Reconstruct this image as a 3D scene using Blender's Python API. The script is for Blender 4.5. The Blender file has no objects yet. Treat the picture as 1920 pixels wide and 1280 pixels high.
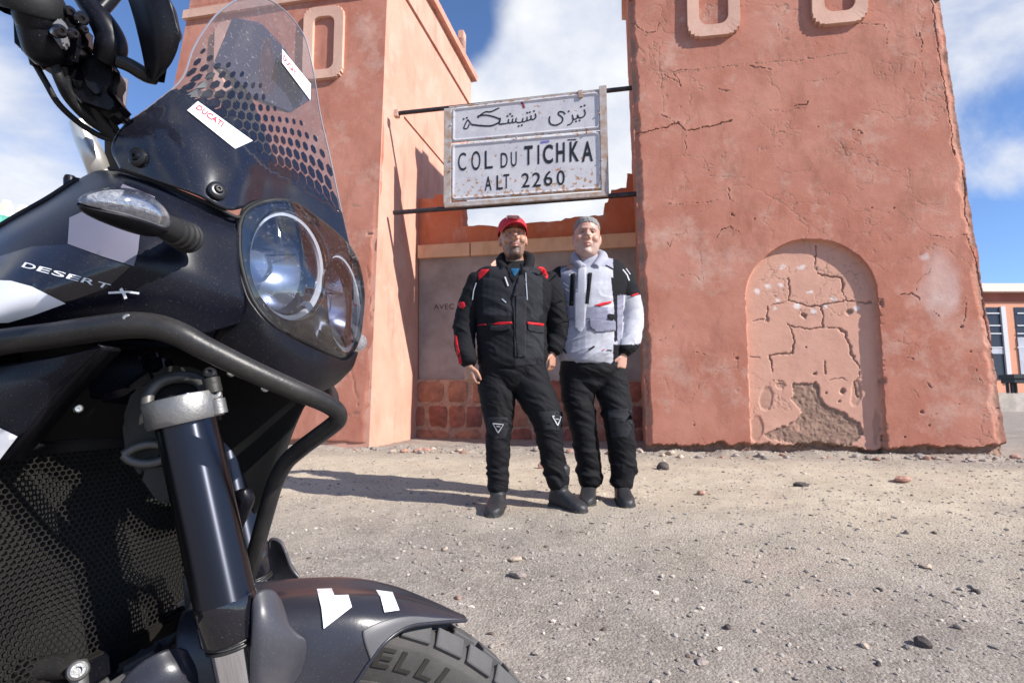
import bpy, bmesh, math, random
import numpy as np
from mathutils import Vector, Matrix, noise as mnoise
from mathutils.bvhtree import BVHTree
from mathutils.geometry import delaunay_2d_cdt
random.seed(7); RNG = np.random.default_rng(7)
S = bpy.context.scene
COL = S.collection
R = math.radians

# ------------------------------------------------------------------ camera
F = 1066.0                      # focal length in photo pixels (1920 wide) = 20 mm lens
PITCH = R(6.42)
CAMZ = 0.91
cam_d = bpy.data.cameras.new('camera'); cam = bpy.data.objects.new('camera', cam_d); COL.objects.link(cam)
cam_d.sensor_width = 36; cam_d.lens = F / 1920 * 36
cam_d.clip_start = 0.02; cam_d.clip_end = 3000
cam.location = (0, 0, CAMZ); cam.rotation_euler = (R(90) + PITCH, 0, 0)
cam_d.dof.use_dof = True; cam_d.dof.focus_distance = 0.75; cam_d.dof.aperture_fstop = 22
S.camera = cam
S.render.resolution_x = 1024; S.render.resolution_y = 682

# ------------------------------------------------------------------ sun and sky
EX = Vector((0.9824, -0.1984, 0)).normalized()       # along the gate front, to the right
EN = Vector((-EX.y * -1, -EX.x, 0)).normalized()     # out of the gate front, to the camera
EN = Vector((EX.y, -EX.x, 0)).normalized()
SUN = (EX * 1.0 + EN * 0.35 + Vector((0, 0, 0.74))).normalized()
sd = bpy.data.lights.new('sun', 'SUN'); sd.energy = 4.9; sd.angle = R(0.53); sd.color = (1.0, 0.955, 0.89)
so = bpy.data.objects.new('sun', sd); COL.objects.link(so)
so.rotation_euler = SUN.to_track_quat('Z', 'Y').to_euler(); so.location = (20, -8, 20)

def ray(px, py):
    u = (px - 960) / F; v = (py - 640) / F
    c, s = math.cos(PITCH), math.sin(PITCH)
    y = c + s * v
    return Vector((u / y, 1.0, (s - c * v) / y))
CAM = Vector((0, 0, CAMZ))
def at(px, py, Y): return CAM + ray(px, py) * Y
def on_plane(px, py, P, n):
    r = ray(px, py); t = (P - CAM).dot(n) / r.dot(n)
    return CAM + r * t
def to_px(P):
    d = Vector(P) - CAM; c, s = math.cos(PITCH), math.sin(PITCH)
    yc = c * d.y + s * d.z; zc = -s * d.y + c * d.z
    return 960 + F * d.x / yc, 640 - F * zc / yc
def to_px_np(A):
    d = A - np.array(CAM); c, s = math.cos(PITCH), math.sin(PITCH)
    yc = c * d[..., 1] + s * d[..., 2]; zc = -s * d[..., 1] + c * d[..., 2]
    return 960 + F * d[..., 0] / yc, 640 - F * zc / yc

W = bpy.data.worlds.new('World'); S.world = W; W.use_nodes = True
nt = W.node_tree; N = nt.nodes; Lk = nt.links
for n in list(N): N.remove(n)
wo = N.new('ShaderNodeOutputWorld'); bg = N.new('ShaderNodeBackground'); bg.inputs[1].default_value = 0.085
sky = N.new('ShaderNodeTexSky'); sky.sky_type = 'NISHITA'; sky.sun_disc = False
sky.sun_elevation = math.asin(SUN.z); sky.sun_rotation = math.atan2(SUN.x, SUN.y)
sky.altitude = 2260; sky.air_density = 1.0; sky.dust_density = 0.4; sky.ozone_density = 1.3
tc = N.new('ShaderNodeTexCoord'); sep = N.new('ShaderNodeSeparateXYZ'); Lk.new(tc.outputs['Generated'], sep.inputs[0])
def wm(op, a, b=None, c=None):
    n = N.new('ShaderNodeMath'); n.operation = op
    for i, v in enumerate((a, b, c)):
        if v is None: continue
        if isinstance(v, (int, float)): n.inputs[i].default_value = v
        else: Lk.new(v, n.inputs[i])
    return n.outputs[0]
zz = wm('ADD', wm('MAXIMUM', sep.outputs[2], 0.0), 0.55)
cu = wm('DIVIDE', sep.outputs[0], zz); cv = wm('DIVIDE', sep.outputs[1], zz)
cmb = N.new('ShaderNodeCombineXYZ'); Lk.new(cu, cmb.inputs[0]); Lk.new(cv, cmb.inputs[1])
cn = N.new('ShaderNodeTexNoise'); cn.inputs['Scale'].default_value = 2.6; cn.inputs['Detail'].default_value = 9
cn.inputs['Roughness'].default_value = 0.56; cn.inputs['Distortion'].default_value = 0.35; Lk.new(cmb.outputs[0], cn.inputs['Vector'])
nrm = N.new('ShaderNodeVectorMath'); nrm.operation = 'NORMALIZE'; Lk.new(tc.outputs['Generated'], nrm.inputs[0])
def blob(px, py, rad, amp):
    d = ray(px, py).normalized()
    dp = N.new('ShaderNodeVectorMath'); dp.operation = 'DOT_PRODUCT'; Lk.new(nrm.outputs[0], dp.inputs[0]); dp.inputs[1].default_value = d
    cr = math.cos(R(rad))
    x = wm('DIVIDE', wm('SUBTRACT', 1.0, dp.outputs['Value']), 1 - cr)
    return wm('MULTIPLY', wm('EXPONENT', wm('MULTIPLY', x, -1.0)), amp)
bias = wm('ADD', cn.outputs['Fac'], 0.0)
for b in ((1060, 240, 12, .36), (1080, 60, 8, .20), (960, 400, 9, .2), (850, 20, 5, -.36), (880, 90, 2.5, -.10), (1150, 410, 3, -.18), (1160, 0, 4, -.10),
          (1890, 330, 4.5, .30), (1860, 90, 7, .08), (1890, 215, 3.5, -.24), (1880, 470, 5, -.34), (1830, 20, 7, .10),
          (60, 250, 15, .04), (330, 60, 9, -.22), (30, 360, 9, .22), (200, 180, 8, -.03), (270, 200, 6, -.05), (10, 60, 10, .09), (320, 150, 8, -.12)):
    bias = wm('ADD', bias, blob(*b))
mr = N.new('ShaderNodeMapRange'); mr.interpolation_type = 'SMOOTHSTEP'; mr.inputs['From Min'].default_value = 0.46; mr.inputs['From Max'].default_value = 0.72
Lk.new(bias, mr.inputs['Value'])
sat = N.new('ShaderNodeMix'); sat.data_type = 'RGBA'; sat.blend_type = 'MULTIPLY'; sat.inputs[0].default_value = 1
sat.inputs[7].default_value = (1.12, 1.30, 1.58, 1); Lk.new(sky.outputs[0], sat.inputs[6])
cmix = N.new('ShaderNodeMix'); cmix.data_type = 'RGBA'; Lk.new(mr.outputs[0], cmix.inputs[0])
Lk.new(sat.outputs[2], cmix.inputs[6]); 
cn2 = N.new('ShaderNodeTexNoise'); cn2.inputs['Scale'].default_value = 5.5; cn2.inputs['Detail'].default_value = 8; cn2.inputs['Roughness'].default_value = .6; Lk.new(cmb.outputs[0], cn2.inputs['Vector'])
mr2 = N.new('ShaderNodeMapRange'); mr2.inputs['From Min'].default_value = .36; mr2.inputs['From Max'].default_value = .62; Lk.new(cn2.outputs['Fac'], mr2.inputs['Value'])
cc = N.new('ShaderNodeMix'); cc.data_type = 'RGBA'; Lk.new(mr2.outputs[0], cc.inputs[0]); cc.inputs[6].default_value = (5.2, 5.6, 6.6, 1); cc.inputs[7].default_value = (7.3, 7.4, 7.6, 1); Lk.new(cc.outputs[2], cmix.inputs[7])
Lk.new(cmix.outputs[2], bg.inputs[0]); Lk.new(bg.outputs[0], wo.inputs[0])
S.view_settings.view_transform = 'Standard'; S.view_settings.look = 'None'; S.view_settings.exposure = 0.68
S.view_settings.gamma = 1; S.view_settings.use_curve_mapping = False
S.render.engine = 'CYCLES'

# ------------------------------------------------------------------ object helpers
def tag(o, label=None, cat=None, group=None, kind=None):
    if label: o['label'] = label
    if cat: o['category'] = cat
    if group: o['group'] = group
    if kind: o['kind'] = kind
    return o
def empty(name, loc, label, cat, group=None):
    o = bpy.data.objects.new(name, None); COL.objects.link(o); o.location = loc; o.empty_display_size = .1
    bpy.context.view_layer.update()
    return tag(o, label, cat, group)
def setpar(o, p):
    if p is not None:
        o.parent = p; q = p; m = Matrix.Identity(4); chain = []
        while q is not None: chain.append(q); q = q.parent
        for q in reversed(chain): m = m @ q.matrix_parent_inverse @ Matrix.LocRotScale(q.location, q.rotation_euler, q.scale)
        o.matrix_parent_inverse = m.inverted()
def mk(name, V, Fc, m, parent=None, smooth=True, mods=None, auto=None, col=None):
    me = bpy.data.meshes.new(name)
    V = [tuple(v) for v in V] if not isinstance(V, np.ndarray) else V.tolist()
    me.from_pydata(V, [], Fc if isinstance(Fc, list) else Fc.tolist())
    me.update()
    if m is not None:
        for mm in (m if isinstance(m, (list, tuple)) else [m]): me.materials.append(mm)
    if smooth: me.polygons.foreach_set('use_smooth', [True] * len(me.polygons))
    if smooth and auto is not None: me.set_sharp_from_angle(angle=R(auto))
    if col is not None:
        for nm, arr in col.items():
            a = me.attributes.new(nm, 'FLOAT', 'POINT'); a.data.foreach_set('value', np.asarray(arr, dtype=np.float32).ravel())
    o = bpy.data.objects.new(name, me); COL.objects.link(o); setpar(o, parent)
    if mods:
        for t, kw in mods:
            md = o.modifiers.new(t.lower(), t)
            for k, v in kw.items(): setattr(md, k, v)
    return o
def mkbm(name, bm, m, parent=None, smooth=False, auto=None, mods=None):
    bmesh.ops.recalc_face_normals(bm, faces=bm.faces)
    bm.verts.index_update()
    V = [v.co.copy() for v in bm.verts]; Fc = [[v.index for v in f.verts] for f in bm.faces]; bm.free()
    return mk(name, V, Fc, m, parent, smooth or auto is not None, mods, auto)
def box_bm(bm, c, ax, ay, az):
    c = Vector(c); ax, ay, az = Vector(ax), Vector(ay), Vector(az)
    vs = [bm.verts.new(c + ax * i + ay * j + az * k) for i in (-1, 1) for j in (-1, 1) for k in (-1, 1)]
    for f in ((0, 1, 3, 2), (4, 6, 7, 5), (0, 4, 5, 1), (2, 3, 7, 6), (0, 2, 6, 4), (1, 5, 7, 3)): bm.faces.new([vs[i] for i in f])
def box(name, c, ax, ay, az, m, parent=None, bev=0.0):
    bm = bmesh.new(); box_bm(bm, c, ax, ay, az)
    if bev: bmesh.ops.bevel(bm, geom=list(bm.edges), offset=bev, segments=2, affect='EDGES')
    return mkbm(name, bm, m, parent, auto=35 if bev else None)
def cr(P, n):
    """Catmull-Rom through P (k,dim) -> n samples, chord parameter"""
    P = np.asarray(P, float); k = len(P)
    if k == 2: t = np.linspace(0, 1, n)[:, None]; return P[0] * (1 - t) + P[1] * t
    E = np.vstack([2 * P[0] - P[1], P, 2 * P[-1] - P[-2]])
    t = np.linspace(0, k - 1 - 1e-9, n); i = t.astype(int); f = (t - i)[:, None]
    a, b, c, d = E[i], E[i + 1], E[i + 2], E[i + 3]
    return 0.5 * (2 * b + (c - a) * f + (2 * a - 5 * b + 4 * c - d) * f ** 2 + (3 * b - a - 3 * c + d) * f ** 3)
def grid_faces(nr, nc, wrap=False):
    i = np.arange(nr - 1)[:, None]; j = np.arange(nc if wrap else nc - 1)[None, :]; j2 = (j + 1) % nc
    a = i * nc + j; b = i * nc + j2; c = (i + 1) * nc + j2; d = (i + 1) * nc + j
    return np.stack([a + 0 * b, b, c, d], -1).reshape(-1, 4)
def surf(rows, nr, nc):
    A = np.stack([cr(r, nc) for r in rows])           # rows x nc x 3
    B_ = np.stack([cr(A[:, j], nr) for j in range(nc)], 1)
    return B_
def tube_vf(P, rad, seg=14, cap=True, n=None, close=False):
    P = np.asarray([tuple(p) for p in P], float)
    rad = np.asarray(rad if hasattr(rad, '__len__') else [rad] * len(P), float)
    if n: Q = cr(np.hstack([P, rad[:, None]]), n); P, rad = Q[:, :3], Q[:, 3]
    V = []; up = None; k = len(P)
    for i in range(k):
        t = Vector(P[min(i + 1, k - 1)] - P[max(i - 1, 0)]).normalized()
        if up is None:
            up = t.orthogonal().normalized()
        else: up = (up - t * up.dot(t)).normalized()
        s = t.cross(up)
        for j in range(seg):
            a = 2 * math.pi * j / seg
            V.append(Vector(P[i]) + (up * math.cos(a) + s * math.sin(a)) * rad[i])
    Fc = grid_faces(k, seg, True).tolist()
    if cap: Fc.append(list(range(seg))[::-1]); Fc.append([(k - 1) * seg + j for j in range(seg)])
    return V, Fc
def tube(name, P, rad, m, parent=None, seg=14, n=None, auto=50):
    V, Fc = tube_vf(P, rad, seg, True, n)
    return mk(name, V, Fc, m, parent, True, auto=auto)
def tubes(name, L, m, parent=None, seg=10):
    V = []; Fc = []
    for P, r, n in L:
        v, f = tube_vf(P, r, seg, True, n); o = len(V); V += v; Fc += [[a + o for a in q] for q in f]
    return mk(name, V, Fc, m, parent, True, auto=50)

# ------------------------------------------------------------------ noise
def vnoise(x, y, seed=0):
    xi = np.floor(x).astype(np.int64); yi = np.floor(y).astype(np.int64); xf = x - xi; yf = y - yi
    def h(a, b):
        n = (a * 374761393 + b * 668265263 + seed * 974711) & 0x7fffffff
        n = ((n ^ (n >> 13)) * 1274126177) & 0x7fffffff
        return ((n ^ (n >> 16)) & 0xffff) / 65535.0
    u = xf * xf * (3 - 2 * xf); v = yf * yf * (3 - 2 * yf)
    return (h(xi, yi) * (1 - u) + h(xi + 1, yi) * u) * (1 - v) + (h(xi, yi + 1) * (1 - u) + h(xi + 1, yi + 1) * u) * v
def fbm(x, y, o=4, seed=0, g=.5):
    r = 0; a = 1; s = 0
    for i in range(o):
        r = r + a * vnoise(x * 2 ** i, y * 2 ** i, seed + i * 17); s += a; a *= g
    return r / s * 2 - 1
def vnoise3(x, y, z, seed=0): return (vnoise(x + 13.7 * np.floor(z), y, seed) * (1 - (z % 1)) + vnoise(x + 13.7 * (np.floor(z) + 1), y, seed) * (z % 1))
def sstep(a, b, x):
    t = np.clip((x - a) / (b - a), 0, 1); return t * t * (3 - 2 * t)

# ------------------------------------------------------------------ materials
def mat(name, c, rough=.6, metal=0.0, var=0.0, vscale=6.0, bump=0.0, bscale=60.0, c2=None, spec=.5, coat=0, trans=0, ior=1.45, dust=0.0, alpha=None, detail=6):
    m = bpy.data.materials.new(name); m.use_nodes = True; t = m.node_tree; b = t.nodes['Principled BSDF']
    b.inputs['Base Color'].default_value = (*c, 1); b.inputs['Roughness'].default_value = rough; b.inputs['Metallic'].default_value = metal
    b.inputs['Specular IOR Level'].default_value = spec; b.inputs['Coat Weight'].default_value = coat; b.inputs['IOR'].default_value = ior
    b.inputs['Transmission Weight'].default_value = trans; b.inputs['Coat Roughness'].default_value = .08
    tc = t.nodes.new('ShaderNodeTexCoord')
    def nz(s, d=detail, r=.6):
        n = t.nodes.new('ShaderNodeTexNoise'); n.inputs['Scale'].default_value = s; n.inputs['Detail'].default_value = d; n.inputs['Roughness'].default_value = r
        t.links.new(tc.outputs['Object'], n.inputs['Vector']); return n.outputs['Fac']
    if var or c2:
        r = t.nodes.new('ShaderNodeMapRange'); r.inputs['From Min'].default_value = .36; r.inputs['From Max'].default_value = .64
        t.links.new(nz(vscale), r.inputs['Value'])
        mx = t.nodes.new('ShaderNodeMix'); mx.data_type = 'RGBA'; t.links.new(r.outputs[0], mx.inputs[0])
        if c2: mx.inputs[6].default_value = (*c, 1); mx.inputs[7].default_value = (*c2, 1)
        else:
            mx.inputs[6].default_value = (*[x * (1 - var) for x in c], 1); mx.inputs[7].default_value = (*[min(1, x * (1 + var)) for x in c], 1)
        t.links.new(mx.outputs[2], b.inputs['Base Color']); last = mx.outputs[2]
    else: last = None
    if dust:
        # specks of road dust
        r = t.nodes.new('ShaderNodeMapRange'); r.inputs['From Min'].default_value = .70 - .04 * dust; r.inputs['From Max'].default_value = .76
        t.links.new(nz(1300, 2, .5), r.inputs['Value'])
        r2 = t.nodes.new('ShaderNodeMapRange'); r2.inputs['From Min'].default_value = .45; r2.inputs['From Max'].default_value = .75; r2.inputs['To Max'].default_value = .09 * dust
        t.links.new(nz(9, 5, .65), r2.inputs['Value'])
        ad = t.nodes.new('ShaderNodeMath'); ad.operation = 'MULTIPLY_ADD'; ad.inputs[1].default_value = .55; t.links.new(r.outputs[0], ad.inputs[0]); t.links.new(r2.outputs[0], ad.inputs[2])
        mx = t.nodes.new('ShaderNodeMix'); mx.data_type = 'RGBA'; t.links.new(ad.outputs[0], mx.inputs[0])
        if last is not None: t.links.new(last, mx.inputs[6])
        else: mx.inputs[6].default_value = (*c, 1)
        mx.inputs[7].default_value = (.34, .29, .24, 1); t.links.new(mx.outputs[2], b.inputs['Base Color'])
        rr = t.nodes.new('ShaderNodeMath'); rr.operation = 'MULTIPLY_ADD'; rr.inputs[1].default_value = 1.2; rr.inputs[2].default_value = rough; rr.use_clamp = True
        t.links.new(ad.outputs[0], rr.inputs[0]); t.links.new(rr.outputs[0], b.inputs['Roughness'])
    if bump:
        bp = t.nodes.new('ShaderNodeBump'); bp.inputs['Strength'].default_value = bump; bp.inputs['Distance'].default_value = .01
        t.links.new(nz(bscale, 5, .65), bp.inputs['Height']); t.links.new(bp.outputs[0], b.inputs['Normal'])
    if alpha is not None: b.inputs['Alpha'].default_value = alpha
    return m

# ------------------------------------------------------------------ decals: flat print laid on a surface
def poly_mesh(poly, step):
    """triangulate a closed 2D polygon with interior points"""
    P = [Vector((a, b)) for a, b in poly]; Q = []
    n = len(P)
    for i in range(n):
        a, b = P[i], P[(i + 1) % n]; k = max(1, int((b - a).length / step))
        for j in range(k): Q.append(a.lerp(b, j / k))
    m = len(Q); E = [(i, (i + 1) % m) for i in range(m)]
    xs = [p.x for p in P]; ys = [p.y for p in P]
    x = min(xs) + step / 2
    pts = list(Q)
    while x < max(xs):
        y = min(ys) + step / 2
        while y < max(ys):
            pts.append(Vector((x + .01 * step, y))); y += step
        x += step
    # keep the interior only
    def inside(p):
        c = False
        for i in range(n):
            a, b = P[i], P[i - 1]
            if (a.y > p.y) != (b.y > p.y) and p.x < (b.x - a.x) * (p.y - a.y) / (b.y - a.y) + a.x: c = not c
        return c
    pts = Q + [p for p in pts[m:] if inside(p)]
    r = delaunay_2d_cdt(pts, E, [list(range(m))], 1, 1e-5)
    return [(v.x, v.y) for v in r[0]], [list(f) for f in r[2]]
def bvh_of(*objs):
    V = []; Fc = []
    dg = bpy.context.evaluated_depsgraph_get()
    for o in objs:
        e = o.evaluated_get(dg); me = e.to_mesh(); off = len(V)
        mw = o.matrix_world
        V += [mw @ v.co for v in me.vertices]; Fc += [[i + off for i in p.vertices] for p in me.polygons]
        e.to_mesh_clear()
    return BVHTree.FromPolygons(V, Fc)
def update(): bpy.context.view_layer.update()
def project(pts, bvh, lift, fallback=None):
    out = []
    for (x, y) in pts:
        d = ray(x, y).normalized(); h = bvh.ray_cast(CAM, d)
        if h[0] is None:
            q = bvh.find_nearest(CAM + d * (fallback or 1.0)); p = q[0]; out.append(None if p is None else CAM + d * ((p - CAM).dot(d)) - d * lift)
        else: out.append(h[0] - d * lift)
    return out
def decal(name, polys, bvh, m, parent, lift=.0008, step=6, fb=None, thick=0):
    V = []; Fc = []
    for poly in polys:
        p, f = poly_mesh(poly, step); o = len(V)
        V += project(p, bvh, lift, fb); Fc += [[a + o for a in q] for q in f]
    # winding towards the camera
    F2 = []
    for q in Fc:
        n = (V[q[1]] - V[q[0]]).cross(V[q[2]] - V[q[0]])
        if n.dot(V[q[0]] - CAM) > 0: q = q[::-1]
        F2.append(q)
    mods = [('SOLIDIFY', dict(thickness=thick, offset=-1))] if thick else None
    return mk(name, V, F2, m, parent, smooth=True, mods=mods)
FONTCACHE = {}
def text_vf(s, offset=0.0, space=1.0):
    key = (s, offset, space)
    if key in FONTCACHE: return FONTCACHE[key]
    c = bpy.data.curves.new('t', 'FONT'); c.body = s; c.offset = offset; c.space_character = space; c.resolution_u = 4
    o = bpy.data.objects.new('t', c); COL.objects.link(o); update()
    dg = bpy.context.evaluated_depsgraph_get(); me = o.evaluated_get(dg).to_mesh()
    V = [(v.co.x, v.co.y) for v in me.vertices]; Fc = [list(p.vertices) for p in me.polygons]
    bpy.data.objects.remove(o)
    xs = [v[0] for v in V]; ys = [v[1] for v in V]; a, b, c_, d = min(xs), max(xs), min(ys), max(ys)
    V = [((x - a) / (b - a), (y - c_) / (d - c_)) for x, y in V]
    FONTCACHE[key] = (V, Fc); return V, Fc
def quadmap(V, q):
    """unit square -> px quad (bl, br, tr, tl)"""
    (ax, ay), (bx, by), (cx, cy), (dx, dy) = q
    return [(ax * (1 - u) * (1 - v) + bx * u * (1 - v) + cx * u * v + dx * (1 - u) * v,
             ay * (1 - u) * (1 - v) + by * u * (1 - v) + cy * u * v + dy * (1 - u) * v) for u, v in V]
def text_decal(name, s, q, bvh, m, parent, lift=.0012, offset=0.0, space=1.0, thick=0):
    V, Fc = text_vf(s, offset, space); P = project(quadmap(V, q), bvh, lift)
    F2 = []
    for f in Fc:
        n = (P[f[1]] - P[f[0]]).cross(P[f[2]] - P[f[0]]); F2.append(f[::-1] if n.dot(P[f[0]] - CAM) > 0 else f)
    mods = [('SOLIDIFY', dict(thickness=thick, offset=-1))] if thick else None
    return mk(name, P, F2, m, parent, smooth=False, mods=mods)
def stroke_poly(pts, w):
    """px polyline with widths -> polygon"""
    P = np.array([(p[0], p[1]) for p in pts], float); ws = np.array([p[2] if len(p) > 2 else w for p in pts], float)
    T = np.gradient(P, axis=0); T /= np.linalg.norm(T, axis=1)[:, None] + 1e-9; Nn = np.stack([-T[:, 1], T[:, 0]], 1)
    A = P + Nn * ws[:, None] / 2; B_ = P - Nn * ws[:, None] / 2
    return [tuple(a) for a in A] + [tuple(b) for b in B_[::-1]]
def stroke_decal(name, strokes, bvh, m, parent, lift=.0015, thick=0, seglen=None):
    V = []; Fc = []
    for pts, w in strokes:
        k = len(pts); pg = stroke_poly(pts, w); o = len(V); V += project(pg, bvh, lift)
        for i in range(k - 1): Fc.append([o + i, o + i + 1, o + 2 * k - 2 - i, o + 2 * k - 1 - i])
    F2 = []
    for f in Fc:
        n = (V[f[1]] - V[f[0]]).cross(V[f[2]] - V[f[0]]); F2.append(f[::-1] if n.dot(V[f[0]] - CAM) > 0 else f)
    mods = [('SOLIDIFY', dict(thickness=thick, offset=-1))] if thick else None
    return mk(name, V, F2, m, parent, smooth=False, mods=mods)
# ================================================================== THE PLACE
UP = Vector((0, 0, 1))
def gz(x, y):
    """ground height (numpy)"""
    x = np.asarray(x, float); y = np.asarray(y, float)
    d = y + 0.2 * x * sstep(1, 4, y)                       # the gate front runs slantwise
    z = np.interp(d, [-400, 0.9, 3.45, 6.3, 9, 16, 24, 60, 400], [0, 0.0, .30, .405, .47, .50, .62, 1.2, -6])
    return z
def gzf(x, y): return float(gz(x, y)) + float(ground_bumps(np.array([x]), np.array([y]))[0])
def ground_bumps(x, y):
    near = np.clip(1 - (np.hypot(x, y - 3)) / 25, 0, 1)
    b = .030 * fbm(x * .55, y * .55, 4, 3) + .014 * fbm(x * 2.6, y * 2.6, 4, 5) + .006 * fbm(x * 14, y * 14, 3, 9)
    # broken rubble heaped along the foot of the gate
    d = (y - 6.2) + 0.202 * (x - 1.46)
    b = b + .075 * np.exp(-((d + .12) / .17) ** 2) * (fbm(x * 4, y * 4, 4, 21) * 1.1 + .35) + .012 * fbm(x * 6, y * 6, 4, 23) * np.clip(fbm(x * .8, y * .8, 3, 25) + .4, 0, 1)
    return b * near
# ---- ground sheet, fine near the camera and coarse to the horizon
def axis(parts):
    out = []
    for a, b, s in parts: out += list(np.arange(a, b - 1e-6, s))
    out.append(parts[-1][1]); return np.array(out)
gx = axis([(-900, -100, 100), (-100, -20, 10), (-20, -6, .7), (-6, -2.6, .12), (-2.6, 5.6, .032), (5.6, 12, .2), (12, 20, .8), (20, 100, 8), (100, 900, 100)])
gy = axis([(-900, -100, 100), (-100, -10, 10), (-10, 0, .6), (0, 1.2, .1), (1.2, 7.6, .03), (7.6, 12, .15), (12, 30, .8), (30, 100, 8), (100, 900, 100)])
GX, GY = np.meshgrid(gx, gy); GZ = gz(GX, GY) + ground_bumps(GX, GY)
# the track is greyer near the camera, a sandy band runs in front of the gate
dd = GY + .2 * GX
sand = np.exp(-((dd - 4.7 + .5 * fbm(GX * .8, GY * .8, 3, 31)) / 1.25) ** 2) * (1 - .75 * sstep(-.1, .5, fbm(GX * .7, GY * .9, 4, 33)) * sstep(.0, 2.5, GX))
sand = np.clip(sand * 1.5 + .12 * fbm(GX * 3, GY * 3, 3, 35), 0, 1)
def ground_mat():
    m = bpy.data.materials.new('stony ground'); m.use_nodes = True; t = m.node_tree; b = t.nodes['Principled BSDF']; L = t.links.new
    b.inputs['Roughness'].default_value = .95; b.inputs['Specular IOR Level'].default_value = .15
    tc = t.nodes.new('ShaderNodeTexCoord'); at_ = t.nodes.new('ShaderNodeAttribute'); at_.attribute_name = 'sand'
    def nz(s, d=6, r=.65):
        n = t.nodes.new('ShaderNodeTexNoise'); n.inputs['Scale'].default_value = s; n.inputs['Detail'].default_value = d; n.inputs['Roughness'].default_value = r
        L(tc.outputs['Object'], n.inputs['Vector']); return n.outputs['Fac']
    def mr(v, a, b_, c=0, d=1):
        r = t.nodes.new('ShaderNodeMapRange'); r.inputs[1].default_value = a; r.inputs[2].default_value = b_; r.inputs[3].default_value = c; r.inputs[4].default_value = d; L(v, r.inputs[0]); return r.outputs[0]
    def mx(f, a, b_, mode='MIX'):
        x = t.nodes.new('ShaderNodeMix'); x.data_type = 'RGBA'; x.blend_type = mode
        if isinstance(f, float): x.inputs[0].default_value = f
        else: L(f, x.inputs[0])
        for i, v in ((6, a), (7, b_)):
            if isinstance(v, tuple): x.inputs[i].default_value = (*v, 1)
            else: L(v, x.inputs[i])
        return x.outputs[2]
    grey = mx(mr(nz(3.1), .35, .65), (.215, .186, .160), (.325, .284, .243))
    sandc = mx(mr(nz(2.2), .35, .65), (.44, .365, .27), (.54, .455, .345))
    c = mx(at_.outputs['Fac'], grey, sandc)
    c = mx(mr(nz(38, 5), .52, .72, 0, .7), c, (.47, .41, .36))
    c = mx(mr(nz(70, 4), .56, .74, 0, .75), c, (.15, .115, .095))
    c = mx(mr(nz(1.3, 5), .55, .7, 0, .35), c, (.40, .29, .235))
    vo = t.nodes.new('ShaderNodeTexVoronoi'); vo.inputs['Scale'].default_value = 95; L(tc.outputs['Object'], vo.inputs['Vector'])
    sp = t.nodes.new('ShaderNodeSeparateColor'); L(vo.outputs['Color'], sp.inputs[0])
    c = mx(mr(sp.outputs[0], .86, .90, 0, .35), c, (.52, .46, .40))
    c = mx(mr(sp.outputs[1], .92, .95, 0, .5), c, (.13, .10, .09))
    L(c, b.inputs['Base Color'])
    h1 = t.nodes.new('ShaderNodeMath'); h1.operation = 'MULTIPLY_ADD'; h1.inputs[1].default_value = -.9; L(vo.outputs['Distance'], h1.inputs[0]); L(nz(120, 7, .8), h1.inputs[2])
    bp = t.nodes.new('ShaderNodeBump'); bp.inputs['Strength'].default_value = .6; bp.inputs['Distance'].default_value = .010; L(h1.outputs[0], bp.inputs['Height']); L(bp.outputs[0], b.inputs['Normal'])
    return m
M_ground = ground_mat()
V = np.stack([GX, GY, GZ], -1).reshape(-1, 3)
g = mk('ground', V, grid_faces(len(gy), len(gx)), M_ground, col={'sand': sand}); tag(g, kind='structure')

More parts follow.
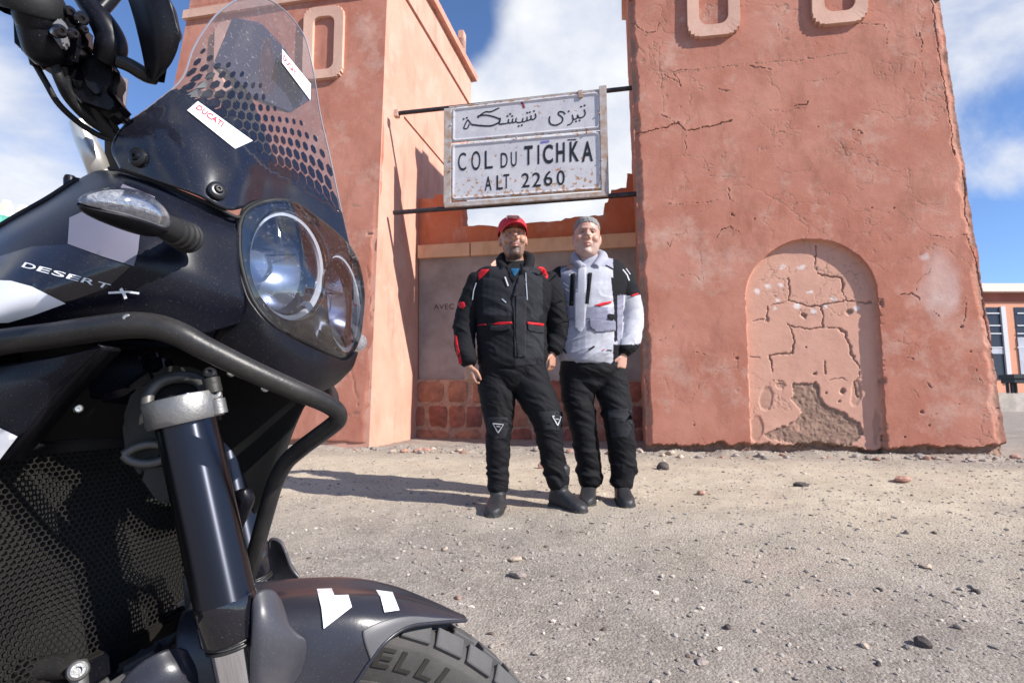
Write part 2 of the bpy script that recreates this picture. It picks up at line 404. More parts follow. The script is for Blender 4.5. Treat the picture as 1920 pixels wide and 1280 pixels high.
# ---- plaster
def plaster_mat(name, a, b_, pale=(.62, .36, .27), bare=(.22, .14, .105)):
    m = bpy.data.materials.new(name); m.use_nodes = True; t = m.node_tree; bs = t.nodes['Principled BSDF']; L = t.links.new
    bs.inputs['Roughness'].default_value = .9; bs.inputs['Specular IOR Level'].default_value = .2
    tc = t.nodes.new('ShaderNodeTexCoord')
    def nz(s, d=6, r=.62, st=None):
        n = t.nodes.new('ShaderNodeTexNoise'); n.inputs['Scale'].default_value = s; n.inputs['Detail'].default_value = d; n.inputs['Roughness'].default_value = r
        if st:
            mp = t.nodes.new('ShaderNodeMapping'); mp.inputs['Scale'].default_value = st; L(tc.outputs['Object'], mp.inputs[0]); L(mp.outputs[0], n.inputs['Vector'])
        else: L(tc.outputs['Object'], n.inputs['Vector'])
        return n.outputs['Fac']
    def mr(v, a, b_, c=0, d=1):
        r = t.nodes.new('ShaderNodeMapRange'); r.inputs[1].default_value = a; r.inputs[2].default_value = b_; r.inputs[3].default_value = c; r.inputs[4].default_value = d; L(v, r.inputs[0]); return r.outputs[0]
    def mx(f, a, b_):
        x = t.nodes.new('ShaderNodeMix'); x.data_type = 'RGBA'; L(f, x.inputs[0])
        for i, v in ((6, a), (7, b_)):
            if isinstance(v, tuple): x.inputs[i].default_value = (*v, 1)
            else: L(v, x.inputs[i])
        return x.outputs[2]
    def attr(n):
        q = t.nodes.new('ShaderNodeAttribute'); q.attribute_name = n; return q.outputs['Fac']
    c = mx(mr(nz(1.5, 7, .6), .36, .66), a, b_)
    c = mx(mr(nz(3.4, 8, .7, (1, 1, .35)), .52, .68, 0, .5), c, tuple(x * .62 for x in a))
    c = mx(mr(nz(1.7, 9, .75), .53, .68, 0, .42), c, (.58, .44, .37))
    c = mx(mr(nz(26, 6, .75), .60, .72, 0, .35), c, tuple(x * .55 for x in a))
    c = mx(mr(attr('pale'), 0, 1), c, mx(mr(nz(4), .35, .65), pale, tuple(x * .86 for x in pale)))
    c = mx(mr(attr('lime'), 0, 1), c, (.72, .68, .66))
    c = mx(mr(attr('bare'), 0, 1), c, mx(mr(nz(14, 7, .7), .35, .65), bare, tuple(x * 1.5 for x in bare)))
    L(c, bs.inputs['Base Color'])
    h = t.nodes.new('ShaderNodeMath'); h.operation = 'MULTIPLY_ADD'; h.inputs[1].default_value = 2.2; L(nz(5, 6, .6), h.inputs[0]); L(nz(55, 6, .7), h.inputs[2])
    bp = t.nodes.new('ShaderNodeBump'); bp.inputs['Strength'].default_value = .30; bp.inputs['Distance'].default_value = .009; L(h.outputs[0], bp.inputs['Height']); L(bp.outputs[0], bs.inputs['Normal'])
    return m
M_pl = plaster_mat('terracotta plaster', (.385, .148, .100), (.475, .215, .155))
M_pl2 = plaster_mat('terracotta plaster sunlit tone', (.56, .28, .205), (.62, .34, .26))  # paler copy of the plaster, sun on the inner side put into its colour
M_pale = plaster_mat('pale plaster trim', (.56, .33, .25), (.62, .40, .31), bare=(.45, .30, .22))
M_ledge = plaster_mat('ledge plaster', (.60, .36, .22), (.66, .42, .28), bare=(.3, .2, .15))

# ---- leaning front plane shared by both towers
PB = on_plane(1212, 845, Vector((0, 6.2, 0)), Vector((0, -1, 0)))
LEAN = R(3.2)
UL = (UP * math.cos(LEAN) - EN * math.sin(LEAN)).normalized()
NL = (EN * math.cos(LEAN) + UP * math.sin(LEAN)).normalized()
def fp(px, py, off=0.0): return on_plane(px, py, PB + NL * off, NL)
def sh(P): d = P - PB; return d.dot(EX), d.dot(UL)

def seg_dist(X, Y, pts):
    D = np.full(X.shape, 1e9)
    for (ax, ay), (bx, by) in zip(pts[:-1], pts[1:]):
        dx, dy = bx - ax, by - ay; t = np.clip(((X - ax) * dx + (Y - ay) * dy) / (dx * dx + dy * dy + 1e-9), 0, 1)
        D = np.minimum(D, np.hypot(X - ax - t * dx, Y - ay - t * dy))
    return D
def in_poly(X, Y, P):
    c = np.zeros(X.shape, bool)
    for i in range(len(P)):
        (ax, ay), (bx, by) = P[i], P[i - 1]
        m = (ay > Y) != (by > Y)
        c ^= m & (X < (bx - ax) * (Y - ay) / (by - ay + 1e-12) + ax)
    return c
def wall_grid(bl, br, tl, tr, nr, nc, field, depth_dir, depth, name, m, parent, back=True):
    """front wall as a relief: four photo corners on the leaning plane; border goes back by depth"""
    Pbl, Pbr, Ptl, Ptr = [np.array(fp(*q)) for q in (bl, br, tl, tr)]
    v = np.linspace(0, 1, nr)[:, None, None]; u = np.linspace(0, 1, nc)[None, :, None]
    A = (Pbl * (1 - u) + Pbr * u) * (1 - v) + (Ptl * (1 - u) + Ptr * u) * v
    PX, PY = to_px_np(A)
    d, at_ = field(PX, PY, A, u[..., 0] + 0 * v[..., 0], v[..., 0] + 0 * u[..., 0])
    A = A + np.array(NL) * d[..., None]
    # side wobble of the vertical edges (broken plaster)
    ew = at_.pop('edge', None)
    if ew is not None: A = A + np.array(EX) * ew[..., None]
    V = A.reshape(-1, 3); Fc = grid_faces(nr, nc).tolist()
    ring = [j for j in range(nc)] + [i * nc + nc - 1 for i in range(1, nr)] + [(nr - 1) * nc + j for j in range(nc - 2, -1, -1)] + [i * nc for i in range(nr - 2, 0, -1)]
    dv = np.array(depth_dir) * depth; o = len(V)
    V = np.vstack([V, V[ring] + dv]); k = len(ring)
    for i in range(k): Fc.append([ring[i], ring[(i + 1) % k], o + (i + 1) % k, o + i][::-1])
    Fc.append([o + i for i in range(k)][::-1])
    cols = {kk: np.concatenate([vv.ravel(), vv.ravel()[ring] * (0.9 if kk == 'bare' else .3)]) for kk, vv in at_.items()}
    return mk(name, V, Fc, m, parent, True, auto=70, col=cols)

cracks_R = [  # (points, width px, depth m)
    ([(1193, 250), (1215, 246), (1250, 239), (1272, 232), (1283, 245), (1300, 241), (1330, 238), (1370, 225)], 3.2, .03),
    ([(1240, 213), (1256, 222), (1270, 233)], 2.2, .02), ([(1285, 245), (1286, 262), (1284, 283)], 1.6, .012),
    ([(1185, 40), (1200, 55), (1215, 62), (1232, 58), (1236, 42)], 2.0, .015), ([(1238, 85), (1236, 110), (1240, 150), (1244, 210)], 1.3, .008),
    ([(1244, 142), (1262, 150), (1278, 162), (1262, 135), (1310, 130)], 1.8, .012), ([(1262, 140), (1300, 133), (1400, 122), (1500, 112), (1590, 98)], 1.3, .008),
    ([(1345, 168), (1360, 172), (1376, 170)], 1.4, .01), ([(1400, 126), (1425, 128), (1446, 130)], 1.8, .012), ([(1458, 45), (1462, 58), (1458, 72)], 1.3, .008),
    ([(1490, 198), (1512, 196), (1516, 190)], 3.2, .02), ([(1440, 205), (1470, 211), (1500, 203)], 1.2, .008), ([(1510, 155), (1555, 147), (1580, 128)], 1.2, .008),
    ([(1455, 250), (1466, 248), (1476, 251)], 1.6, .012), ([(1598, 242), (1612, 244), (1617, 250)], 1.8, .015), ([(1540, 45), (1590, 45), (1655, 48), (1665, 60), (1660, 85)], 1.4, .01),
    ([(1245, 293), (1320, 294), (1325, 320), (1330, 332), (1400, 332)], 1.1, .006), ([(1366, 350), (1368, 372), (1376, 376)], 1.8, .012), ([(1250, 383), (1310, 382), (1350, 376)], 1.4, .01),
    ([(1262, 440), (1275, 442), (1288, 432)], 1.6, .01), ([(1345, 446), (1350, 430), (1368, 424), (1384, 435)], 2.0, .015), ([(1250, 455), (1256, 462), (1262, 450)], 1.6, .01),
    ([(1310, 470), (1316, 500), (1318, 530), (1300, 516), (1255, 518)], 1.1, .006), ([(1235, 640), (1250, 632), (1262, 610)], 1.2, .008), ([(1300, 660), (1318, 664), (1328, 667)], 1.9, .015),
    ([(1245, 700), (1260, 740), (1290, 760), (1310, 720), (1330, 715)], 1.0, .006), ([(1290, 760), (1300, 790), (1320, 830)], 1.0, .006), ([(1260, 820), (1270, 840)], 1.0, .006),
    ([(1390, 640), (1380, 680), (1376, 700)], 1.0, .005), ([(1640, 395), (1690, 400), (1745, 440)], 1.0, .005), ([(1750, 440), (1790, 445), (1815, 440), (1830, 470)], 1.8, .01),
    ([(1690, 552), (1712, 550), (1725, 562)], 2.6, .018), ([(1716, 552), (1720, 530), (1745, 505)], 1.3, .008), ([(1753, 585), (1762, 596)], 2.2, .015), ([(1810, 555), (1812, 580), (1808, 602)], 1.6, .01),
    ([(1675, 640), (1720, 648), (1745, 652)], 1.3, .008), ([(1700, 668), (1714, 674)], 2.0, .014), ([(1828, 690), (1838, 710), (1845, 720)], 1.4, .01), ([(1842, 762), (1870, 764), (1888, 768)], 1.6, .012),
    ([(1735, 715), (1748, 726)], 2.2, .014), ([(1712, 730), (1722, 745)], 1.3, .008), ([(1795, 755), (1800, 760)], 2.4, .016), ([(1743, 776), (1760, 776)], 1.4, .008), ([(1720, 118), (1712, 130), (1714, 140)], 1.6, .01),
    ([(1722, 62), (1728, 78), (1730, 95)], 2.2, .014), ([(1714, 50), (1716, 70)], 1.4, .01), ([(1745, 0), (1752, 40), (1760, 90), (1765, 130), (1776, 190), (1783, 240), (1790, 290)], 3.0, .02),
    ([(1805, 320), (1815, 350), (1810, 385), (1820, 420)], 3.4, .025), ([(1812, 440), (1828, 475), (1838, 520), (1848, 555), (1850, 600), (1862, 650)], 3.0, .02),
    ([(1862, 650), (1872, 700), (1884, 740), (1888, 780)], 2.8, .02),
    ([(1420, 525), (1440, 520), (1470, 518)], 1.0, .005), ([(1202, 620), (1215, 612), (1222, 600)], 1.6, .012), ([(1208, 700), (1216, 720), (1214, 760)], 1.8, .015)]
cracks_N = [  # inside the blind arch
    ([(1536, 455), (1533, 480), (1538, 510), (1560, 512), (1582, 515), (1585, 540), (1590, 560), (1615, 565), (1640, 562)], 3.0, .022),
    ([(1482, 517), (1484, 540), (1483, 560), (1512, 568), (1545, 570), (1570, 563), (1592, 560)], 2.4, .018), ([(1440, 572), (1480, 560)], 1.6, .012),
    ([(1441, 572), (1441, 598)], 2.2, .014), ([(1543, 570), (1547, 590), (1549, 612), (1520, 614), (1490, 610), (1482, 605)], 2.2, .016),
    ([(1549, 612), (1575, 613), (1590, 622), (1597, 648), (1605, 665), (1616, 690), (1617, 705), (1604, 715), (1612, 740)], 2.6, .02),
    ([(1486, 610), (1490, 640), (1488, 660), (1460, 662), (1447, 664), (1450, 700)], 2.4, .018), ([(1415, 600), (1438, 595)], 1.4, .01), ([(1410, 665), (1430, 668)], 1.2, .01),
    ([(1552, 675), (1553, 700)], 3.4, .02), ([(1560, 710), (1585, 708), (1592, 714)], 1.6, .01), ([(1455, 712), (1475, 716)], 1.6, .01), ([(1455, 520), (1480, 518)], 1.0, .006)]
holes_R = [(1373, 403, 3.2), (1413, 408, 2), (1636, 390, 2.4), (1677, 389, 2.4), (1533, 238, 1.8), (1381, 673, 4.4), (1300, 797, 2), (1742, 797, 2.4), (1728, 772, 5), (1821, 660, 3), (1327, 320, 2), (1696, 820, 2.5), (1805, 612, 4)]
holes_N = [(1513, 590, 8), (1598, 581, 9), (1533, 699, 5), (1514, 650, 2.4), (1584, 732, 8), (1555, 735, 3), (1580, 750, 4)]
def arch_sd(X, Y):
    """>0 inside the blind arch, photo pixels"""
    # left jamb 1398..1410, right jamb 1648..1663, springing y~560, crown y 448
    t = np.clip((Y - 540) / 300, 0, 1)
    xl = 1398 + 12 * t; xr = 1646 + 17 * t
    cx = (1398 + 1646) / 2; rx = (1646 - 1398) / 2; cy = 560; ry = 112
    e = (1 - np.hypot((X - cx) / rx, (Y - cy) / ry)) * rx
    b = np.minimum(X - xl, xr - X)
    return np.where(Y < cy, e, b)
def field_R(X, Y, A, u, v):
    s = (A - np.array(PB)) @ np.array(EX); h = (A - np.array(PB)) @ np.array(UL)
    wx = X + 4.2 * fbm(s * 9, h * 9, 4, 41) + 2.4 * fbm(s * 30, h * 30, 3, 42); wy = Y + 4.2 * fbm(s * 9, h * 9, 4, 43) + 2.4 * fbm(s * 30, h * 30, 3, 44)
    d = .008 * fbm(s * .9, h * .9, 4, 45) + .0026 * fbm(s * 4, h * 4, 4, 46) + .0008 * fbm(s * 16, h * 16, 3, 47)
    bare = np.zeros(X.shape); pale = np.zeros(X.shape); lime = np.zeros(X.shape)
    q = arch_sd(X + 1.5 * fbm(s * 6, h * 6, 3, 51), Y + 1.5 * fbm(s * 7, h * 7, 3, 52)); inn = sstep(-1.0, 1.0, q)
    ND = .074
    d = d - inn * ND
    pale = np.maximum(pale, inn * .75)
    # chipped right jamb and foot of the arch
    chip = np.exp(-((X - 1650 - 12 * np.clip((Y - 540) / 300, 0, 1)) / 3.5) ** 2) * sstep(.0, .5, fbm(s * 2, h * 11, 5, 53, .7)) * (Y > 560)
    d -= chip * .04; bare = np.maximum(bare, chip)
    for k, (P, w, dep) in enumerate(cracks_R):
        D = seg_dist(wx, wy, P); w = w * .55 * (.5 + .6 * np.clip(fbm(s * 5, h * 5, 3, 60 + k) + .5, 0, 1.3)); cm = 1 - sstep(w * .25, w * .75, D); cm = cm * (1 - inn)
        d -= cm * dep * .8; bare = np.maximum(bare, cm); d += .0018 * np.exp(-(D / 5) ** 2) * (1 - cm) * (1 - inn) * (dep > .009)
    for k, (P, w, dep) in enumerate(cracks_N):
        D = seg_dist(wx, wy, P); w = w * (.28 + 1.0 * np.clip(fbm(s * 6, h * 6, 4, 90 + k) + .4, 0, 1.2)); cm = (1 - sstep(w * .25, w * .8, D)) * inn
        d -= cm * dep; bare = np.maximum(bare, cm * .8)
    for q_, (sc_, th_) in enumerate(((.9, .006), (1.7, .007))):
        hm = np.exp(-(fbm(s * sc_ + 3 * q_, h * sc_, 6, 230 + q_, .55) / th_) ** 2) * sstep(-.02, .22, fbm(s * 1.1, h * 1.1, 3, 240 + q_)); d -= hm * .004; bare = np.maximum(bare, hm * .6)
    for (x, y, r) in holes_R + holes_N:
        cm = 1 - sstep(r * .45, r * .95, np.hypot(wx - x, (wy - y) * 1.25)); d -= cm * .02; bare = np.maximum(bare, cm * .9)
    # fallen plaster low in the arch
    P1 = [(1487, 716), (1536, 716), (1541, 745), (1560, 765), (1590, 775), (1618, 790), (1625, 812), (1600, 838), (1560, 842), (1500, 838), (1450, 826), (1432, 812), (1470, 800), (1492, 790), (1504, 770), (1492, 745)]
    pm = in_poly(X + 9 * fbm(s * 9, h * 9, 6, 71, .7), Y + 9 * fbm(s * 9, h * 9, 6, 72, .7), P1) * inn
    pm = pm * sstep(-.42, -.30, fbm(s * 10, h * 10, 5, 173, .65) + .9 * (1 - sstep(800, 850, Y)) - .2)
    ped = sstep(-.15, .25, fbm(s * 8, h * 8, 4, 73) + .35)
    d -= pm * (.014 + .009 * fbm(s * 30, h * 30, 3, 74, .7) + .006 * fbm(s * 6, h * 6, 3, 174)); bare = np.maximum(bare, pm * (.5 + .5 * ped))
    for (x, y, rx, ry) in ((1440, 745, 14, 26), (1610, 735, 12, 30), (1420, 800, 14, 30), (1650, 800, 8, 40), (1470, 722, 12, 8)):
        e = np.hypot((X - x + 7 * fbm(s * 8, h * 8, 3, 75)) / rx, (Y - y + 7 * fbm(s * 8, h * 8, 3, 76)) / ry); cm = (1 - sstep(.75, 1, e)) * inn; d -= cm * .009; bare = np.maximum(bare, cm * .45)
    for (x, y, r) in ((1468, 496, 5), (1506, 497, 6), (1423, 543, 6), (1446, 534, 5), (1468, 530, 5), (1522, 543, 4), (1500, 570, 7), (1455, 575, 4), (1530, 580, 6), (1568, 556, 6), (1552, 571, 4), (1610, 575, 6), (1464, 561, 4), (1518, 545, 3)):
        cm = np.exp(-(np.hypot(X - x + 7 * fbm(s * 14, h * 14, 4, 77), (Y - y) * 1.2 + 5 * fbm(s * 16, h * 16, 4, 78)) / r) ** 4); lime = np.maximum(lime, cm * .75)
    e = np.hypot((X - 1765 + 25 * fbm(s * 3, h * 3, 4, 78)) / 38, (Y - 545 + 30 * fbm(s * 3, h * 3, 4, 79)) / 85); lime = np.maximum(lime, .28 * (1 - sstep(.4, 1.1, e)))
    e = np.hypot((X - 1735) / 14, (Y - 480) / 12); lime = np.maximum(lime, .4 * (1 - sstep(.3, 1.1, e)) * sstep(-.1, .3, fbm(s * 12, h * 12, 3, 80)))
    # edges: eroded arrises
    W_ = s.max() - s.min(); el = u * 3.5; er = (1 - u) * 3.5
    nl = fbm(h * 5 + 0 * s, s * 5, 6, 81, .62); nr_ = fbm(h * 4 + 9, s * 4, 6, 83, .62)
    cl = (1 - sstep(.03, .085 + .05 * nl, el)) ; crr = (1 - sstep(.02, .10 + .09 * nr_, er))
    d -= cl * (.025 + .03 * np.clip(nl + .3, 0, 1)) + crr * (.018 + .022 * np.clip(nr_ + .3, 0, 1))
    bare = np.maximum(bare, cl * sstep(-.25, .2, nl) * .85); bare = np.maximum(bare, crr * sstep(-.3, .15, nr_) * .55)
    edge = cl * .02 * np.clip(nl + .25, 0, 1) - crr * .016 * np.clip(nr_ + .3, 0, 1)
    # broken foot
    ft = fbm(s * 2.6, 0 * s, 6, 85, .65); hb = .01 + .085 * ft + .02 * fbm(s * 9, h * 9, 3, 88)
    fm = 1 - sstep(hb - .010, hb + .008, h - .06); d -= fm * (.085 + .05 * fbm(s * 12, h * 12, 4, 86)); bare = np.maximum(bare, fm)
    return d, dict(bare=bare, pale=pale, lime=lime, edge=edge)

DV = -EN
tR = empty('gate_tower', (PB.x + 1.7, PB.y + .4, .4), 'right hand terracotta gate tower with blind arch and cracked plaster', 'tower')
front_R = wall_grid((1213.5, 868), (1898, 880), (1178, -2), (1765, -2), 620, 470, field_R, DV, 1.75, 'front_wall', M_pl, tR)
# upper part of the tower above the frame
def prism_wall(name, corners, dv, m, parent, col=None):
    A = [Vector(c) for c in corners]; Bk = [a + dv for a in A]; n = len(A); V = A + Bk
    Fc = [list(range(n)), list(range(n, 2 * n))[::-1]] + [[i, i + n, (i + 1) % n + n, (i + 1) % n] for i in range(n)]
    bm = bmesh.new(); vs = [bm.verts.new(v) for v in V]
    for f in Fc: bm.faces.new([vs[i] for i in f])
    return mkbm(name, bm, m, parent)
def extend(a, b, f): return a + (b - a) * f
RT_l0, RT_l1 = fp(1213.5, 868), fp(1178, -2); RT_r0, RT_r1 = fp(1898, 880), fp(1765, -2)
tl2 = extend(RT_l0, RT_l1, 1.19); tr2 = extend(RT_r0, RT_r1, 1.19)
# top built in slabs so that its shadow falls in steps on the other tower
prism_wall('upper_wall', [RT_l1 + UL * .002, RT_r1 + UL * .002, tr2, tl2], DV * 1.75, M_pl, tR)
prism_wall('cornice', [tl2 - EX * .06 + EN * .07, tr2 + EX * .06 + EN * .07, tr2 + EX * .06 + EN * .07 + UL * .12, tl2 - EX * .06 + EN * .07 + UL * .12], DV * 1.9, M_pale, tR)
for k in range(3):
    for (j, wd, hh) in ((0, .60, .16), (1, .40, .16), (2, .2, .16)):
        c = tl2.lerp(tr2, .14 + k * .36) + UL * (.12 + .08 + j * .16)
        box('merlon', c + DV * .16, EX * wd / 2, DV * .13, UL * .08, M_pl, tR)
# raised oval frames high on the fronts
def oval_frame(name, pts_out, pts_in, parent, off0, m=M_pale, thick=.055, floor=True, wsd=1):
    """closed chains of equal length in px on the leaning plane"""
    n = len(pts_out); V = []
    A = [fp(*p) for p in pts_out]; B_ = [fp(*p) for p in pts_in]
    for P, o in ((A, -.02), (A, thick), (B_, thick * .86), (B_, -.02)):
        V += [p + NL * o for p in P]
    Fc = []
    for k in range(3):
        for i in range(n): j = (i + 1) % n; Fc.append([k * n + i, k * n + j, (k + 1) * n + j, (k + 1) * n + i])
    bm = bmesh.new(); vs = [bm.verts.new(v) for v in V]
    for f in Fc: bm.faces.new([vs[i] for i in f])
    return mkbm(name, bm, m, parent)
def stepped_oval(cx, y0, y1, wo, tilt, inner, notch=9, seed=1):
    """octagonal frame with toothed corners; returns outer and inner chains"""
    rr = random.Random(seed)
    def chain(hw, t0, t1, c, teeth):
        pts = []; m_ = 5
        for sx, sy, (x0, ya) in ((1, -1, (hw, t0)), (1, 1, (hw, t1)), (-1, 1, (-hw, t1)), (-1, -1, (-hw, t0))):
            seq = []
            for i in range(m_ + 1):
                f = i / m_; a = f * math.pi / 2
                if (sx, sy) in ((1, -1), (-1, 1)): aa = math.pi / 2 - a
                else: aa = a
                # start at vertical side or horizontal side
                px_ = x0 - sx * c * (1 - math.cos(aa)) ; py_ = ya - sy * c * (1 - math.sin(aa))
                seq.append((px_, py_))
                if teeth and i < m_:
                    a2 = (i + 1) / m_ * math.pi / 2; aa2 = math.pi / 2 - a2 if (sx, sy) in ((1, -1), (-1, 1)) else a2
                    qx = x0 - sx * c * (1 - math.cos(aa2)); qy = ya - sy * c * (1 - math.sin(aa2))
                    seq.append((px_, qy) if (sx, sy) in ((1, 1), (-1, -1)) else (qx, py_))
                elif i < m_: seq.append(((px_ + px_) / 2, py_))
            pts += seq
        return pts
    out = chain(wo, y0, y1, wo * .62, True); inn = chain(wo * inner, y0 + wo * (1 - inner), y1 - wo * (1 - inner), wo * inner * .62, False)
    ty = lambda p: (cx + p[0] + tilt * (p[1] - y1), p[1] + .0)
    sl = lambda p: (p[0], p[1] + (p[0] - cx) * -.10)
    return [sl(ty(p)) for p in out], [sl(ty(p)) for p in inn]
o, i_ = stepped_oval(1338, -95, 72, 49, .02, .56); oval_frame('oval_frame', o, i_, tR, 0)
o, i_ = stepped_oval(1573, -118, 49, 52, .02, .56); oval_frame('oval_frame', o, i_, tR, 0)

# ---- left tower
tL = empty('gate_tower', fp(460, 845) + DV * .5, 'left hand terracotta gate tower standing behind the motorcycle, its inner side sunlit', 'tower')
cracks_L = [([(708, 430), (700, 455), (706, 480), (700, 520), (706, 545), (698, 580)], 5, .03), ([(690, 437), (706, 440)], 3, .02), ([(660, 385), (676, 387)], 3, .004), ([(650, 640), (660, 700), (672, 760)], 1.4, .01),
            ([(640, 780), (665, 775), (690, 778)], 1.4, .01), ([(600, 240), (608, 246)], 2.0, .01), ([(688, 500), (694, 540), (690, 600)], 1.5, .01)]
def field_L(X, Y, A, u, v):
    s = (A - np.array(PB)) @ np.array(EX); h = (A - np.array(PB)) @ np.array(UL)
    wx = X + 3 * fbm(s * 9, h * 9, 4, 141); wy = Y + 3 * fbm(s * 9, h * 9, 4, 143)
    d = .012 * fbm(s * .9, h * .9, 4, 145) + .004 * fbm(s * 4, h * 4, 4, 146)
    bare = np.zeros(X.shape)
    for k, (P, w, dep) in enumerate(cracks_L):
        D = seg_dist(wx, wy, P); cm = 1 - sstep(w * .25, w * .8, D); d -= cm * dep; bare = np.maximum(bare, cm * .7)
    er = (1 - u) * 3.2; n1 = fbm(h * 4, s * 4, 4, 181)
    c = (1 - sstep(.02, .07 + .05 * n1, er)); d -= c * .02 * np.clip(n1 + .4, 0, 1) * (Y > 350)
    edge = -c * .03 * np.clip(n1 + .2, 0, 1) * (Y > 350); bare = np.maximum(bare, c * sstep(0, .35, n1) * .5 * (Y > 380))
    ft = fbm(s * 2.2, 0 * s, 4, 185); fm = 1 - sstep(.02 + .05 * ft, .05 + .05 * ft, h - .03); d -= fm * .04; bare = np.maximum(bare, fm)
    return d, dict(bare=bare, pale=0 * bare, lime=0 * bare, edge=edge)
SD = Vector((.232, .973, 0)).normalized()            # inner side of the left tower
LTb, LTt = fp(690, 868), fp(727, -46)
wall_grid((190, 868), (690, 868), (366, -46), (727, -46), 330, 230, field_L, DV, .12, 'front_wall', M_pl, tL)
# sunlit inner side, with the blocked bay set back behind the poles
def side_pt(px, py, dep=0.0):
    n = SD.cross(UP).normalized()
    if n.x < 0: n = -n
    # side plane leans like the corner line
    e = (LTt - LTb); nn = SD.cross(e).normalized()
    if nn.x < 0: nn = -nn
    return on_plane(px, py, LTb - nn * dep, nn)
SIDE_N = SD.cross(LTt - LTb).normalized()
if SIDE_N.x < 0: SIDE_N = -SIDE_N
TOPZ = LTt.z
def side_on(t, z, out=0.0):
    """point t metres back from the corner at height z, on the side plane"""
    f = (z - LTb.z) / (LTt.z - LTb.z); return LTb.lerp(LTt, f) + SD * t + SIDE_N * out
def t_of(px, py):
    P = side_pt(px, py); f = (P.z - LTb.z) / (LTt.z - LTb.z); return (P - LTb.lerp(LTt, f)).dot(SD), P.z
t_step, _ = t_of(748, 500); t_back, _ = t_of(788, 700); t_end, _ = t_of(880, 180); z_step = t_of(748, 206)[1]
zc1 = .5 * (t_of(753, 0)[1] + t_of(879, 187)[1]); zc2 = .5 * (t_of(789, 0)[1] + t_of(884, 144)[1])
print('side', t_step, t_back, t_end, z_step, zc1, zc2, TOPZ)
REC = .022
def quadwall(name, a, b, c, d, m, parent, thick_dir, nr=60, nc=60, amp=.008, seed=5):
    """plaster quad bl,br,tr,tl with gentle relief and a body behind it"""
    a, b, c, d = [np.array(q) for q in (a, b, c, d)]; u = np.linspace(0, 1, nc)[None, :, None]; v = np.linspace(0, 1, nr)[:, None, None]
    A = (a * (1 - u) + b * u) * (1 - v) + (d * (1 - u) + c * u) * v
    n = -np.array(thick_dir) / np.linalg.norm(np.array(thick_dir))
    x = A @ np.array([.7, .7, 0.]); z = A[..., 2]
    edge = np.minimum(np.minimum(u, 1 - u), np.minimum(v, 1 - v))[..., 0] * 12; edge = np.clip(edge, 0, 1)
    A = A + n * (amp * fbm(x * 1.5, z * 1.5, 4, seed) * edge)[..., None]
    V = A.reshape(-1, 3); Fc = grid_faces(nr, nc).tolist()
    ring = list(range(nc)) + [i * nc + nc - 1 for i in range(1, nr)] + [(nr - 1) * nc + j for j in range(nc - 2, -1, -1)] + [i * nc for i in range(nr - 2, 0, -1)]
    o = len(V); V = np.vstack([V, V[ring] + np.array(thick_dir)]); k = len(ring)
    for i in range(k): Fc.append([ring[i], ring[(i + 1) % k], o + (i + 1) % k, o + i][::-1])
    Fc.append([o + i for i in range(k)][::-1])
    z0 = np.zeros(len(V)); bm_ = z0.copy()
    return mk(name, V, Fc, m, parent, True, auto=60, col=dict(bare=bm_, pale=z0, lime=z0))
zb = .30
TH = -SIDE_N * 1.2
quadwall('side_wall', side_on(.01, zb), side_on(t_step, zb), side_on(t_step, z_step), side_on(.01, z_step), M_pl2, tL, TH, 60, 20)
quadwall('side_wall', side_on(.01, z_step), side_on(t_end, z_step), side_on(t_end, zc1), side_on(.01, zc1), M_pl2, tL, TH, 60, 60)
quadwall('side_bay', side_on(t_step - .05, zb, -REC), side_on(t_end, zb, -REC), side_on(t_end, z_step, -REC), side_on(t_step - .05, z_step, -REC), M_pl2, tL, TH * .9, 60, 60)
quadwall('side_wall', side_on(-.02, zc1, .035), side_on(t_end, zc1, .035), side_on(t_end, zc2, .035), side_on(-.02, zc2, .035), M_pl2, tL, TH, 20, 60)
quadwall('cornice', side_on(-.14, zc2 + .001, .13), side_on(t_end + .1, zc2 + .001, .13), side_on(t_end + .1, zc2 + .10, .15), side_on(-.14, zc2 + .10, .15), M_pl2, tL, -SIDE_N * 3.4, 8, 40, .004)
# front upper strip and cornice of the left tower
cz = zc2
lt_l0, lt_l1 = fp(190, 868), fp(366, -46)
def lt_front(u, z, out=0.0):
    a = lt_l0.lerp(lt_l1, (z - lt_l0.z) / (lt_l1.z - lt_l0.z)); b = LTb.lerp(LTt, (z - LTb.z) / (LTt.z - LTb.z)); return a.lerp(b, u) + EN * out
quadwall('upper_wall', lt_front(0, TOPZ), lt_front(.985, TOPZ), lt_front(.985, zc2), lt_front(0, zc2), M_pl, tL, DV * .3, 12, 40)
# string course seen at the top left of the frame
zs0 = .5 * (fp(354, 40).z + fp(450, 18).z)
c0 = fp(347, 39); c1 = fp(352, 24)
quadwall('string_course', lt_front(-.01, c0.z, .05), lt_front(.995, c0.z + .0, .05), lt_front(.995, c1.z, .06), lt_front(-.01, c1.z, .06), M_pale, tL, DV * .12, 6, 60, .003)
o, i_ = stepped_oval(607, 18, 151, 37, -.03, .54, seed=3); oval_frame('oval_frame', o, i_, tL, 0)
o, i_ = stepped_oval(440, 44, 177, 36, -.03, .54, seed=3); oval_frame('oval_frame', o, i_, tL, 0)
# merlon standing on the far end of the left tower
pm = on_plane(862, 90, side_on(t_end + .0, zc2), EN)
for k, (w0, h0) in enumerate(((.11, .34), (.06, .50))):
    c = pm + Vector((0, .25, 0)) + EX * (-.03 + .05 * k)
    box('merlon', c, EX * w0, DV * .10, UP * h0, M_pale, tL, .01)

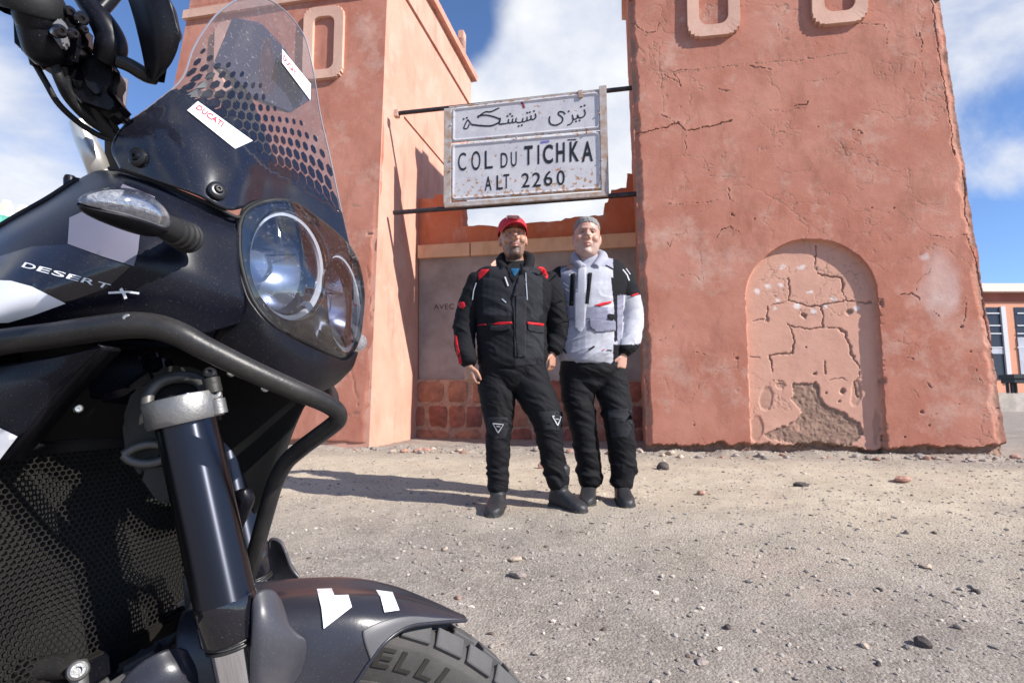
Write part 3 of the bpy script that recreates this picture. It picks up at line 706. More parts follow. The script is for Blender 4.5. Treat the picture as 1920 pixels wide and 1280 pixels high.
# ---- wall between the towers
BWP = side_on(t_back, 1.0)                         # back wall passes here
def bp(px, py, out=0.0): return on_plane(px, py, BWP + EN * out, EN)
gw = empty('gate_wall', bp(990, 850), 'low terracotta wall between the two towers with a step cut in its top', 'wall')
prof = [(762, 870), (1222, 870), (1216, 328), (1176, 325), (1175, 352), (1146, 356), (1140, 380), (1134, 381), (1131, 407), (1060, 408), (1052, 414), (985, 419), (980, 424), (935, 425), (905, 422), (868, 423), (864, 396), (800, 398), (835, 396), (835, 362), (820, 362), (815, 368), (760, 368)]
prof = [(762, 870), (1222, 870), (1216, 326), (1176, 325), (1174, 352), (1146, 356), (1139, 379), (1134, 381), (1131, 403), (1095, 406), (1060, 409), (1052, 414), (1010, 416), (985, 419), (980, 425), (935, 426), (905, 422), (868, 424), (866, 363), (818, 364), (814, 372), (762, 374)]
random.seed(4)
pr2 = []
for i, (x, y) in enumerate(prof):
    pr2.append((x, y)); x2, y2 = prof[(i + 1) % len(prof)]
    if y < 800 and y2 < 800 and math.hypot(x2 - x, y2 - y) > 14:
        k = int(math.hypot(x2 - x, y2 - y) / 8)
        for j in range(1, k): pr2.append((x + (x2 - x) * j / k + random.uniform(-1, 1), y + (y2 - y) * j / k + random.uniform(-1.2, 1.2)))
P = [bp(x, y) for x, y in pr2]
bm = bmesh.new(); fr = [bm.verts.new(p) for p in P]; bk = [bm.verts.new(p + DV * .28) for p in P]; n = len(P)
bm.faces.new(fr); bm.faces.new(bk[::-1])
for i in range(n): bm.faces.new([fr[i], bk[i], bk[(i + 1) % n], fr[(i + 1) % n]])
mkbm('wall_body', bm, plaster_mat('terracotta plaster shade tone', (.52, .155, .075), (.56, .20, .11)), gw)  # redder copy of the plaster, bounced light of the shaded recess painted in
# ledge of two lengths with a broken joint
def ledge(x0, x1, y00, y01, y10, y11, ap):
    a, b, c, d = bp(x0, y01, .1), bp(x1, y11, .1), bp(x1, y10, .1), bp(x0, y00, .1)
    quadwall('ledge', a, b, c, d, M_ledge, gw, DV * .15, 8, 40, .006, ap)
ledge(783, 880, 460, 484, 454.5, 479, 3); ledge(882.5, 1206, 454.2, 479, 435, 461, 4)
M_slab = mat('weathered marble slab', (.235, .185, .165), .75, var=.14, vscale=3, bump=.1, bscale=30, c2=(.33, .27, .24))
slab = quadwall('plaque', bp(786, 713, .035), bp(1208, 716, .035), bp(1208, 462, .035), bp(786, 484, .035), M_slab, gw, DV * .05, 20, 30, .003, 8)
# ---- dressed stone base, each block its own part
M_st = [mat('red sandstone %d' % i, c, .9, var=.25, vscale=9, bump=.5, bscale=35) for i, c in enumerate([(.25, .085, .055), (.30, .11, .07), (.22, .08, .06), (.33, .14, .085)])]
M_mort = mat('lime mortar', (.36, .21, .145), .95, var=.25, vscale=12, bump=.5, bscale=50)
quadwall('mortar', bp(762, 866, .055), bp(1212, 868, .055), bp(1212, 713, .055), bp(762, 711, .055), M_mort, gw, DV * .08, 20, 60, .012, 9)
rs = random.Random(11)
def stone_block(cpx, y0, y1, x0, x1):
    bm = bmesh.new(); c4 = [bp(x, y, .055) for x, y in ((x0, y1), (x1, y1), (x1, y0), (x0, y0))]
    n1, n2 = 4, 3; G = []
    for j in range(n2 + 1):
        for i in range(n1 + 1):
            u, v = i / n1, j / n2; p = c4[0].lerp(c4[1], u).lerp(c4[3].lerp(c4[2], u), v)
            ed = (i in (0, n1)) + (j in (0, n2)); b = .034 - .026 * min(1, ed) - .014 * (ed == 2) + rs.uniform(-.006, .006)
            p = p + EN * b + (c4[1] - c4[0]) * rs.uniform(-.045, .045) + UP * rs.uniform(-.016, .016); G.append(bm.verts.new(p))
    for j in range(n2):
        for i in range(n1):
            a = j * (n1 + 1) + i; bm.faces.new([G[a], G[a + 1], G[a + n1 + 2], G[a + n1 + 1]])
    bd = list(range(n1 + 1)) + [(n1 + 1) * j + n1 for j in range(1, n2 + 1)] + [(n1 + 1) * n2 + i for i in range(n1 - 1, -1, -1)] + [(n1 + 1) * j for j in range(n2 - 1, 0, -1)]
    B2 = [bm.verts.new(G[i].co - EN * .06) for i in bd]
    for i in range(len(bd)): bm.faces.new([G[bd[i]], G[bd[(i + 1) % len(bd)]], B2[(i + 1) % len(bd)], B2[i]])
    mkbm('stone_block', bm, rs.choice(M_st), gw, auto=50)
for (ya, yb, xs) in ((716, 754, [768, 781, 833, 840, 877, 884, 925, 968, 1020, 1075, 1118, 1160, 1208]), (760, 799, [768, 797, 802, 840, 873, 905, 950, 990, 1040, 1072, 1120, 1172, 1208]), (805, 846, [768, 845, 851, 905, 955, 1000, 1052, 1100, 1150, 1180, 1208])):
    for x0, x1 in zip(xs[:-1], xs[1:]):
        if x1 - x0 < 10: continue
        stone_block(0, ya + rs.uniform(-2, 2), yb + rs.uniform(-2, 2), x0 + 2.5, x1 - 2)
update()
bv = bvh_of(slab); M_ink = mat('faded lettering', (.09, .05, .04), .8)
text_decal('lettering', 'AVEC L', ((813, 580), (864, 579), (864, 569), (813, 570)), bv, M_ink, slab, .003, .01, 1.1)

# ---- poles and sign
M_iron = mat('dark iron', (.055, .045, .05), .55, .6, var=.3, vscale=14, bump=.2)
M_rust = mat('rusty pale steel', (.46, .43, .42), .7, .1, vscale=9, c2=(.33, .21, .14), bump=.2)
SG = .36
def sp(px, py, out=0.0): return on_plane(px, py, PB + EN * (-SG + out), EN)
ga = empty('pole_frame', sp(960, 380), 'two dark iron poles running level between the towers to carry the name sign', 'poles')
tube('pole', [sp(744, 213, -.04), sp(960, 190, -.04), sp(1215, 162, -.04)], .028, M_iron, ga)
tube('pole', [sp(738, 399, -.04), sp(960, 382, -.04), sp(1222, 361.5, -.04)], .031, M_iron, ga)
box('bracket', sp(744, 214, -.04), EX * .03, EN * .04, UP * .045, M_pale, ga)
sg = empty('name_sign', sp(985, 385), 'rusted white metal sign reading COL DU TICHKA ALT 2260 with an Arabic line above', 'sign')
def sign_mat():
    m = bpy.data.materials.new('rust spotted enamel'); m.use_nodes = True; t = m.node_tree; b = t.nodes['Principled BSDF']; L = t.links.new
    b.inputs['Roughness'].default_value = .5
    tc = t.nodes.new('ShaderNodeTexCoord'); at_ = t.nodes.new('ShaderNodeAttribute'); at_.attribute_name = 'rust'
    def nz(s, d=6, r=.65):
        n = t.nodes.new('ShaderNodeTexNoise'); n.inputs['Scale'].default_value = s; n.inputs['Detail'].default_value = d; n.inputs['Roughness'].default_value = r
        L(tc.outputs['Object'], n.inputs['Vector']); return n.outputs['Fac']
    def mr(v, a, b_, c=0, d=1):
        r = t.nodes.new('ShaderNodeMapRange'); r.inputs[1].default_value = a; r.inputs[2].default_value = b_; r.inputs[3].default_value = c; r.inputs[4].default_value = d; L(v, r.inputs[0]); return r.outputs[0]
    def mx(f, a, b_):
        x = t.nodes.new('ShaderNodeMix'); x.data_type = 'RGBA'; L(f, x.inputs[0])
        for i, v in ((6, a), (7, b_)):
            if isinstance(v, tuple): x.inputs[i].default_value = (*v, 1)
            else: L(v, x.inputs[i])
        return x.outputs[2]
    c = mx(mr(nz(4), .35, .65), (.45, .43, .46), (.55, .53, .54))
    c = mx(mr(nz(30, 6, .75), .55, .70, 0, .45), c, (.30, .28, .30))
    ad = t.nodes.new('ShaderNodeMath'); ad.operation = 'MULTIPLY_ADD'; ad.inputs[1].default_value = .16; L(at_.outputs['Fac'], ad.inputs[0]); L(nz(17, 5, .6), ad.inputs[2])
    c = mx(mr(ad.outputs[0], .655, .70, 0, .9), c, mx(mr(nz(40), .4, .6), (.30, .13, .05), (.40, .22, .10)))
    L(c, b.inputs['Base Color']); return m
M_sign = sign_mat()
def sign_plate(name, q, seed):
    """embossed plate: px corners bl br tr tl, raised rounded rim"""
    a, b, c, d = [np.array(sp(*p)) for p in q]; nr, nc = 60, 130
    u = np.linspace(0, 1, nc)[None, :, None]; v = np.linspace(0, 1, nr)[:, None, None]
    A = (a * (1 - u) + b * u) * (1 - v) + (d * (1 - u) + c * u) * v
    wd = np.linalg.norm(b - a); ht = np.linalg.norm(d - a)
    X = (u[..., 0] + 0 * v[..., 0]) * wd; Y = (v[..., 0] + 0 * u[..., 0]) * ht; r = .07
    qx = np.abs(X - wd / 2) - wd / 2 + r; qy = np.abs(Y - ht / 2) - ht / 2 + r
    sdv = -(np.hypot(np.maximum(qx, 0), np.maximum(qy, 0)) + np.minimum(np.maximum(qx, qy), 0) - r)
    hgt = .016 * np.exp(-((sdv - .028) / .011) ** 2) + .002 * fbm(X * 3, Y * 3, 3, seed)
    A = A + np.array(EN) * hgt[..., None]
    rust = np.clip(1.0 - Y / ht * 1.6, 0, 1) * .75 * (seed == 2) + .9 * np.exp(-(sdv / .02) ** 2) + .1
    V = A.reshape(-1, 3)
    return mk(name, V, grid_faces(nr, nc), M_sign, sg, True, [('SOLIDIFY', dict(thickness=.006, offset=-1))], col=dict(rust=rust))
SQ = dict(bl=(832, 387), br=(1141, 362), tr=(1136, 166), tl=(834, 199))
def sq(u, v):   # position inside the sign
    (ax, ay), (bx, by), (cx, cy), (dx, dy) = SQ['bl'], SQ['br'], SQ['tr'], SQ['tl']
    return (ax * (1 - u) * (1 - v) + bx * u * (1 - v) + cx * u * v + dx * (1 - u) * v, ay * (1 - u) * (1 - v) + by * u * (1 - v) + cy * u * v + dy * (1 - u) * v)
plo = sign_plate('sign_plate', (sq(.04, .045), sq(.965, .03), sq(.965, .60), sq(.04, .615)), 2)
pup = sign_plate('sign_plate', (sq(.04, .625), sq(.965, .61), sq(.965, .985), sq(.04, .975)), 1)
def bar_px(name, p0, p1, w, dpt, m, out, par):
    a, b = sp(*p0, out), sp(*p1, out); d = (b - a); n = d.normalized(); s = n.cross(EN).normalized()
    return box(name, (a + b) / 2, d / 2, s * w, EN * dpt, m, par, .004)
bar_px('frame_post', (840, 204), (839, 385), .05, .018, M_rust, .0, sg); bar_px('frame_post', (1130, 162), (1135, 366), .045, .02, M_rust, .0, sg)
bar_px('frame_rail', (834, 386), (1140, 364), .03, .025, M_rust, .0, sg); bar_px('frame_rail', (842, 202), (1128, 170), .012, .014, M_rust, -.012, sg)
bar_px('lug', (1084, 178), (1093, 177), .05, .02, M_rust, .0, sg)
update(); bvs = bvh_of(plo, pup)
M_blk = mat('black sign paint', (.012, .012, .014), .5)
# letters of the lower plate
def sign_text(s, x0, y0b, x1, y1b, h, off, sl=1.0, name='lettering'):
    # base line from (x0,y0b) to (x1,y1b), cap height h px
    return text_decal(name, s, ((x0, y0b), (x1, y1b), (x1, y1b - h), (x0, y0b - h)), bvs, M_blk, sg, .004, off, 1.0)
for ch, x0, x1, yb, h, of in (('C', 859, 874, 321, 34, .0), ('O', 884, 901, 320, 36, .0), ('L', 909, 924, 317, 34, .0), ('D', 939, 952, 315, 28, .004), ('U', 958, 969, 313, 28, .004),
                              ('T', 983, 999, 310, 36, .022), ('I', 1008, 1011.5, 308, 36, .02), ('C', 1018, 1037, 308, 36, .022), ('H', 1043, 1059, 305, 37, .022), ('K', 1068, 1086, 304, 38, .022), ('A', 1091, 1112, 304, 38, .022)):
    sign_text(ch, x0, yb, x1, yb - (x1 - x0) * .09, h, of)
for ch, x0, x1, yb, h in (('A', 909, 922, 358, 27), ('L', 931, 943, 356, 27), ('T', 944, 955, 354, 27), ('2', 978, 993, 352, 27), ('2', 998, 1014, 351, 27), ('6', 1020, 1036, 349, 28), ('0', 1044, 1059, 348, 28)):
    sign_text(ch, x0, yb, x1, yb - (x1 - x0) * .09, h, .006)
def zp(pts, w):   # points read off a 3.623x enlargement whose corner is (700,130)
    return ([(700 + x / 3.623, 130 + y / 3.623) + ((w_ / 3.623,) if w_ else ()) for x, y, w_ in pts], w / 3.623)
def sm(pts, w, n=14):
    q = cr([p[:2] for p in pts], n); ww = np.interp(np.linspace(0, 1, n), np.linspace(0, 1, len(pts)), [p[2] if len(p) > 2 else w for p in pts])
    return zp([(a, b, c) for (a, b), c in zip(q, ww)], w)
ar = [  # Arabic line, drawn right to left
    sm([(1432, 272), (1440, 300), (1428, 322), (1400, 330), (1388, 312)], 9), sm([(1388, 308), (1386, 330), (1366, 340), (1352, 330)], 9), sm([(1352, 308), (1358, 340), (1345, 368), (1318, 380)], 8),
    sm([(1305, 306), (1288, 290), (1262, 290), (1258, 306), (1276, 320), (1288, 338), (1278, 362), (1240, 380), (1205, 372), (1195, 345), (1200, 320)], 10, 26),
    sm([(1100, 300), (1104, 325), (1090, 340), (1070, 340)], 9), sm([(1072, 312), (1070, 338), (1050, 348), (1042, 346)], 8), sm([(1045, 322), (1043, 346), (1020, 358), (1012, 352)], 8), sm([(1018, 330), (1010, 356), (985, 362), (970, 356)], 8),
    sm([(972, 330), (966, 356), (950, 362), (945, 352)], 8), sm([(948, 334), (942, 360), (922, 366), (918, 356)], 8), sm([(920, 338), (914, 364), (880, 372)], 8),
    sm([(884, 370), (856, 372), (860, 345), (840, 330), (770, 312), (712, 318), (718, 330)], 10, 22), sm([(718, 318), (760, 290), (800, 288), (856, 262)], 9) , sm([(862, 330), (858, 356), (838, 370), (800, 384), (740, 384), (668, 376)], 11, 20),
    sm([(668, 376), (650, 352), (640, 345), (622, 380), (616, 402), (640, 400), (652, 372)], 8, 20)]
dots = [(1412, 254), (1436, 246), (1328, 286), (1378, 354), (1402, 348), (1092, 284), (1064, 292), (1046, 296), (988, 386), (1010, 380), (930, 304), (912, 318), (944, 318), (614, 338), (636, 330)]
for x, y in dots: ar.append(zp([(x - 6, y, 0), (x + 6, y, 0)], 11)); ar[-1] = ([(p[0], p[1]) for p in ar[-1][0]], ar[-1][1])
for a, w in ar: stroke_decal('arabic_letter' if len(a) > 2 else 'letter_dot', [([(p[0], p[1], p[2]) if len(p) > 2 else p for p in a], w)], bvs, M_blk, sg, .004)
stroke_decal('accent_mark', [([(1014, 267), (1030, 265)], 4)], bvs, mat('violet paint', (.16, .14, .42), .6), sg, .004)
stroke_decal('accent_mark', [([(1064, 262.5), (1081, 261.5)], 2)], bvs, M_blk, sg, .004)
stroke_decal('paint_spot', [([(977, 192), (981, 197), (983, 203)], 4)], bvs, mat('dull red paint', (.22, .03, .03), .6), sg, .004)
for (x, y) in ((845, 234), (844, 301), (844, 320), (1124, 212), (1128, 300), (1100, 248), (968, 258)):
    bmr = bmesh.new(); M4 = Matrix.Translation(sp(x, y, .021)) @ EN.to_track_quat('Z', 'Y').to_matrix().to_4x4(); bmesh.ops.create_cone(bmr, cap_ends=True, segments=8, radius1=.016, radius2=.010, depth=.016, matrix=M4)
    mkbm('rivet', bmr, M_rust, sg)

# ---- stones and gravel
def ico(sub=1):
    bm = bmesh.new(); bmesh.ops.create_icosphere(bm, subdivisions=sub, radius=1); V = np.array([v.co for v in bm.verts]); Fc = np.array([[v.index for v in f.verts] for f in bm.faces]); bm.free(); return V, Fc
IV, IF = ico(1); IV2, IF2 = ico(2)
def pebble_mesh(name, xs, ys, rs_, m, seed):
    g_ = np.random.default_rng(seed); n = len(xs); zs = gz(xs, ys) + ground_bumps(xs, ys)
    sc = rs_[:, None] * np.stack([g_.uniform(.8, 1.5, n), g_.uniform(.7, 1.2, n), g_.uniform(.35, .75, n)], 1)
    a = g_.uniform(0, 6.28, n); ca, sa = np.cos(a), np.sin(a)
    jit = g_.uniform(.72, 1.25, (n, len(IV), 1)); P = IV[None] * jit * sc[:, None, :]
    X = P[..., 0] * ca[:, None] - P[..., 1] * sa[:, None]; Y = P[..., 0] * sa[:, None] + P[..., 1] * ca[:, None]
    P = np.stack([X + xs[:, None], Y + ys[:, None], P[..., 2] + zs[:, None] + (sc[:, 2] * .25)[:, None]], -1).reshape(-1, 3)
    Fc = (IF[None] + (np.arange(n) * len(IV))[:, None, None]).reshape(-1, 3)
    return mk(name, P, Fc, m, None, False)
def peb_mat(name, a, b_, c):
    m = mat(name, a, .9, c2=b_, vscale=22, bump=.4, bscale=120, spec=.2, detail=2); return m
M_peb = [peb_mat('grey gravel', (.24, .21, .19), (.42, .37, .32), 0), peb_mat('dark gravel', (.10, .075, .065), (.20, .15, .12), 0), peb_mat('pale gravel', (.50, .43, .36), (.62, .54, .45), 0)]
def scatter(n, seed, rmin, rmax, pw=2.2, foot=0):
    g_ = np.random.default_rng(seed); y = 1.3 + 5.6 * g_.random(n) ** 1.15; x = g_.uniform(-.75, 1.05, n) * (y + .3) - .0
    if foot:
        k = g_.random(n) < foot; s_ = g_.uniform(-3.6, 3.9, n); d_ = np.abs(g_.normal(0, .22, n)) + .02
        x = np.where(k, PB.x + EX.x * s_ + EN.x * d_, x); y = np.where(k, PB.y + EX.y * s_ + EN.y * d_, y)
    r = rmin + (rmax - rmin) * g_.random(n) ** (pw * 3)
    ok = ~((y + .202 * (x - PB.x) > PB.y - .01) & ((x > PB.x - .02) | (x < PB.x - 3.1)))
    return x[ok], y[ok], r[ok]
for i, (n, a, b_, ft) in enumerate(((26000, .0020, .013, .12), (2600, .0024, .013, .25), (2600, .0022, .014, .25))):
    x, y, r = scatter(n, 100 + i, a, b_, 2.2, ft)
    o = pebble_mesh('gravel', x, y, r, M_peb[i], 200 + i); tag(o, kind='stuff')
# rocks that one can pick out
M_rock = [mat('rock %d' % i, c, .9, var=.3, vscale=18, bump=.6, bscale=60) for i, c in enumerate([(.30, .25, .22), (.075, .06, .055), (.42, .33, .26), (.36, .20, .15)])]
rocks = [  # px, py, half width px, material, flatness, label
    (1243, 880, 13, 1, .75, 'dark brown angular rock on the sand to the right of the man in pale grey', 1),
    (1732, 1213, 15, 1, .7, 'black rock, largest of the small heap in the lower right of the gravel', 1),
    (1315, 927, 9, 3, .6, 'brown wedge shaped stone lying alone on the sand to the right of the men', 1),
    (1502, 912, 15, 1, .35, 'thin dark slab of stone lying flat in front of the blind arch', 1),
    (1692, 904, 17, 3, .4, 'reddish flat stone below the right jamb of the blind arch', 1),
    (1700, 1000, 8, 0, .6, 'grey stone in the orange sand right of centre', 1),
    (1365, 1182, 9, 1, .6, 'small dark pointed stone in the grey gravel at bottom centre right', 1),
    (1316, 1244, 14, 0, .35, 'flat grey stone near the bottom edge of the gravel', 1),
    (1622, 1216, 8, 2, .7, 'pinkish pebble left of the black rock', 1), (1648, 1252, 8, 1, .6, 'dark pebble at the bottom edge below the black rock', 1),
    (1798, 1180, 9, 0, .6, 'grey stone upper right of the black rock', 1), (1735, 1062, 14, 2, .3, 'flat pale stone half sunk in the gravel on the right', 1),
    (965, 1052, 12, 2, .45, 'pale flat stone in the gravel above the front fender', 1), (835, 1030, 9, 2, .4, 'small pale stone left of the flat stone above the fender', 1),
    (968, 1082, 16, 0, .5, 'grey stone lump in the gravel right of the fender', 1), (1650, 1112, 7, 1, .6, 'small black stone in the gravel at centre right', 1),
    (1830, 1113, 9, 1, .55, 'dark stone in the gravel near the right edge', 1), (858, 1125, 7, 3, .6, 'small red pebble just above the fender tip', 1), (1480, 1120, 6, 2, .6, 'tiny cream pebble in the middle of the gravel', 1),
    (1015, 878, 9, 3, .7, 'orange brown stone lying just behind the booted leg of the man in black', 1)]
rk = random.Random(5)
def rock(px, py, hw, mi, flat, label, grp=None):
    # intersect the pixel ray with the ground
    r = ray(px, py); t = 1.2
    for _ in range(400):
        p = CAM + r * t
        if p.z < gzf(p.x, p.y): break
        t += .02
    s = hw * t / F; V = []
    sx, sy = rk.uniform(.8, 1.15), rk.uniform(.6, 1.0); cs = [Vector((rk.gauss(0, 1), rk.gauss(0, 1), rk.gauss(0, 1))).normalized() for _ in range(9)]
    for v in IV2:
        q = Vector(v); m_ = 1.0
        for c in cs:
            d = q.dot(c)
            if d > .62: m_ = min(m_, .62 / d + .06)
        q = q * m_ * rk.uniform(.97, 1.03); V.append((q.x * s * sx * 1.15, q.y * s * sy * 1.1, q.z * s * flat * 1.2))
    o = mk('rock', V, IF2, M_rock[mi], None, False); p = CAM + r * t; o.location = (p.x, p.y, gzf(p.x, p.y) + s * flat * .45); o.rotation_euler = (0, 0, rk.uniform(0, 6.28))
    return tag(o, label, 'rock', grp)
for q in rocks: rock(*q[:6])
for i in range(90):
    s_ = rk.uniform(-3.4, 3.9); px, py = to_px(PB + EX * s_ + EN * rk.uniform(.03, .3)); 
    rock(px, py + rk.uniform(2, 9), rk.uniform(3, 9), rk.choice([0, 0, 2, 3, 3]), rk.uniform(.4, .7), 'broken plaster and stone lump lying along the foot of the gate', 'rubble lumps along the foot of the gate')

# ---- far building on the right
fb = empty('far_building', at(1905, 745, 24), 'low terracotta building with white roof edge and tall barred windows beyond the right tower', 'building')
M_fb = mat('far wall', (.60, .28, .18), .9, var=.1, vscale=.6); M_fr = mat('far frieze', (.33, .11, .075), .9, var=.15, vscale=.8); M_wh = mat('roof edge', (.72, .62, .54), .8); M_glass = mat('dark window glass', (.03, .03, .045), .15); M_bar = mat('pale grey metal', (.55, .55, .57), .5); M_curt = mat('bluish grille panel', (.40, .41, .47), .7, var=.1, vscale=3)
FY = Vector((0, 24, 0)); FNv = Vector((0, -1, 0))
def fq(x, y, out=0.0): return at(x, y, 24 - out)
def fbox(name, x0, y0, x1, y1, out, back, m, par):
    a, b = at(x0, y1, 24 - out), at(x1, y0, 24 - out); ym = .5 * (y0 + y1); a.x = at(x0, ym, 24 - out).x; b.x = at(x1, ym, 24 - out).x; c = (a + b) / 2; hx = abs(b.x - a.x) / 2; hz = abs(b.z - a.z) / 2; d = (out + back) / 2
    c = Vector((c.x, 24 - out + d, c.z)); return box(name, c, (hx, 0, 0), (0, d, 0), (0, 0, hz), m, par)
fbox('wall', 1800, 565, 2200, 745, 0, 6, M_fb, fb); fbox('frieze', 1798, 543, 2202, 565.5, .03, 6, M_fr, fb); fbox('roof_edge', 1795, 531, 2206, 546, .35, 6.2, M_wh, fb)
for (x0, x1) in ((1846, 1884), (1908, 1956), (1979, 2030), (2053, 2100)):
    w_ = fbox('window', x0, 576, x1, 712, .02, .0, M_glass, fb)
    fbox('frame', x1 - .5, 574, x1 + 8, 716, .10, 0, M_bar, w_)
    for yy in (586, 609, 624, 650): fbox('glazing_bar', x0, yy, x1, yy + 2.2, .06, -.02, M_bar, w_)
    fbox('grille_panel', x0 + 4 if x0 > 1880 else x0, 632 if x0 > 1880 else 653, x1, 711 if x0 > 1880 else 663, .05, -.02, M_curt, w_)
ter = fbox('terrace', 1780, 736, 2260, 775, 1.4, 6, mat('terrace concrete', (.42, .37, .33), .9, var=.2, vscale=2), None); tag(ter, 'grey concrete terrace step in front of the far building', 'terrace')
tb = empty('cafe_table', at(1907, 738, 21.6), 'black table with thin legs standing on the far terrace', 'table')
M_tb = mat('black table', (.02, .02, .022), .5)
def tbx(nm, x0, y0, x1, y1, dp):
    a, b = at(x0, y1, 21.8), at(x1, y0, 21.8); c = (a + b) / 2; box(nm, c, (abs(b.x - a.x) / 2, 0, 0), (0, dp, 0), (0, 0, abs(b.z - a.z) / 2), M_tb, tb, .01)
tbx('tabletop', 1886, 702, 1935, 710, .35); tbx('cloth', 1889, 710, 1932, 718, .30)
for x in (1888, 1896, 1903, 1929): tbx('leg', x, 718, x + 2.6, 737, .04)
# ---- small green-roofed building on the left
lb = empty('kiosk', at(10, 600, 22), 'small pale building with green glazed roof tiles and crenellated parapet at the far left', 'building')
M_lb = mat('cream wall', (.78, .70, .58), .85, var=.08, vscale=1); M_gt = mat('green glazed tile', (.12, .42, .32), .3, var=.3, vscale=8)
def lp(px, py, Y): return at(px, py, Y)
def slabpx(name, q, Y0, Y1, thick, m, par):
    """px quad (l-top, r-top, r-bot, l-bot) running from depth Y0 at the left to Y1 at the right"""
    P = [at(q[0][0], q[0][1], Y0), at(q[1][0], q[1][1], Y1), at(q[2][0], q[2][1], Y1), at(q[3][0], q[3][1], Y0)]; return prism_wall(name, P[::-1], Vector((.2, thick, 0)), m, par)
slabpx('parapet', ((-250, 330), (46, 405), (46, 413), (-250, 345)), 14, 20, .5, M_lb, lb); 
slabpx('roof', ((-250, 345), (46, 412), (46, 440), (-250, 375)), 13.9, 19.9, .4, M_gt, lb)
slabpx('wall', ((-250, 375), (46, 440), (46, 790), (-250, 800)), 14.1, 20.1, .5, M_lb, lb)
for k in range(9):
    f = k / 8; x = -230 + f * 264; yy = 335 + f * 67; Y = 14.1 + f * 5.8
    a = at(x, yy, Y); box('merlon', a + Vector((0, .2, .05)), (.14, 0, 0), (0, .12, 0), (0, 0, .22), M_lb, lb)
    box('merlon', a + Vector((0, .2, .33)), (.07, 0, 0), (0, .10, 0), (0, 0, .08), M_lb, lb)
# distant hills
hx = np.linspace(-700, 700, 160); rows = []
for k, yy in enumerate((330, 380, 450)):
    top = (k == 1) * (18 + 14 * fbm(hx * .012, 0 * hx, 4, 301)) + (k != 1) * -10
    rows.append(np.stack([hx, 0 * hx + yy, top], -1))
hl = mk('hills', np.concatenate(rows), grid_faces(3, 160), mat('hill', (.30, .21, .16), .95, var=.3, vscale=.03)); tag(hl, kind='structure')
ANR = 0.25
# ================================================================== THE MOTORCYCLE
BA = R(10)
BM_ = Vector((-.22, .63, 0)); BF = Vector((math.cos(BA), -math.sin(BA), 0)); BL_ = Vector((math.sin(BA), math.cos(BA), 0)); BR = -BL_
def B(px, py, L):
    """point on the pixel ray at lateral offset L (metres, right positive) from the bike's midplane"""
    r = ray(px, py); t = (-L + BM_.dot(BL_)) / r.dot(BL_) if True else 0
    return CAM + r * t
def BX(px, py, X):
    """point on the pixel ray in the transverse plane X metres ahead of the fork"""
    r = ray(px, py); t = (X + BM_.dot(BF)) / r.dot(BF); return CAM + r * t
def W3(X, L, Z): return Vector((BM_.x, BM_.y, 0)) + BF * X - BL_ * L + UP * Z
def loc3(P): d = P - BM_; return d.dot(BF), -d.dot(BL_), P.z
def mir(P): x, l, z = loc3(Vector(P)); return W3(x, -l, z)
bike = empty('motorcycle', W3(-.4, 0, 0), 'black and grey adventure motorcycle with white graphics, round twin headlights and honeycomb windscreen', 'motorcycle')
M_satin = mat('satin black plastic', (.005, .005, .008), .36, spec=.25, dust=.2, bump=.03, bscale=260)
M_body = mat('dark satin bodywork', (.005, .006, .012), .26, spec=.28, dust=.18)
M_gloss = mat('gloss black', (.006, .006, .010), .07, dust=.18, coat=.5)
M_tub = mat('dusty black steel tube', (.014, .0135, .014), .36, spec=.45, dust=.8, bump=.06, bscale=300)
M_grey = mat('grey fender plastic', (.022, .022, .030), .30, dust=.4, bump=.03, bscale=200)
M_alu = mat('cast grey metal', (.24, .235, .23), .45, .75, var=.08, vscale=30, bump=.12, bscale=260)
M_dkm = mat('dark cast metal', (.055, .052, .050), .5, .6, var=.15, vscale=30, bump=.12, bscale=200, dust=.3)
M_chr = mat('polished chrome', (.82, .84, .88), .05, 1.0)
M_fork = mat('black anodised tube', (.060, .064, .082), .30, 1.0, dust=.0)
_t = M_fork.node_tree; _b = _t.nodes['Principled BSDF']; _b.inputs['Anisotropic'].default_value = .93; _b.inputs['Anisotropic Rotation'].default_value = ANR; _tg = _t.nodes.new('ShaderNodeTangent'); _tg.direction_type = 'RADIAL'; _tg.axis = 'Z'; _t.links.new(_tg.outputs[0], _b.inputs['Tangent'])
for _l in list(_b.inputs['Roughness'].links): _t.links.remove(_l)
M_rub = mat('black rubber', (.008, .008, .009), .62, bump=.05, bscale=200, dust=.3)
M_tyre = mat('dusty tyre rubber', (.048, .045, .044), .78, var=.25, vscale=14, bump=.12, bscale=160, dust=.8)
M_tread = mat('tread rubber', (.062, .060, .060), .75, var=.25, vscale=20, bump=.1, bscale=160, dust=.9)
M_let = mat('dark tyre lettering', (.020, .017, .015), .7, dust=.1)
M_white = mat('white graphic film', (.74, .75, .80), .35, dust=.1)
M_silver = mat('silver grey film', (.15, .145, .19), .32, dust=.1)
M_glass2 = mat('clear lens', (.93, .95, 1.0), .03, trans=1.0, ior=1.12, spec=.5)
M_bolt = mat('black bolt', (.03, .03, .033), .3, .6)
M_steel = mat('steel bolt', (.55, .54, .52), .3, .9)
M_ind = mat('clear indicator lens', (.80, .82, .86), .12, .0, trans=.85, ior=1.3, bump=.4, bscale=120)

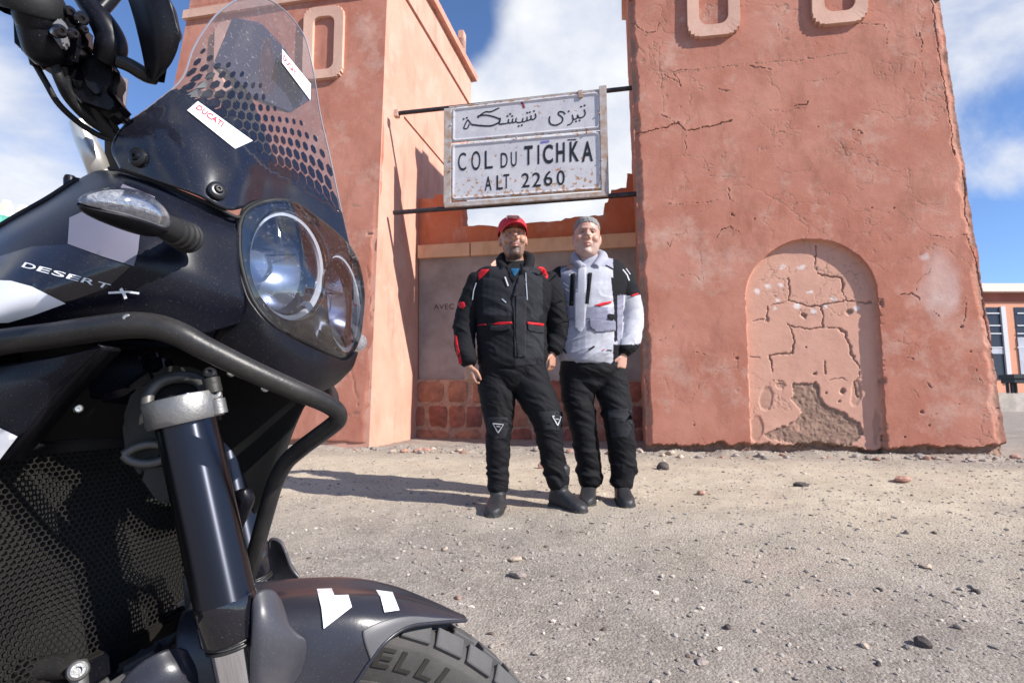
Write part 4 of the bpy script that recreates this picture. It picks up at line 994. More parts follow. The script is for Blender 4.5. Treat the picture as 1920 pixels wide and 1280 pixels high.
def cpatch(name, rows, nr, nc, m, parent, thick=.003, mirror=False, off=0, world=False, sub=0):
    """smooth sheet through control rows of (px,py,L)"""
    Rw = [[tuple(B(*p)) if not world else tuple(p) for p in r] for r in rows]
    G = surf(Rw, nr, nc); V = G.reshape(-1, 3); Fc = grid_faces(nr, nc)
    # face the camera
    c = V[Fc].mean(1); n = np.cross(V[Fc[:, 1]] - V[Fc[:, 0]], V[Fc[:, 2]] - V[Fc[:, 0]])
    if ((n * (c - np.array(CAM))).sum(1) > 0).sum() > len(Fc) / 2: Fc = Fc[:, ::-1]
    mods = [('SOLIDIFY', dict(thickness=thick, offset=-1 + off))] if thick else None
    o = mk(name, V, Fc, m, parent, True, mods)
    if mirror:
        V2 = [mir(Vector(v)) for v in V]; mk(name, V2, Fc[:, ::-1], m, parent, True, mods)
    return o, G
# ---------- tank and nose fairing
fair_rows = [
    [(-260, 600, .13), (-120, 508, .14), (0, 426, .145), (90, 374, .14), (160, 329, .135), (205, 316, .135), (240, 320, .138), (335, 358, .13), (449, 410, .095)],
    [(-260, 640, .165), (-120, 540, .17), (0, 462, .175), (90, 412, .172), (165, 378, .17), (215, 368, .168), (262, 375, .162), (350, 402, .145), (448, 445, .105)],
    [(-260, 690, .20), (-120, 600, .20), (0, 530, .20), (90, 497, .197), (170, 470, .192), (225, 460, .186), (280, 462, .175), (360, 475, .15), (449, 500, .11)],
    [(-260, 730, .205), (-120, 650, .205), (0, 588, .205), (90, 562, .20), (180, 545, .19), (240, 540, .18), (290, 540, .17), (365, 545, .148), (458, 560, .11)],
    [(-260, 790, .17), (-120, 700, .175), (0, 655, .175), (90, 640, .172), (185, 632, .165), (250, 628, .158), (300, 628, .15), (370, 628, .13), (455, 606, .100)]]
fair, Gf = cpatch('side_fairing', fair_rows, 60, 110, M_body, bike, .004)
mk('side_fairing', [mir(Vector(v)) for v in Gf.reshape(-1, 3)], grid_faces(60, 110), M_body, bike, True, [('SOLIDIFY', dict(thickness=.004, offset=0))])
# spine of the tank closing both halves
top = [Vector(v) for v in Gf[0]]; Gs = [[tuple(p), tuple(W3(loc3(p)[0], loc3(p)[1] * .55, loc3(p)[2] + .012)), tuple(W3(loc3(p)[0], 0, loc3(p)[2] + .018)), tuple(W3(loc3(p)[0], -loc3(p)[1] * .55, loc3(p)[2] + .012)), tuple(mir(p))] for p in top[:52:3]]
cpatch('tank_top', Gs, 40, 18, M_body, bike, .004, world=True)
# chin under the lamps
chin_rows = [
    [(446, 505, .105), (466, 560, .104), (505, 606, .092), (560, 640, .055), (615, 665, .01), (650, 676, -.04), (672, 660, -.075)],
    [(440, 560, .105), (462, 605, .102), (505, 640, .090), (560, 668, .055), (612, 688, .012), (648, 692, -.04), (668, 672, -.075)],
    [(405, 620, .105), (450, 655, .098), (500, 678, .085), (552, 700, .055), (603, 712, .015), (640, 706, -.035), (664, 684, -.07)],
    [(380, 668, .095), (440, 700, .088), (495, 720, .075), (545, 742, .05), (590, 737, .015), (628, 722, -.03), (658, 694, -.065)]]
chin, _ = cpatch('nose_cowl', chin_rows, 26, 50, M_satin, bike, .004)
# dark inner cowl behind the fork, runs to the beak edge
inner_rows = [
    [(-150, 640, 0.040), (60, 640, 0.030), (250, 650, 0.010), (420, 670, -0.010), (520, 720, -0.030), (605, 722, -0.048)],
    [(-150, 720, 0.020), (60, 720, 0.010), (250, 730, -0.010), (400, 740, -0.030), (490, 760, -0.045), (562, 776, -0.060)],
    [(-150, 800, 0.000), (60, 800, -0.010), (250, 810, -0.030), (390, 820, -0.050), (470, 835, -0.065), (524, 850, -0.070)],
    [(-150, 880, -0.040), (60, 870, -0.050), (250, 900, -0.060), (380, 910, -0.075), (450, 925, -0.080), (496, 935, -0.080)],
    [(-150, 960, -0.080), (60, 950, -0.090), (250, 980, -0.100), (370, 985, -0.100), (420, 985, -0.090), (462, 980, -0.085)],
    [(-150, 1060, -0.120), (60, 1060, -0.130), (250, 1070, -0.130), (340, 1080, -0.120), (390, 1060, -0.100), (440, 1010, -0.090)]]
M_deep = mat('unpainted inner plastic', (.006, .006, .007), .8)
cpatch('inner_cowl', inner_rows, 30, 40, M_deep, bike, .02)
# near side panel below the tank, with folded front edge
sh_rows = [
    [(-260, 700, .185), (-100, 690, .192), (0, 684, .195), (70, 672, .193), (130, 662, .19), (190, 650, .182)],
    [(-260, 740, .19), (-100, 735, .195), (0, 728, .197), (60, 718, .195), (110, 706, .19), (142, 700, .182)],
    [(-260, 800, .19), (-100, 795, .193), (-10, 788, .194), (25, 775, .192), (60, 762, .188), (92, 756, .182)],
    [(-260, 870, .185), (-110, 860, .188), (-40, 845, .188), (-10, 832, .187), (22, 820, .185), (48, 810, .18)],
    [(-260, 1000, .175), (-150, 960, .178), (-90, 930, .178), (-50, 905, .178), (-20, 890, .178), (-4, 868, .175)]]
shr, Gsh = cpatch('side_panel', sh_rows, 36, 50, M_body, bike, .004, mirror=True)
fe = [Vector(v) for v in Gsh[:, -1]]
mk('panel_edge', [p for p in fe] + [p - BR * .03 - BF * .01 for p in fe], grid_faces(2, len(fe)), M_satin, bike, True, [('SOLIDIFY', dict(thickness=.003))])

# ---------- windscreen
scr_rows = [
    [(226, 316, .150), (300, 342, .146), (370, 366, .136), (432, 394, .112), (492, 380, .062), (556, 392, .0), (610, 428, -.05), (657, 470, -.088)],
    [(211, 278, .152), (290, 287, .148), (370, 306, .132), (440, 317, .102), (500, 326, .052), (553, 340, 0), (602, 366, -.046), (641, 400, -.08)],
    [(232, 238, .152), (300, 241, .146), (370, 246, .126), (430, 251, .095), (487, 260, .05), (537, 268, 0), (583, 282, -.045), (620, 300, -.075)],
    [(288, 196, .142), (335, 191, .13), (385, 190, .11), (432, 192, .085), (480, 197, .045), (527, 200, 0), (567, 205, -.04), (600, 212, -.066)],
    [(341, 148, .122), (375, 136, .11), (410, 130, .095), (447, 127, .072), (487, 126, .038), (520, 127, 0), (556, 130, -.034), (588, 136, -.057)],
    [(364, 88, .104), (394, 76, .092), (425, 69, .08), (455, 65, .06), (486, 62, .033), (513, 62, .0), (545, 66, -.03), (573, 74, -.049)],
    [(402, 32, .084), (422, 24, .072), (440, 19, .06), (460, 15, .045), (481, 12, .024), (500, 13, 0), (524, 21, -.022), (547, 34, -.038)],
    [(436, 4, .060), (446, 0, .050), (456, -3, .040), (468, -6, .028), (480, -6, .014), (492, -4, 0), (506, 1, -.012), (520, 9, -.024)]]
def screen_mat():
    m = bpy.data.materials.new('tinted screen'); m.use_nodes = True; t = m.node_tree; b = t.nodes['Principled BSDF']; L = t.links.new
    b.inputs['Base Color'].default_value = (.86, .84, .90, 1); b.inputs['Roughness'].default_value = .04; b.inputs['Transmission Weight'].default_value = 1; b.inputs['IOR'].default_value = 1.35
    out = t.nodes['Material Output']; tr = t.nodes.new('ShaderNodeBsdfTransparent'); tr.inputs[0].default_value = (.66, .63, .70, 1)
    gl = t.nodes.new('ShaderNodeBsdfGlossy'); gl.inputs['Roughness'].default_value = .05
    fr = t.nodes.new('ShaderNodeFresnel'); fr.inputs[0].default_value = 1.45
    fm = t.nodes.new('ShaderNodeMath'); fm.operation = 'MULTIPLY_ADD'; fm.inputs[1].default_value = .8; fm.inputs[2].default_value = .02; L(fr.outputs[0], fm.inputs[0])
    m1 = t.nodes.new('ShaderNodeMixShader'); L(fm.outputs[0], m1.inputs[0]); L(tr.outputs[0], m1.inputs[1]); L(gl.outputs[0], m1.inputs[2])
    df = t.nodes.new('ShaderNodeBsdfDiffuse'); df.inputs[0].default_value = (.55, .5, .47, 1)
    tc = t.nodes.new('ShaderNodeTexCoord'); n = t.nodes.new('ShaderNodeTexNoise'); n.inputs['Scale'].default_value = 300; n.inputs['Detail'].default_value = 3; L(tc.outputs['Object'], n.inputs['Vector'])
    mr_ = t.nodes.new('ShaderNodeMapRange'); mr_.inputs[1].default_value = .62; mr_.inputs[2].default_value = .74; mr_.inputs[3].default_value = .075; mr_.inputs[4].default_value = .35; L(n.outputs[0], mr_.inputs[0])  # even diffuse floor imitates pale reflected haze, peaks are dust specks
    m2 = t.nodes.new('ShaderNodeMixShader'); L(mr_.outputs[0], m2.inputs[0]); L(m1.outputs[0], m2.inputs[1]); L(df.outputs[0], m2.inputs[2]); L(m2.outputs[0], out.inputs[0])
    return m
M_scr = screen_mat()
M_tint = mat('opaque black screen print', (.008, .009, .016), .16, coat=.3, dust=.25)
RW = [[tuple(B(*p)) for p in r] for r in scr_rows]
NSR, NSC = 84, 96
GS = surf(RW, NSR, NSC)
scrV = GS.reshape(-1, 3); scrF = grid_faces(NSR, NSC)
def orient(V, Fc):
    V = np.asarray(V); Fc = np.asarray(Fc); c = V[Fc].mean(1); n = np.cross(V[Fc[:, 1]] - V[Fc[:, 0]], V[Fc[:, 2]] - V[Fc[:, 0]])
    return Fc[:, ::-1] if ((n * (c - np.array(CAM))).sum(1) > 0).sum() > len(Fc) / 2 else Fc
scrF = orient(scrV, scrF)
screen = mk('windscreen', scrV, scrF, M_scr, bike, True)
# surface normals of the screen for everything printed on it
du = np.gradient(GS, axis=1); dv = np.gradient(GS, axis=0); SN = np.cross(du, dv); SN /= np.linalg.norm(SN, axis=-1)[..., None] + 1e-12
if SN[40, 40] @ np.array(BF) < 0: SN = -SN
def sS(r, c, off=0.0):
    r = np.clip(r, 0, NSR - 1.001); c = np.clip(c, 0, NSC - 1.001); i, j = int(r), int(c); fr, fc = r - i, c - j
    f = lambda G: G[i, j] * (1 - fr) * (1 - fc) + G[i + 1, j] * fr * (1 - fc) + G[i, j + 1] * (1 - fr) * fc + G[i + 1, j + 1] * fr * fc
    return f(GS) + f(SN) * off
# honeycomb print: cells shrink upwards, merge into black below
arcL = np.linalg.norm(np.diff(GS[30], axis=0), axis=1).sum(); hgtL = np.linalg.norm(np.diff(GS[:, 48], axis=0), axis=1).sum()
print('screen size', arcL, hgtL)
cell = .0145; hexV = []; hexF = []
PXs, PYs = to_px_np(GS)
def fade_line(px):  # y where cells vanish / where they merge
    a = np.interp(px, [330, 365, 430, 480, 520, 560, 600, 640], [62, 84, 112, 150, 205, 222, 262, 300])
    b = np.interp(px, [330, 360, 400, 450, 500, 545, 600, 650], [165, 178, 205, 262, 312, 335, 368, 402])
    return a, b
nrow = int(hgtL / (cell * .866)) + 2
for rI in range(nrow):
    rr_ = rI * cell * .866 / hgtL * (NSR - 1)
    if rr_ > NSR - 2: break
    line = GS[int(rr_)]; wl = np.linalg.norm(np.diff(line, axis=0), axis=1); cum = np.concatenate([[0], np.cumsum(wl)]); mid = cum[int(np.argmin(np.abs([loc3(Vector(p))[1] for p in line])))]
    k0 = int(-mid / cell) - 1; k1 = int((cum[-1] - mid) / cell) + 1
    for k in range(k0, k1 + 1):
        s_ = mid + (k + (.5 if rI % 2 else 0)) * cell
        if s_ < cell * .4 or s_ > cum[-1] - cell * .4: continue
        c = np.interp(s_, cum, np.arange(NSC)); P0 = Vector(sS(rr_, c)); px, py = to_px(P0); a, b = fade_line(px)
        t = (py - a) / (b - a)
        if t < 0: continue
        t = min(t, 1.25); rad = cell * .5773 * (.36 + .58 * min(1, t) ** .8 + (.14 * max(0, t - .85) / .15 if t > .85 else 0)); rad = min(rad, cell * .5773 * 1.05)
        dc = np.interp(s_ + .001, cum, np.arange(NSC)) - c
        o = len(hexV)
        for q in range(6):
            a_ = math.pi / 6 + q * math.pi / 3; hexV.append(sS(rr_ + math.sin(a_) * rad / hgtL * (NSR - 1), c + math.cos(a_) * rad * dc / .001, .0006))
        hexF.append([o + q for q in range(6)])
hx_ = mk('honeycomb_print', np.array(hexV), hexF, M_tint, screen, False); tag(hx_, kind='stuff')
# solid black lower part of the print
keep = []
for f in grid_faces(NSR, NSC):
    px, py = PXs.ravel()[f].mean(), PYs.ravel()[f].mean(); a, b = fade_line(px)
    j = f[0] % NSC
    if py > b + 4 and not (px > 560 and py < 375 + (px - 560) * .4 and False): keep.append(f)
keep = np.array(keep); pv = (GS + SN * .0009).reshape(-1, 3); used_, inv = np.unique(keep, return_inverse=True)
mk('screen_base', pv[used_], orient(pv[used_], inv.reshape(keep.shape)), M_tint, screen, True, [('SOLIDIFY', dict(thickness=.0022, offset=-1))])
# rim of the screen
edge = [GS[i, 0] for i in range(NSR)] + [GS[-1, j] for j in range(NSC)] + [GS[i, -1] for i in range(NSR - 1, -1, -1)]
M_rim = mat('polished screen edge', (.20, .19, .22), .15, coat=.3)
tube('screen_edge', [edge[i] for i in range(0, len(edge), 3)], .0010, M_rim, screen, 6)
# fold line of the screen and lower trim
update(); bscr = bvh_of(screen)
trim = [(205, 316), (240, 322), (335, 359), (400, 386), (446, 408), (458, 392), (480, 380), (510, 375), (545, 380), (600, 416), (655, 466)]
Lt = [.14, .14, .132, .118, .10, .09, .075, .05, .015, -.04, -.09]
tube('screen_trim', [B(x, y, l + .004) for (x, y), l in zip(trim, Lt)], .0020, M_rub, bike, 8, 60)
# stickers: text and outlines as they stand
stk = decal('sticker', [[(371, 190), (474, 264), (441, 279), (351, 207)]], bscr, M_white, screen, .0032, 6)
M_red = mat('red print', (.55, .02, .04), .4); M_gp = mat('pale grey print', (.42, .40, .44), .5)
stk2 = decal('sticker', [[(529, 92), (583, 158), (582, 188), (529, 118)]], bscr, M_white, screen, .0032, 6)
text_decal('print', 'DUCATI', ((366, 203), (415, 239), (421, 230), (374, 196)), bscr, M_red, stk, .0040, .02)
text_decal('print', 'DUCATI', ((531, 112), (556, 146), (556, 136), (532, 102)), bscr, M_red, stk2, .0040, .02)
text_decal('print', 'desmo', ((424, 247), (455, 268), (463, 261), (432, 240)), bscr, M_gp, stk, .0040)
def bolt(c, n, r, m, par, h=.006, name='bolt'):
    bm = bmesh.new(); Q = Matrix.Translation(c) @ n.to_track_quat('Z', 'Y').to_matrix().to_4x4()
    prof_ = [(0, h * .55), (r * .33, h * .55), (r * .36, h), (r * .62, h), (r * .85, h * .8), (r, h * .35), (r * 1.0, -h)]
    rings = []; k = 20
    for rr, zz_ in prof_: rings.append([bm.verts.new(Q @ Vector((rr * math.cos(2 * math.pi * i / k), rr * math.sin(2 * math.pi * i / k), zz_))) for i in range(k)] if rr > 0 else [bm.verts.new(Q @ Vector((0, 0, zz_)))])
    for a, b in zip(rings[:-1], rings[1:]):
        for i in range(k):
            if len(a) == 1: bm.faces.new([a[0], b[i], b[(i + 1) % k]])
            else: bm.faces.new([a[i], b[i], b[(i + 1) % k], a[(i + 1) % k]])
    return mkbm(name, bm, m, par, auto=30)
def on_surf(px, py, bv, lift=0.0):
    d = ray(px, py).normalized(); h = bv.ray_cast(CAM, d); n = h[1] if h[1].dot(d) < 0 else -h[1]; return h[0] + n * lift, n
for (x, y) in ((262, 297), (405, 360)):
    p, n = on_surf(x, y, bscr, .003); bolt(p, n, .0088, M_bolt, screen, .0028); bolt(p + n * .0012, n, .0045, M_satin, screen, .0035)

# ---------- dashboard and brackets seen through the screen
def slab_px(name, poly, L0, thick, m, par, slope=None, bev=.002):
    """polygon of (px,py) or (px,py,L) points; thickness runs along the bike's lateral axis or view"""
    P = [B(p[0], p[1], p[2] if len(p) > 2 else L0) for p in poly]; n = len(P); bm = bmesh.new()
    nv = (P[1] - P[0]).cross(P[2] - P[0]).normalized()
    if nv.dot(P[0] - CAM) < 0: nv = -nv
    a = [bm.verts.new(p) for p in P]; b = [bm.verts.new(p + nv * thick) for p in P]; bm.faces.new(a); bm.faces.new(b[::-1])
    for i in range(n): bm.faces.new([a[i], b[i], b[(i + 1) % n], a[(i + 1) % n]])
    if bev:
        try: bmesh.ops.bevel(bm, geom=list(bm.edges), offset=bev, segments=2, affect='EDGES')
        except Exception: pass
    return mkbm(name, bm, m, par, auto=35)
slab_px('instrument_display', [(424, 132, .05), (462, 40, .04), (492, 44, .01), (535, 90, -.03), (588, 186, -.07), (545, 214, -.05), (470, 180, .0)], 0, .018, mat('hazy display housing', (.075, .085, .125), .35, dust=.5), bike)  # housing colour lightened to imitate haze from the screen in front
slab_px('display_bracket', [(440, 160, .03), (470, 175, .0), (520, 300, -.01), (500, 340, .0), (430, 330, .03)], 0, .02, M_deep, bike)

# ---------- headlight unit
def lampL(px): return float(np.interp(px, [440, 500, 535, 590, 640, 665, 685], [.104, .086, .066, .012, -.045, -.085, -.12]))
def lp3(px, py, back=0.0): return B(px, py, lampL(px)) - BF * back
outl = [(447, 425), (455, 402), (473, 387), (500, 378), (528, 376), (556, 384), (590, 408), (625, 435), (652, 463), (668, 492), (677, 530), (679, 565), (675, 605), (668, 640), (655, 664), (640, 672), (612, 662), (570, 641), (530, 622), (496, 595), (471, 560), (455, 515), (447, 470)]
oc = cr(outl + [outl[0]], 121)[:-1]
cx, cy = 565, 525
V = []; K = 16; n = len(oc)
for k in range(K + 1):
    f = k / K
    for (x, y) in oc:
        px, py = cx + (x - cx) * (1 - f), cy + (y - cy) * (1 - f); bulge = .012 * (1 - (1 - f) ** 2)
        V.append(tuple(lp3(px, py, -bulge)))
Fc = grid_faces(K + 1, n, True)
house = empty('headlight_unit', lp3(565, 525), None, None); 
bpy.data.objects.remove(house)
# bezel: keep a surface with two round openings
def ell(px, py, c, a, b, tilt):
    dx, dy = px - c[0], py - c[1]; ct, st = math.cos(tilt), math.sin(tilt); return math.hypot((dx * ct + dy * st) / a, (-dx * st + dy * ct) / b)
L1 = ((537, 498), 71, 104, -.16); L2 = ((641, 567), 35.5, 94, -.13)
def ellpt(L, th, s=1.0):
    c, a, b, tl = L; x, y = math.cos(th) * a * s, math.sin(th) * b * s; ct, st = math.cos(tl), math.sin(tl); return c[0] + x * ct - y * st, c[1] + x * st + y * ct
pts = [Vector(p) for p in oc]; m0 = len(pts); Ed = [(i, (i + 1) % m0) for i in range(m0)]
for Lx in (L1, L2):
    o = len(pts); k = 64; pts += [Vector(ellpt(Lx, 2 * math.pi * i / k)) for i in range(k)]; Ed += [(o + i, o + (i + 1) % k) for i in range(k)]
for x in range(450, 680, 7):
    for y in range(380, 672, 7):
        if in_poly(np.array([x]), np.array([y]), [tuple(p) for p in oc])[0] and min(abs(ell(x, y, *L1) - 1), abs(ell(x, y, *L2) - 1)) > .05: pts.append(Vector((x + .3, y + .2)))
r = delaunay_2d_cdt(pts, Ed, [list(range(m0))], 1, 1e-5)
Vb = []; Fb = []
for v in r[0]:
    f = 1 - min(1, math.hypot((v.x - cx) / 125, (v.y - cy) / 155)); Vb.append(lp3(v.x, v.y, -.010 * f))
for f in r[2]:
    mx_, my_ = sum(r[0][i].x for i in f) / 3, sum(r[0][i].y for i in f) / 3
    if ell(mx_, my_, *L1) > 1 and ell(mx_, my_, *L2) > 1: Fb.append(list(f))
bez = mk('headlight_bezel', Vb, orient(Vb, Fb), M_gloss, bike, True, [('SOLIDIFY', dict(thickness=.003, offset=-1))])
# clear outer glass over the whole unit
Vg = []
for k in range(K + 1):
    f = k / K
    for (x, y) in oc:
        px, py = cx + (x - cx) * (1 - f) * 1.0, cy + (y - cy) * (1 - f) * 1.0; Vg.append(tuple(lp3(px, py, -(.004 + .016 * (1 - (1 - f) ** 2)))))
M_cover = M_scr.copy(); M_cover.name = 'clear headlight cover'
for nn in M_cover.node_tree.nodes:
    if nn.type == 'BSDF_TRANSPARENT': nn.inputs[0].default_value = (.93, .94, .97, 1)
    if nn.type == 'MAP_RANGE': nn.inputs[3].default_value = .005; nn.inputs[4].default_value = .16
    if nn.type == 'MATH': nn.inputs[1].default_value = .8; nn.inputs[2].default_value = .10
mk('headlight_cover', Vg, orient(Vg, grid_faces(K + 1, n, True)), M_cover, bike, True)
tube('headlight_seal', [lp3(x, y, -.001) for x, y in list(oc[::2]) + [oc[0]]], .0026, M_rub, bike, 8)
M_refl = mat('lamp reflector', (.22, .25, .34), .20, .85); M_ring = mat('frosted light ring', (.45, .47, .52), .3, coat=.3)
M_proj = mat('projector lens', (.55, .62, .75), .02, trans=.9, ior=1.5); M_cup = mat('dark lamp cup', (.02, .025, .05), .12, .5)
def lamp(Lx, dep, name='headlight'):
    c, a, b, tl = Lx; k = 64
    # splayed lens axis and true bowl shape
    prof_ = [(1.0, -.002, 0), (.985, .001, 0), (.91, .001, 0), (.90, .004, 0), (.86, .004, 0), (.83, .010, 0), (.80, .020, 0), (.66, .034, 0), (.48, .044, 0), (.34, .050, 0), (.32, .036, 0), (.29, .034, 0)]
    V = []; 
    for s_, d_, _ in prof_:
        for i in range(k):
            x, y = ellpt(Lx, 2 * math.pi * i / k, s_); V.append(tuple(lp3(x, y, d_ * dep)))
    def sub(i0, i1, nm, m, cap=False, par=None):
        vs = V[i0 * k:(i1 + 1) * k]; Fc = grid_faces(i1 - i0 + 1, k, True).tolist()
        if cap: Fc.append([(i1 - i0) * k + i for i in range(k)])
        return mk(nm, vs, Fc, m, par, True, auto=50)
    root = sub(0, 1, name, M_gloss, par=bike); sub(1, 3, 'light_ring', M_ring, par=root); sub(3, 6, 'inner_ring', M_cup, par=root); sub(6, 9, 'reflector', M_refl, True, par=root)
    # projector lens
    vs = []; kk = 8
    for j in range(kk + 1):
        for i in range(k):
            s_ = .30 * math.cos(j / kk * math.pi / 2); x, y = ellpt(Lx, 2 * math.pi * i / k, max(s_, .003)); vs.append(tuple(lp3(x, y, dep * (.036 - .016 * math.sin(j / kk * math.pi / 2)))))
    mk('projector_lens', vs, orient(vs, grid_faces(kk + 1, k, True)), M_proj, root, True)
    sub(10, 11, 'lens_ring', M_chr, par=root)
    # thin fins across the bowl and the clip at the foot of the ring
    for t0, t1 in ((200, 350),):
        x0, y0 = ellpt(Lx, R(t0), .80); x1, y1 = ellpt(Lx, R(t1), .80); P0, P1 = lp3(x0, y0, dep * .022), lp3(x1, y1, dep * .022); tube('fin', [P0, (P0 + P1) / 2 - BF * .012 * dep, P1], .0012, M_cup, root, 6)
    q = [lp3(*ellpt(Lx, R(a_), s_), dep * .001) for a_, s_ in ((56, .99), (66, .99), (66, .84), (56, .84))]
    bm = bmesh.new(); v1 = [bm.verts.new(p) for p in q]; v2 = [bm.verts.new(p - BF * .012) for p in q]; bm.faces.new(v1); bm.faces.new(v2[::-1])
    for i in range(4): bm.faces.new([v1[i], v2[i], v2[(i + 1) % 4], v1[(i + 1) % 4]])
    mkbm('ring_clip', bm, mat('dark clip', (.08, .10, .15), .3), root)
    return root
lamp(L1, 1.0); lamp(L2, .8)
box('headlight_box', lp3(600, 540, .075), BF * .015, BL_ * .07, UP * .06, M_deep, bike, .01)

# ---------- crash bar
bar_pts = [(-260, 700, .22), (-120, 668, .212), (0, 642, .206), (90, 630, .203), (170, 618, .201), (240, 610, .199), (290, 612, .196), (335, 626, .190), (380, 650, .18), (440, 680, .165), (500, 708, .147), (560, 734, .126), (605, 753, .105), (630, 769, .090), (634, 785, .083), (622, 798, .078), (595, 818, .070), (563, 842, .060), (535, 868, .052), (516, 905, .044), (502, 950, .038), (488, 1000, .033), (474, 1050, .028), (455, 1110, .022), (430, 1170, .016), (400, 1230, .010)]
rb = [.0105] * 6 + [.0100, .0098, .0095, .0092, .0090, .0087, .0084] + [.0082] * 13
tube('crash_bar', [B(*p) for p in bar_pts], rb, M_tub, bike, 22, 220)
tube('crash_bar', [mir(B(*p)) - BF * .10 for p in bar_pts[:14]], rb[:14], M_tub, bike, 12, 60)
bolt(B(238, 606, .205) + UP * .004, (CAM - B(238, 606, .2)).normalized(), .0035, M_steel, bike, .003)

# ---------- fork, turned to the left on its stand
f0 = B(352, 800, .10); TA = R(20)
_save = (BF.copy(), BL_.copy(), BR.copy(), BM_.copy())
def frame(f, l, r_, m_):
    global BF, BL_, BR, BM_
    BF, BL_, BR, BM_ = f, l, r_, m_
_f2 = Vector((math.cos(TA), math.sin(TA), 0)); _l2 = Vector((-math.sin(TA), math.cos(TA), 0))
_turn = (_f2, _l2, -_l2, Vector((f0.x, f0.y, 0)) + _l2 * .10 )
frame(*_turn)
f1 = B(421, 1119, .10); fa = (f1 - f0).normalized()
def fk(d): return f0 + fa * d
Lf = (f1 - f0).length; print('fork', Lf, loc3(f0), loc3(f1))
def leg_(mirror):
    q = (lambda P: mir(P)) if mirror else (lambda P: P)
    t1 = tube('fork_tube', [q(fk(-.03)), q(fk(Lf + .001))], .0265, M_fork, bike, 40)
    V, Fc = tube_vf([q(fk(Lf)), q(fk(Lf + .004)), q(fk(Lf + .034)), q(fk(Lf + .036))], [.0268, .0276, .0276, .0265], 40); mk('fork_collar', V, Fc, M_gloss, bike, True, auto=40)
    for d_, r_ in ((.038, .0245), (.0425, .0245)):
        V, Fc = tube_vf([q(fk(Lf + d_ - .0018)), q(fk(Lf + d_ - .001)), q(fk(Lf + d_ + .001)), q(fk(Lf + d_ + .0018))], [r_ - .002, r_, r_, r_ - .002], 40); mk('seal_ring', V, Fc, M_tub, bike, True)
    tube('stanchion', [q(fk(Lf + .034)), q(fk(Lf + .33))], .0215, M_chr, bike, 40)
    tube('fork_foot', [q(fk(Lf + .32)), q(fk(Lf + .42))], .026, M_dkm, bike, 20)
leg_(False); leg_(True)
# lower triple clamp: bright ring round the tube and webbed arms
V, Fc = tube_vf([fk(-.029), fk(-.027), fk(-.007), fk(-.004)], [.0325, .0335, .0335, .032], 44); ring = mk('fork_clamp', V, Fc, M_alu, bike, True, auto=40)
V, Fc = tube_vf([mir(fk(-.034)), mir(fk(-.006))], [.0335, .0335], 30); mk('fork_clamp', V, Fc, M_alu, bike, True, auto=40)
for k, (x, y) in enumerate(((408, 762), (398, 722))):
    c = B(x, y, .112); tube('clamp_lug', [c - fa * .007, c + fa * .007], .0078, M_alu if k == 0 else M_dkm, bike, 16); bolt(c - fa * .011, -fa * .5 + (CAM - c).normalized(), .0062, M_steel if k == 0 else M_bolt, bike, .005)
M_cl = mat('grey clamp casting', (.032, .030, .028), .5, .5, var=.15, vscale=30, bump=.12, bscale=200)
M_web = mat('paler casting edge', (.13, .125, .12), .5, .5)  # lighter grey than the clamp body
arm = [(300, 800, .085), (280, 770, .08), (278, 742, .075), (298, 718, .072), (330, 708, .072), (362, 710, .075), (382, 724, .085), (388, 745, .095), (398, 758, .108)]
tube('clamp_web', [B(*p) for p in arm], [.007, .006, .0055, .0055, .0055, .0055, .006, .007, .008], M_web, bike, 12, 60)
slab_px('clamp_body', [(232, 850), (225, 790), (245, 730), (290, 690), (340, 682), (392, 700), (404, 740), (404, 800), (300, 810), (300, 880), (262, 900)], .055, .05, M_cl, bike, bev=.006)
slab_px('clamp_pocket_shade', [(300, 790), (288, 768), (286, 745), (302, 726), (330, 716), (360, 718), (378, 730), (384, 752), (380, 770)], .062, .012, M_deep, bike, bev=.002)  # dark slab standing in for the shade inside the loop's opening
lo = [(232, 852, .07), (255, 838, .07), (285, 832, .07), (312, 838, .07), (310, 858, .07), (280, 868, .07), (248, 864, .07), (232, 852, .07)]
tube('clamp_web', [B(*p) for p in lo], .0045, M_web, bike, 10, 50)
slab_px('stem_bracket', [(258, 870), (315, 866), (330, 900), (330, 935), (300, 952), (288, 930), (275, 895)], .065, .02, M_cl, bike, bev=.004)
slab_px('far_fork_bracket', [(340, 1080, -.03), (362, 1078, -.03), (376, 1165, -.03), (350, 1170, -.03)], 0, .02, M_dkm, bike)
frame(*_save)
# hose, shroud behind the lamps
slab_px('horn_cover', [(150, 655, .10), (270, 650, .09), (285, 700, .09), (240, 735, .09), (165, 758, .10), (150, 730, .10)], 0, .05, M_body, bike, bev=.008)
bolt(B(147, 766, .13), (CAM - B(147, 766, .13)).normalized(), .004, M_steel, bike, .004)
for (x, y) in ((433, 699), (497, 727)): bolt(B(x, y, .06), (CAM - B(x, y, .06)).normalized(), .0042, M_steel, bike, .003)
tube('far_brace', [B(430, 945, -.06), B(462, 930, -.05), B(440, 985, -.06)], .010, M_satin, bike, 10, 14)
# red tipped far-side winglet seen between cowl and crash bar
tube('far_turn_signal', [B(640, 640, -.13), B(662, 640, -.16), B(670, 642, -.19), B(672, 645, -.26)], [.008, .010, .014, .006], M_ind, bike, 14, 16)

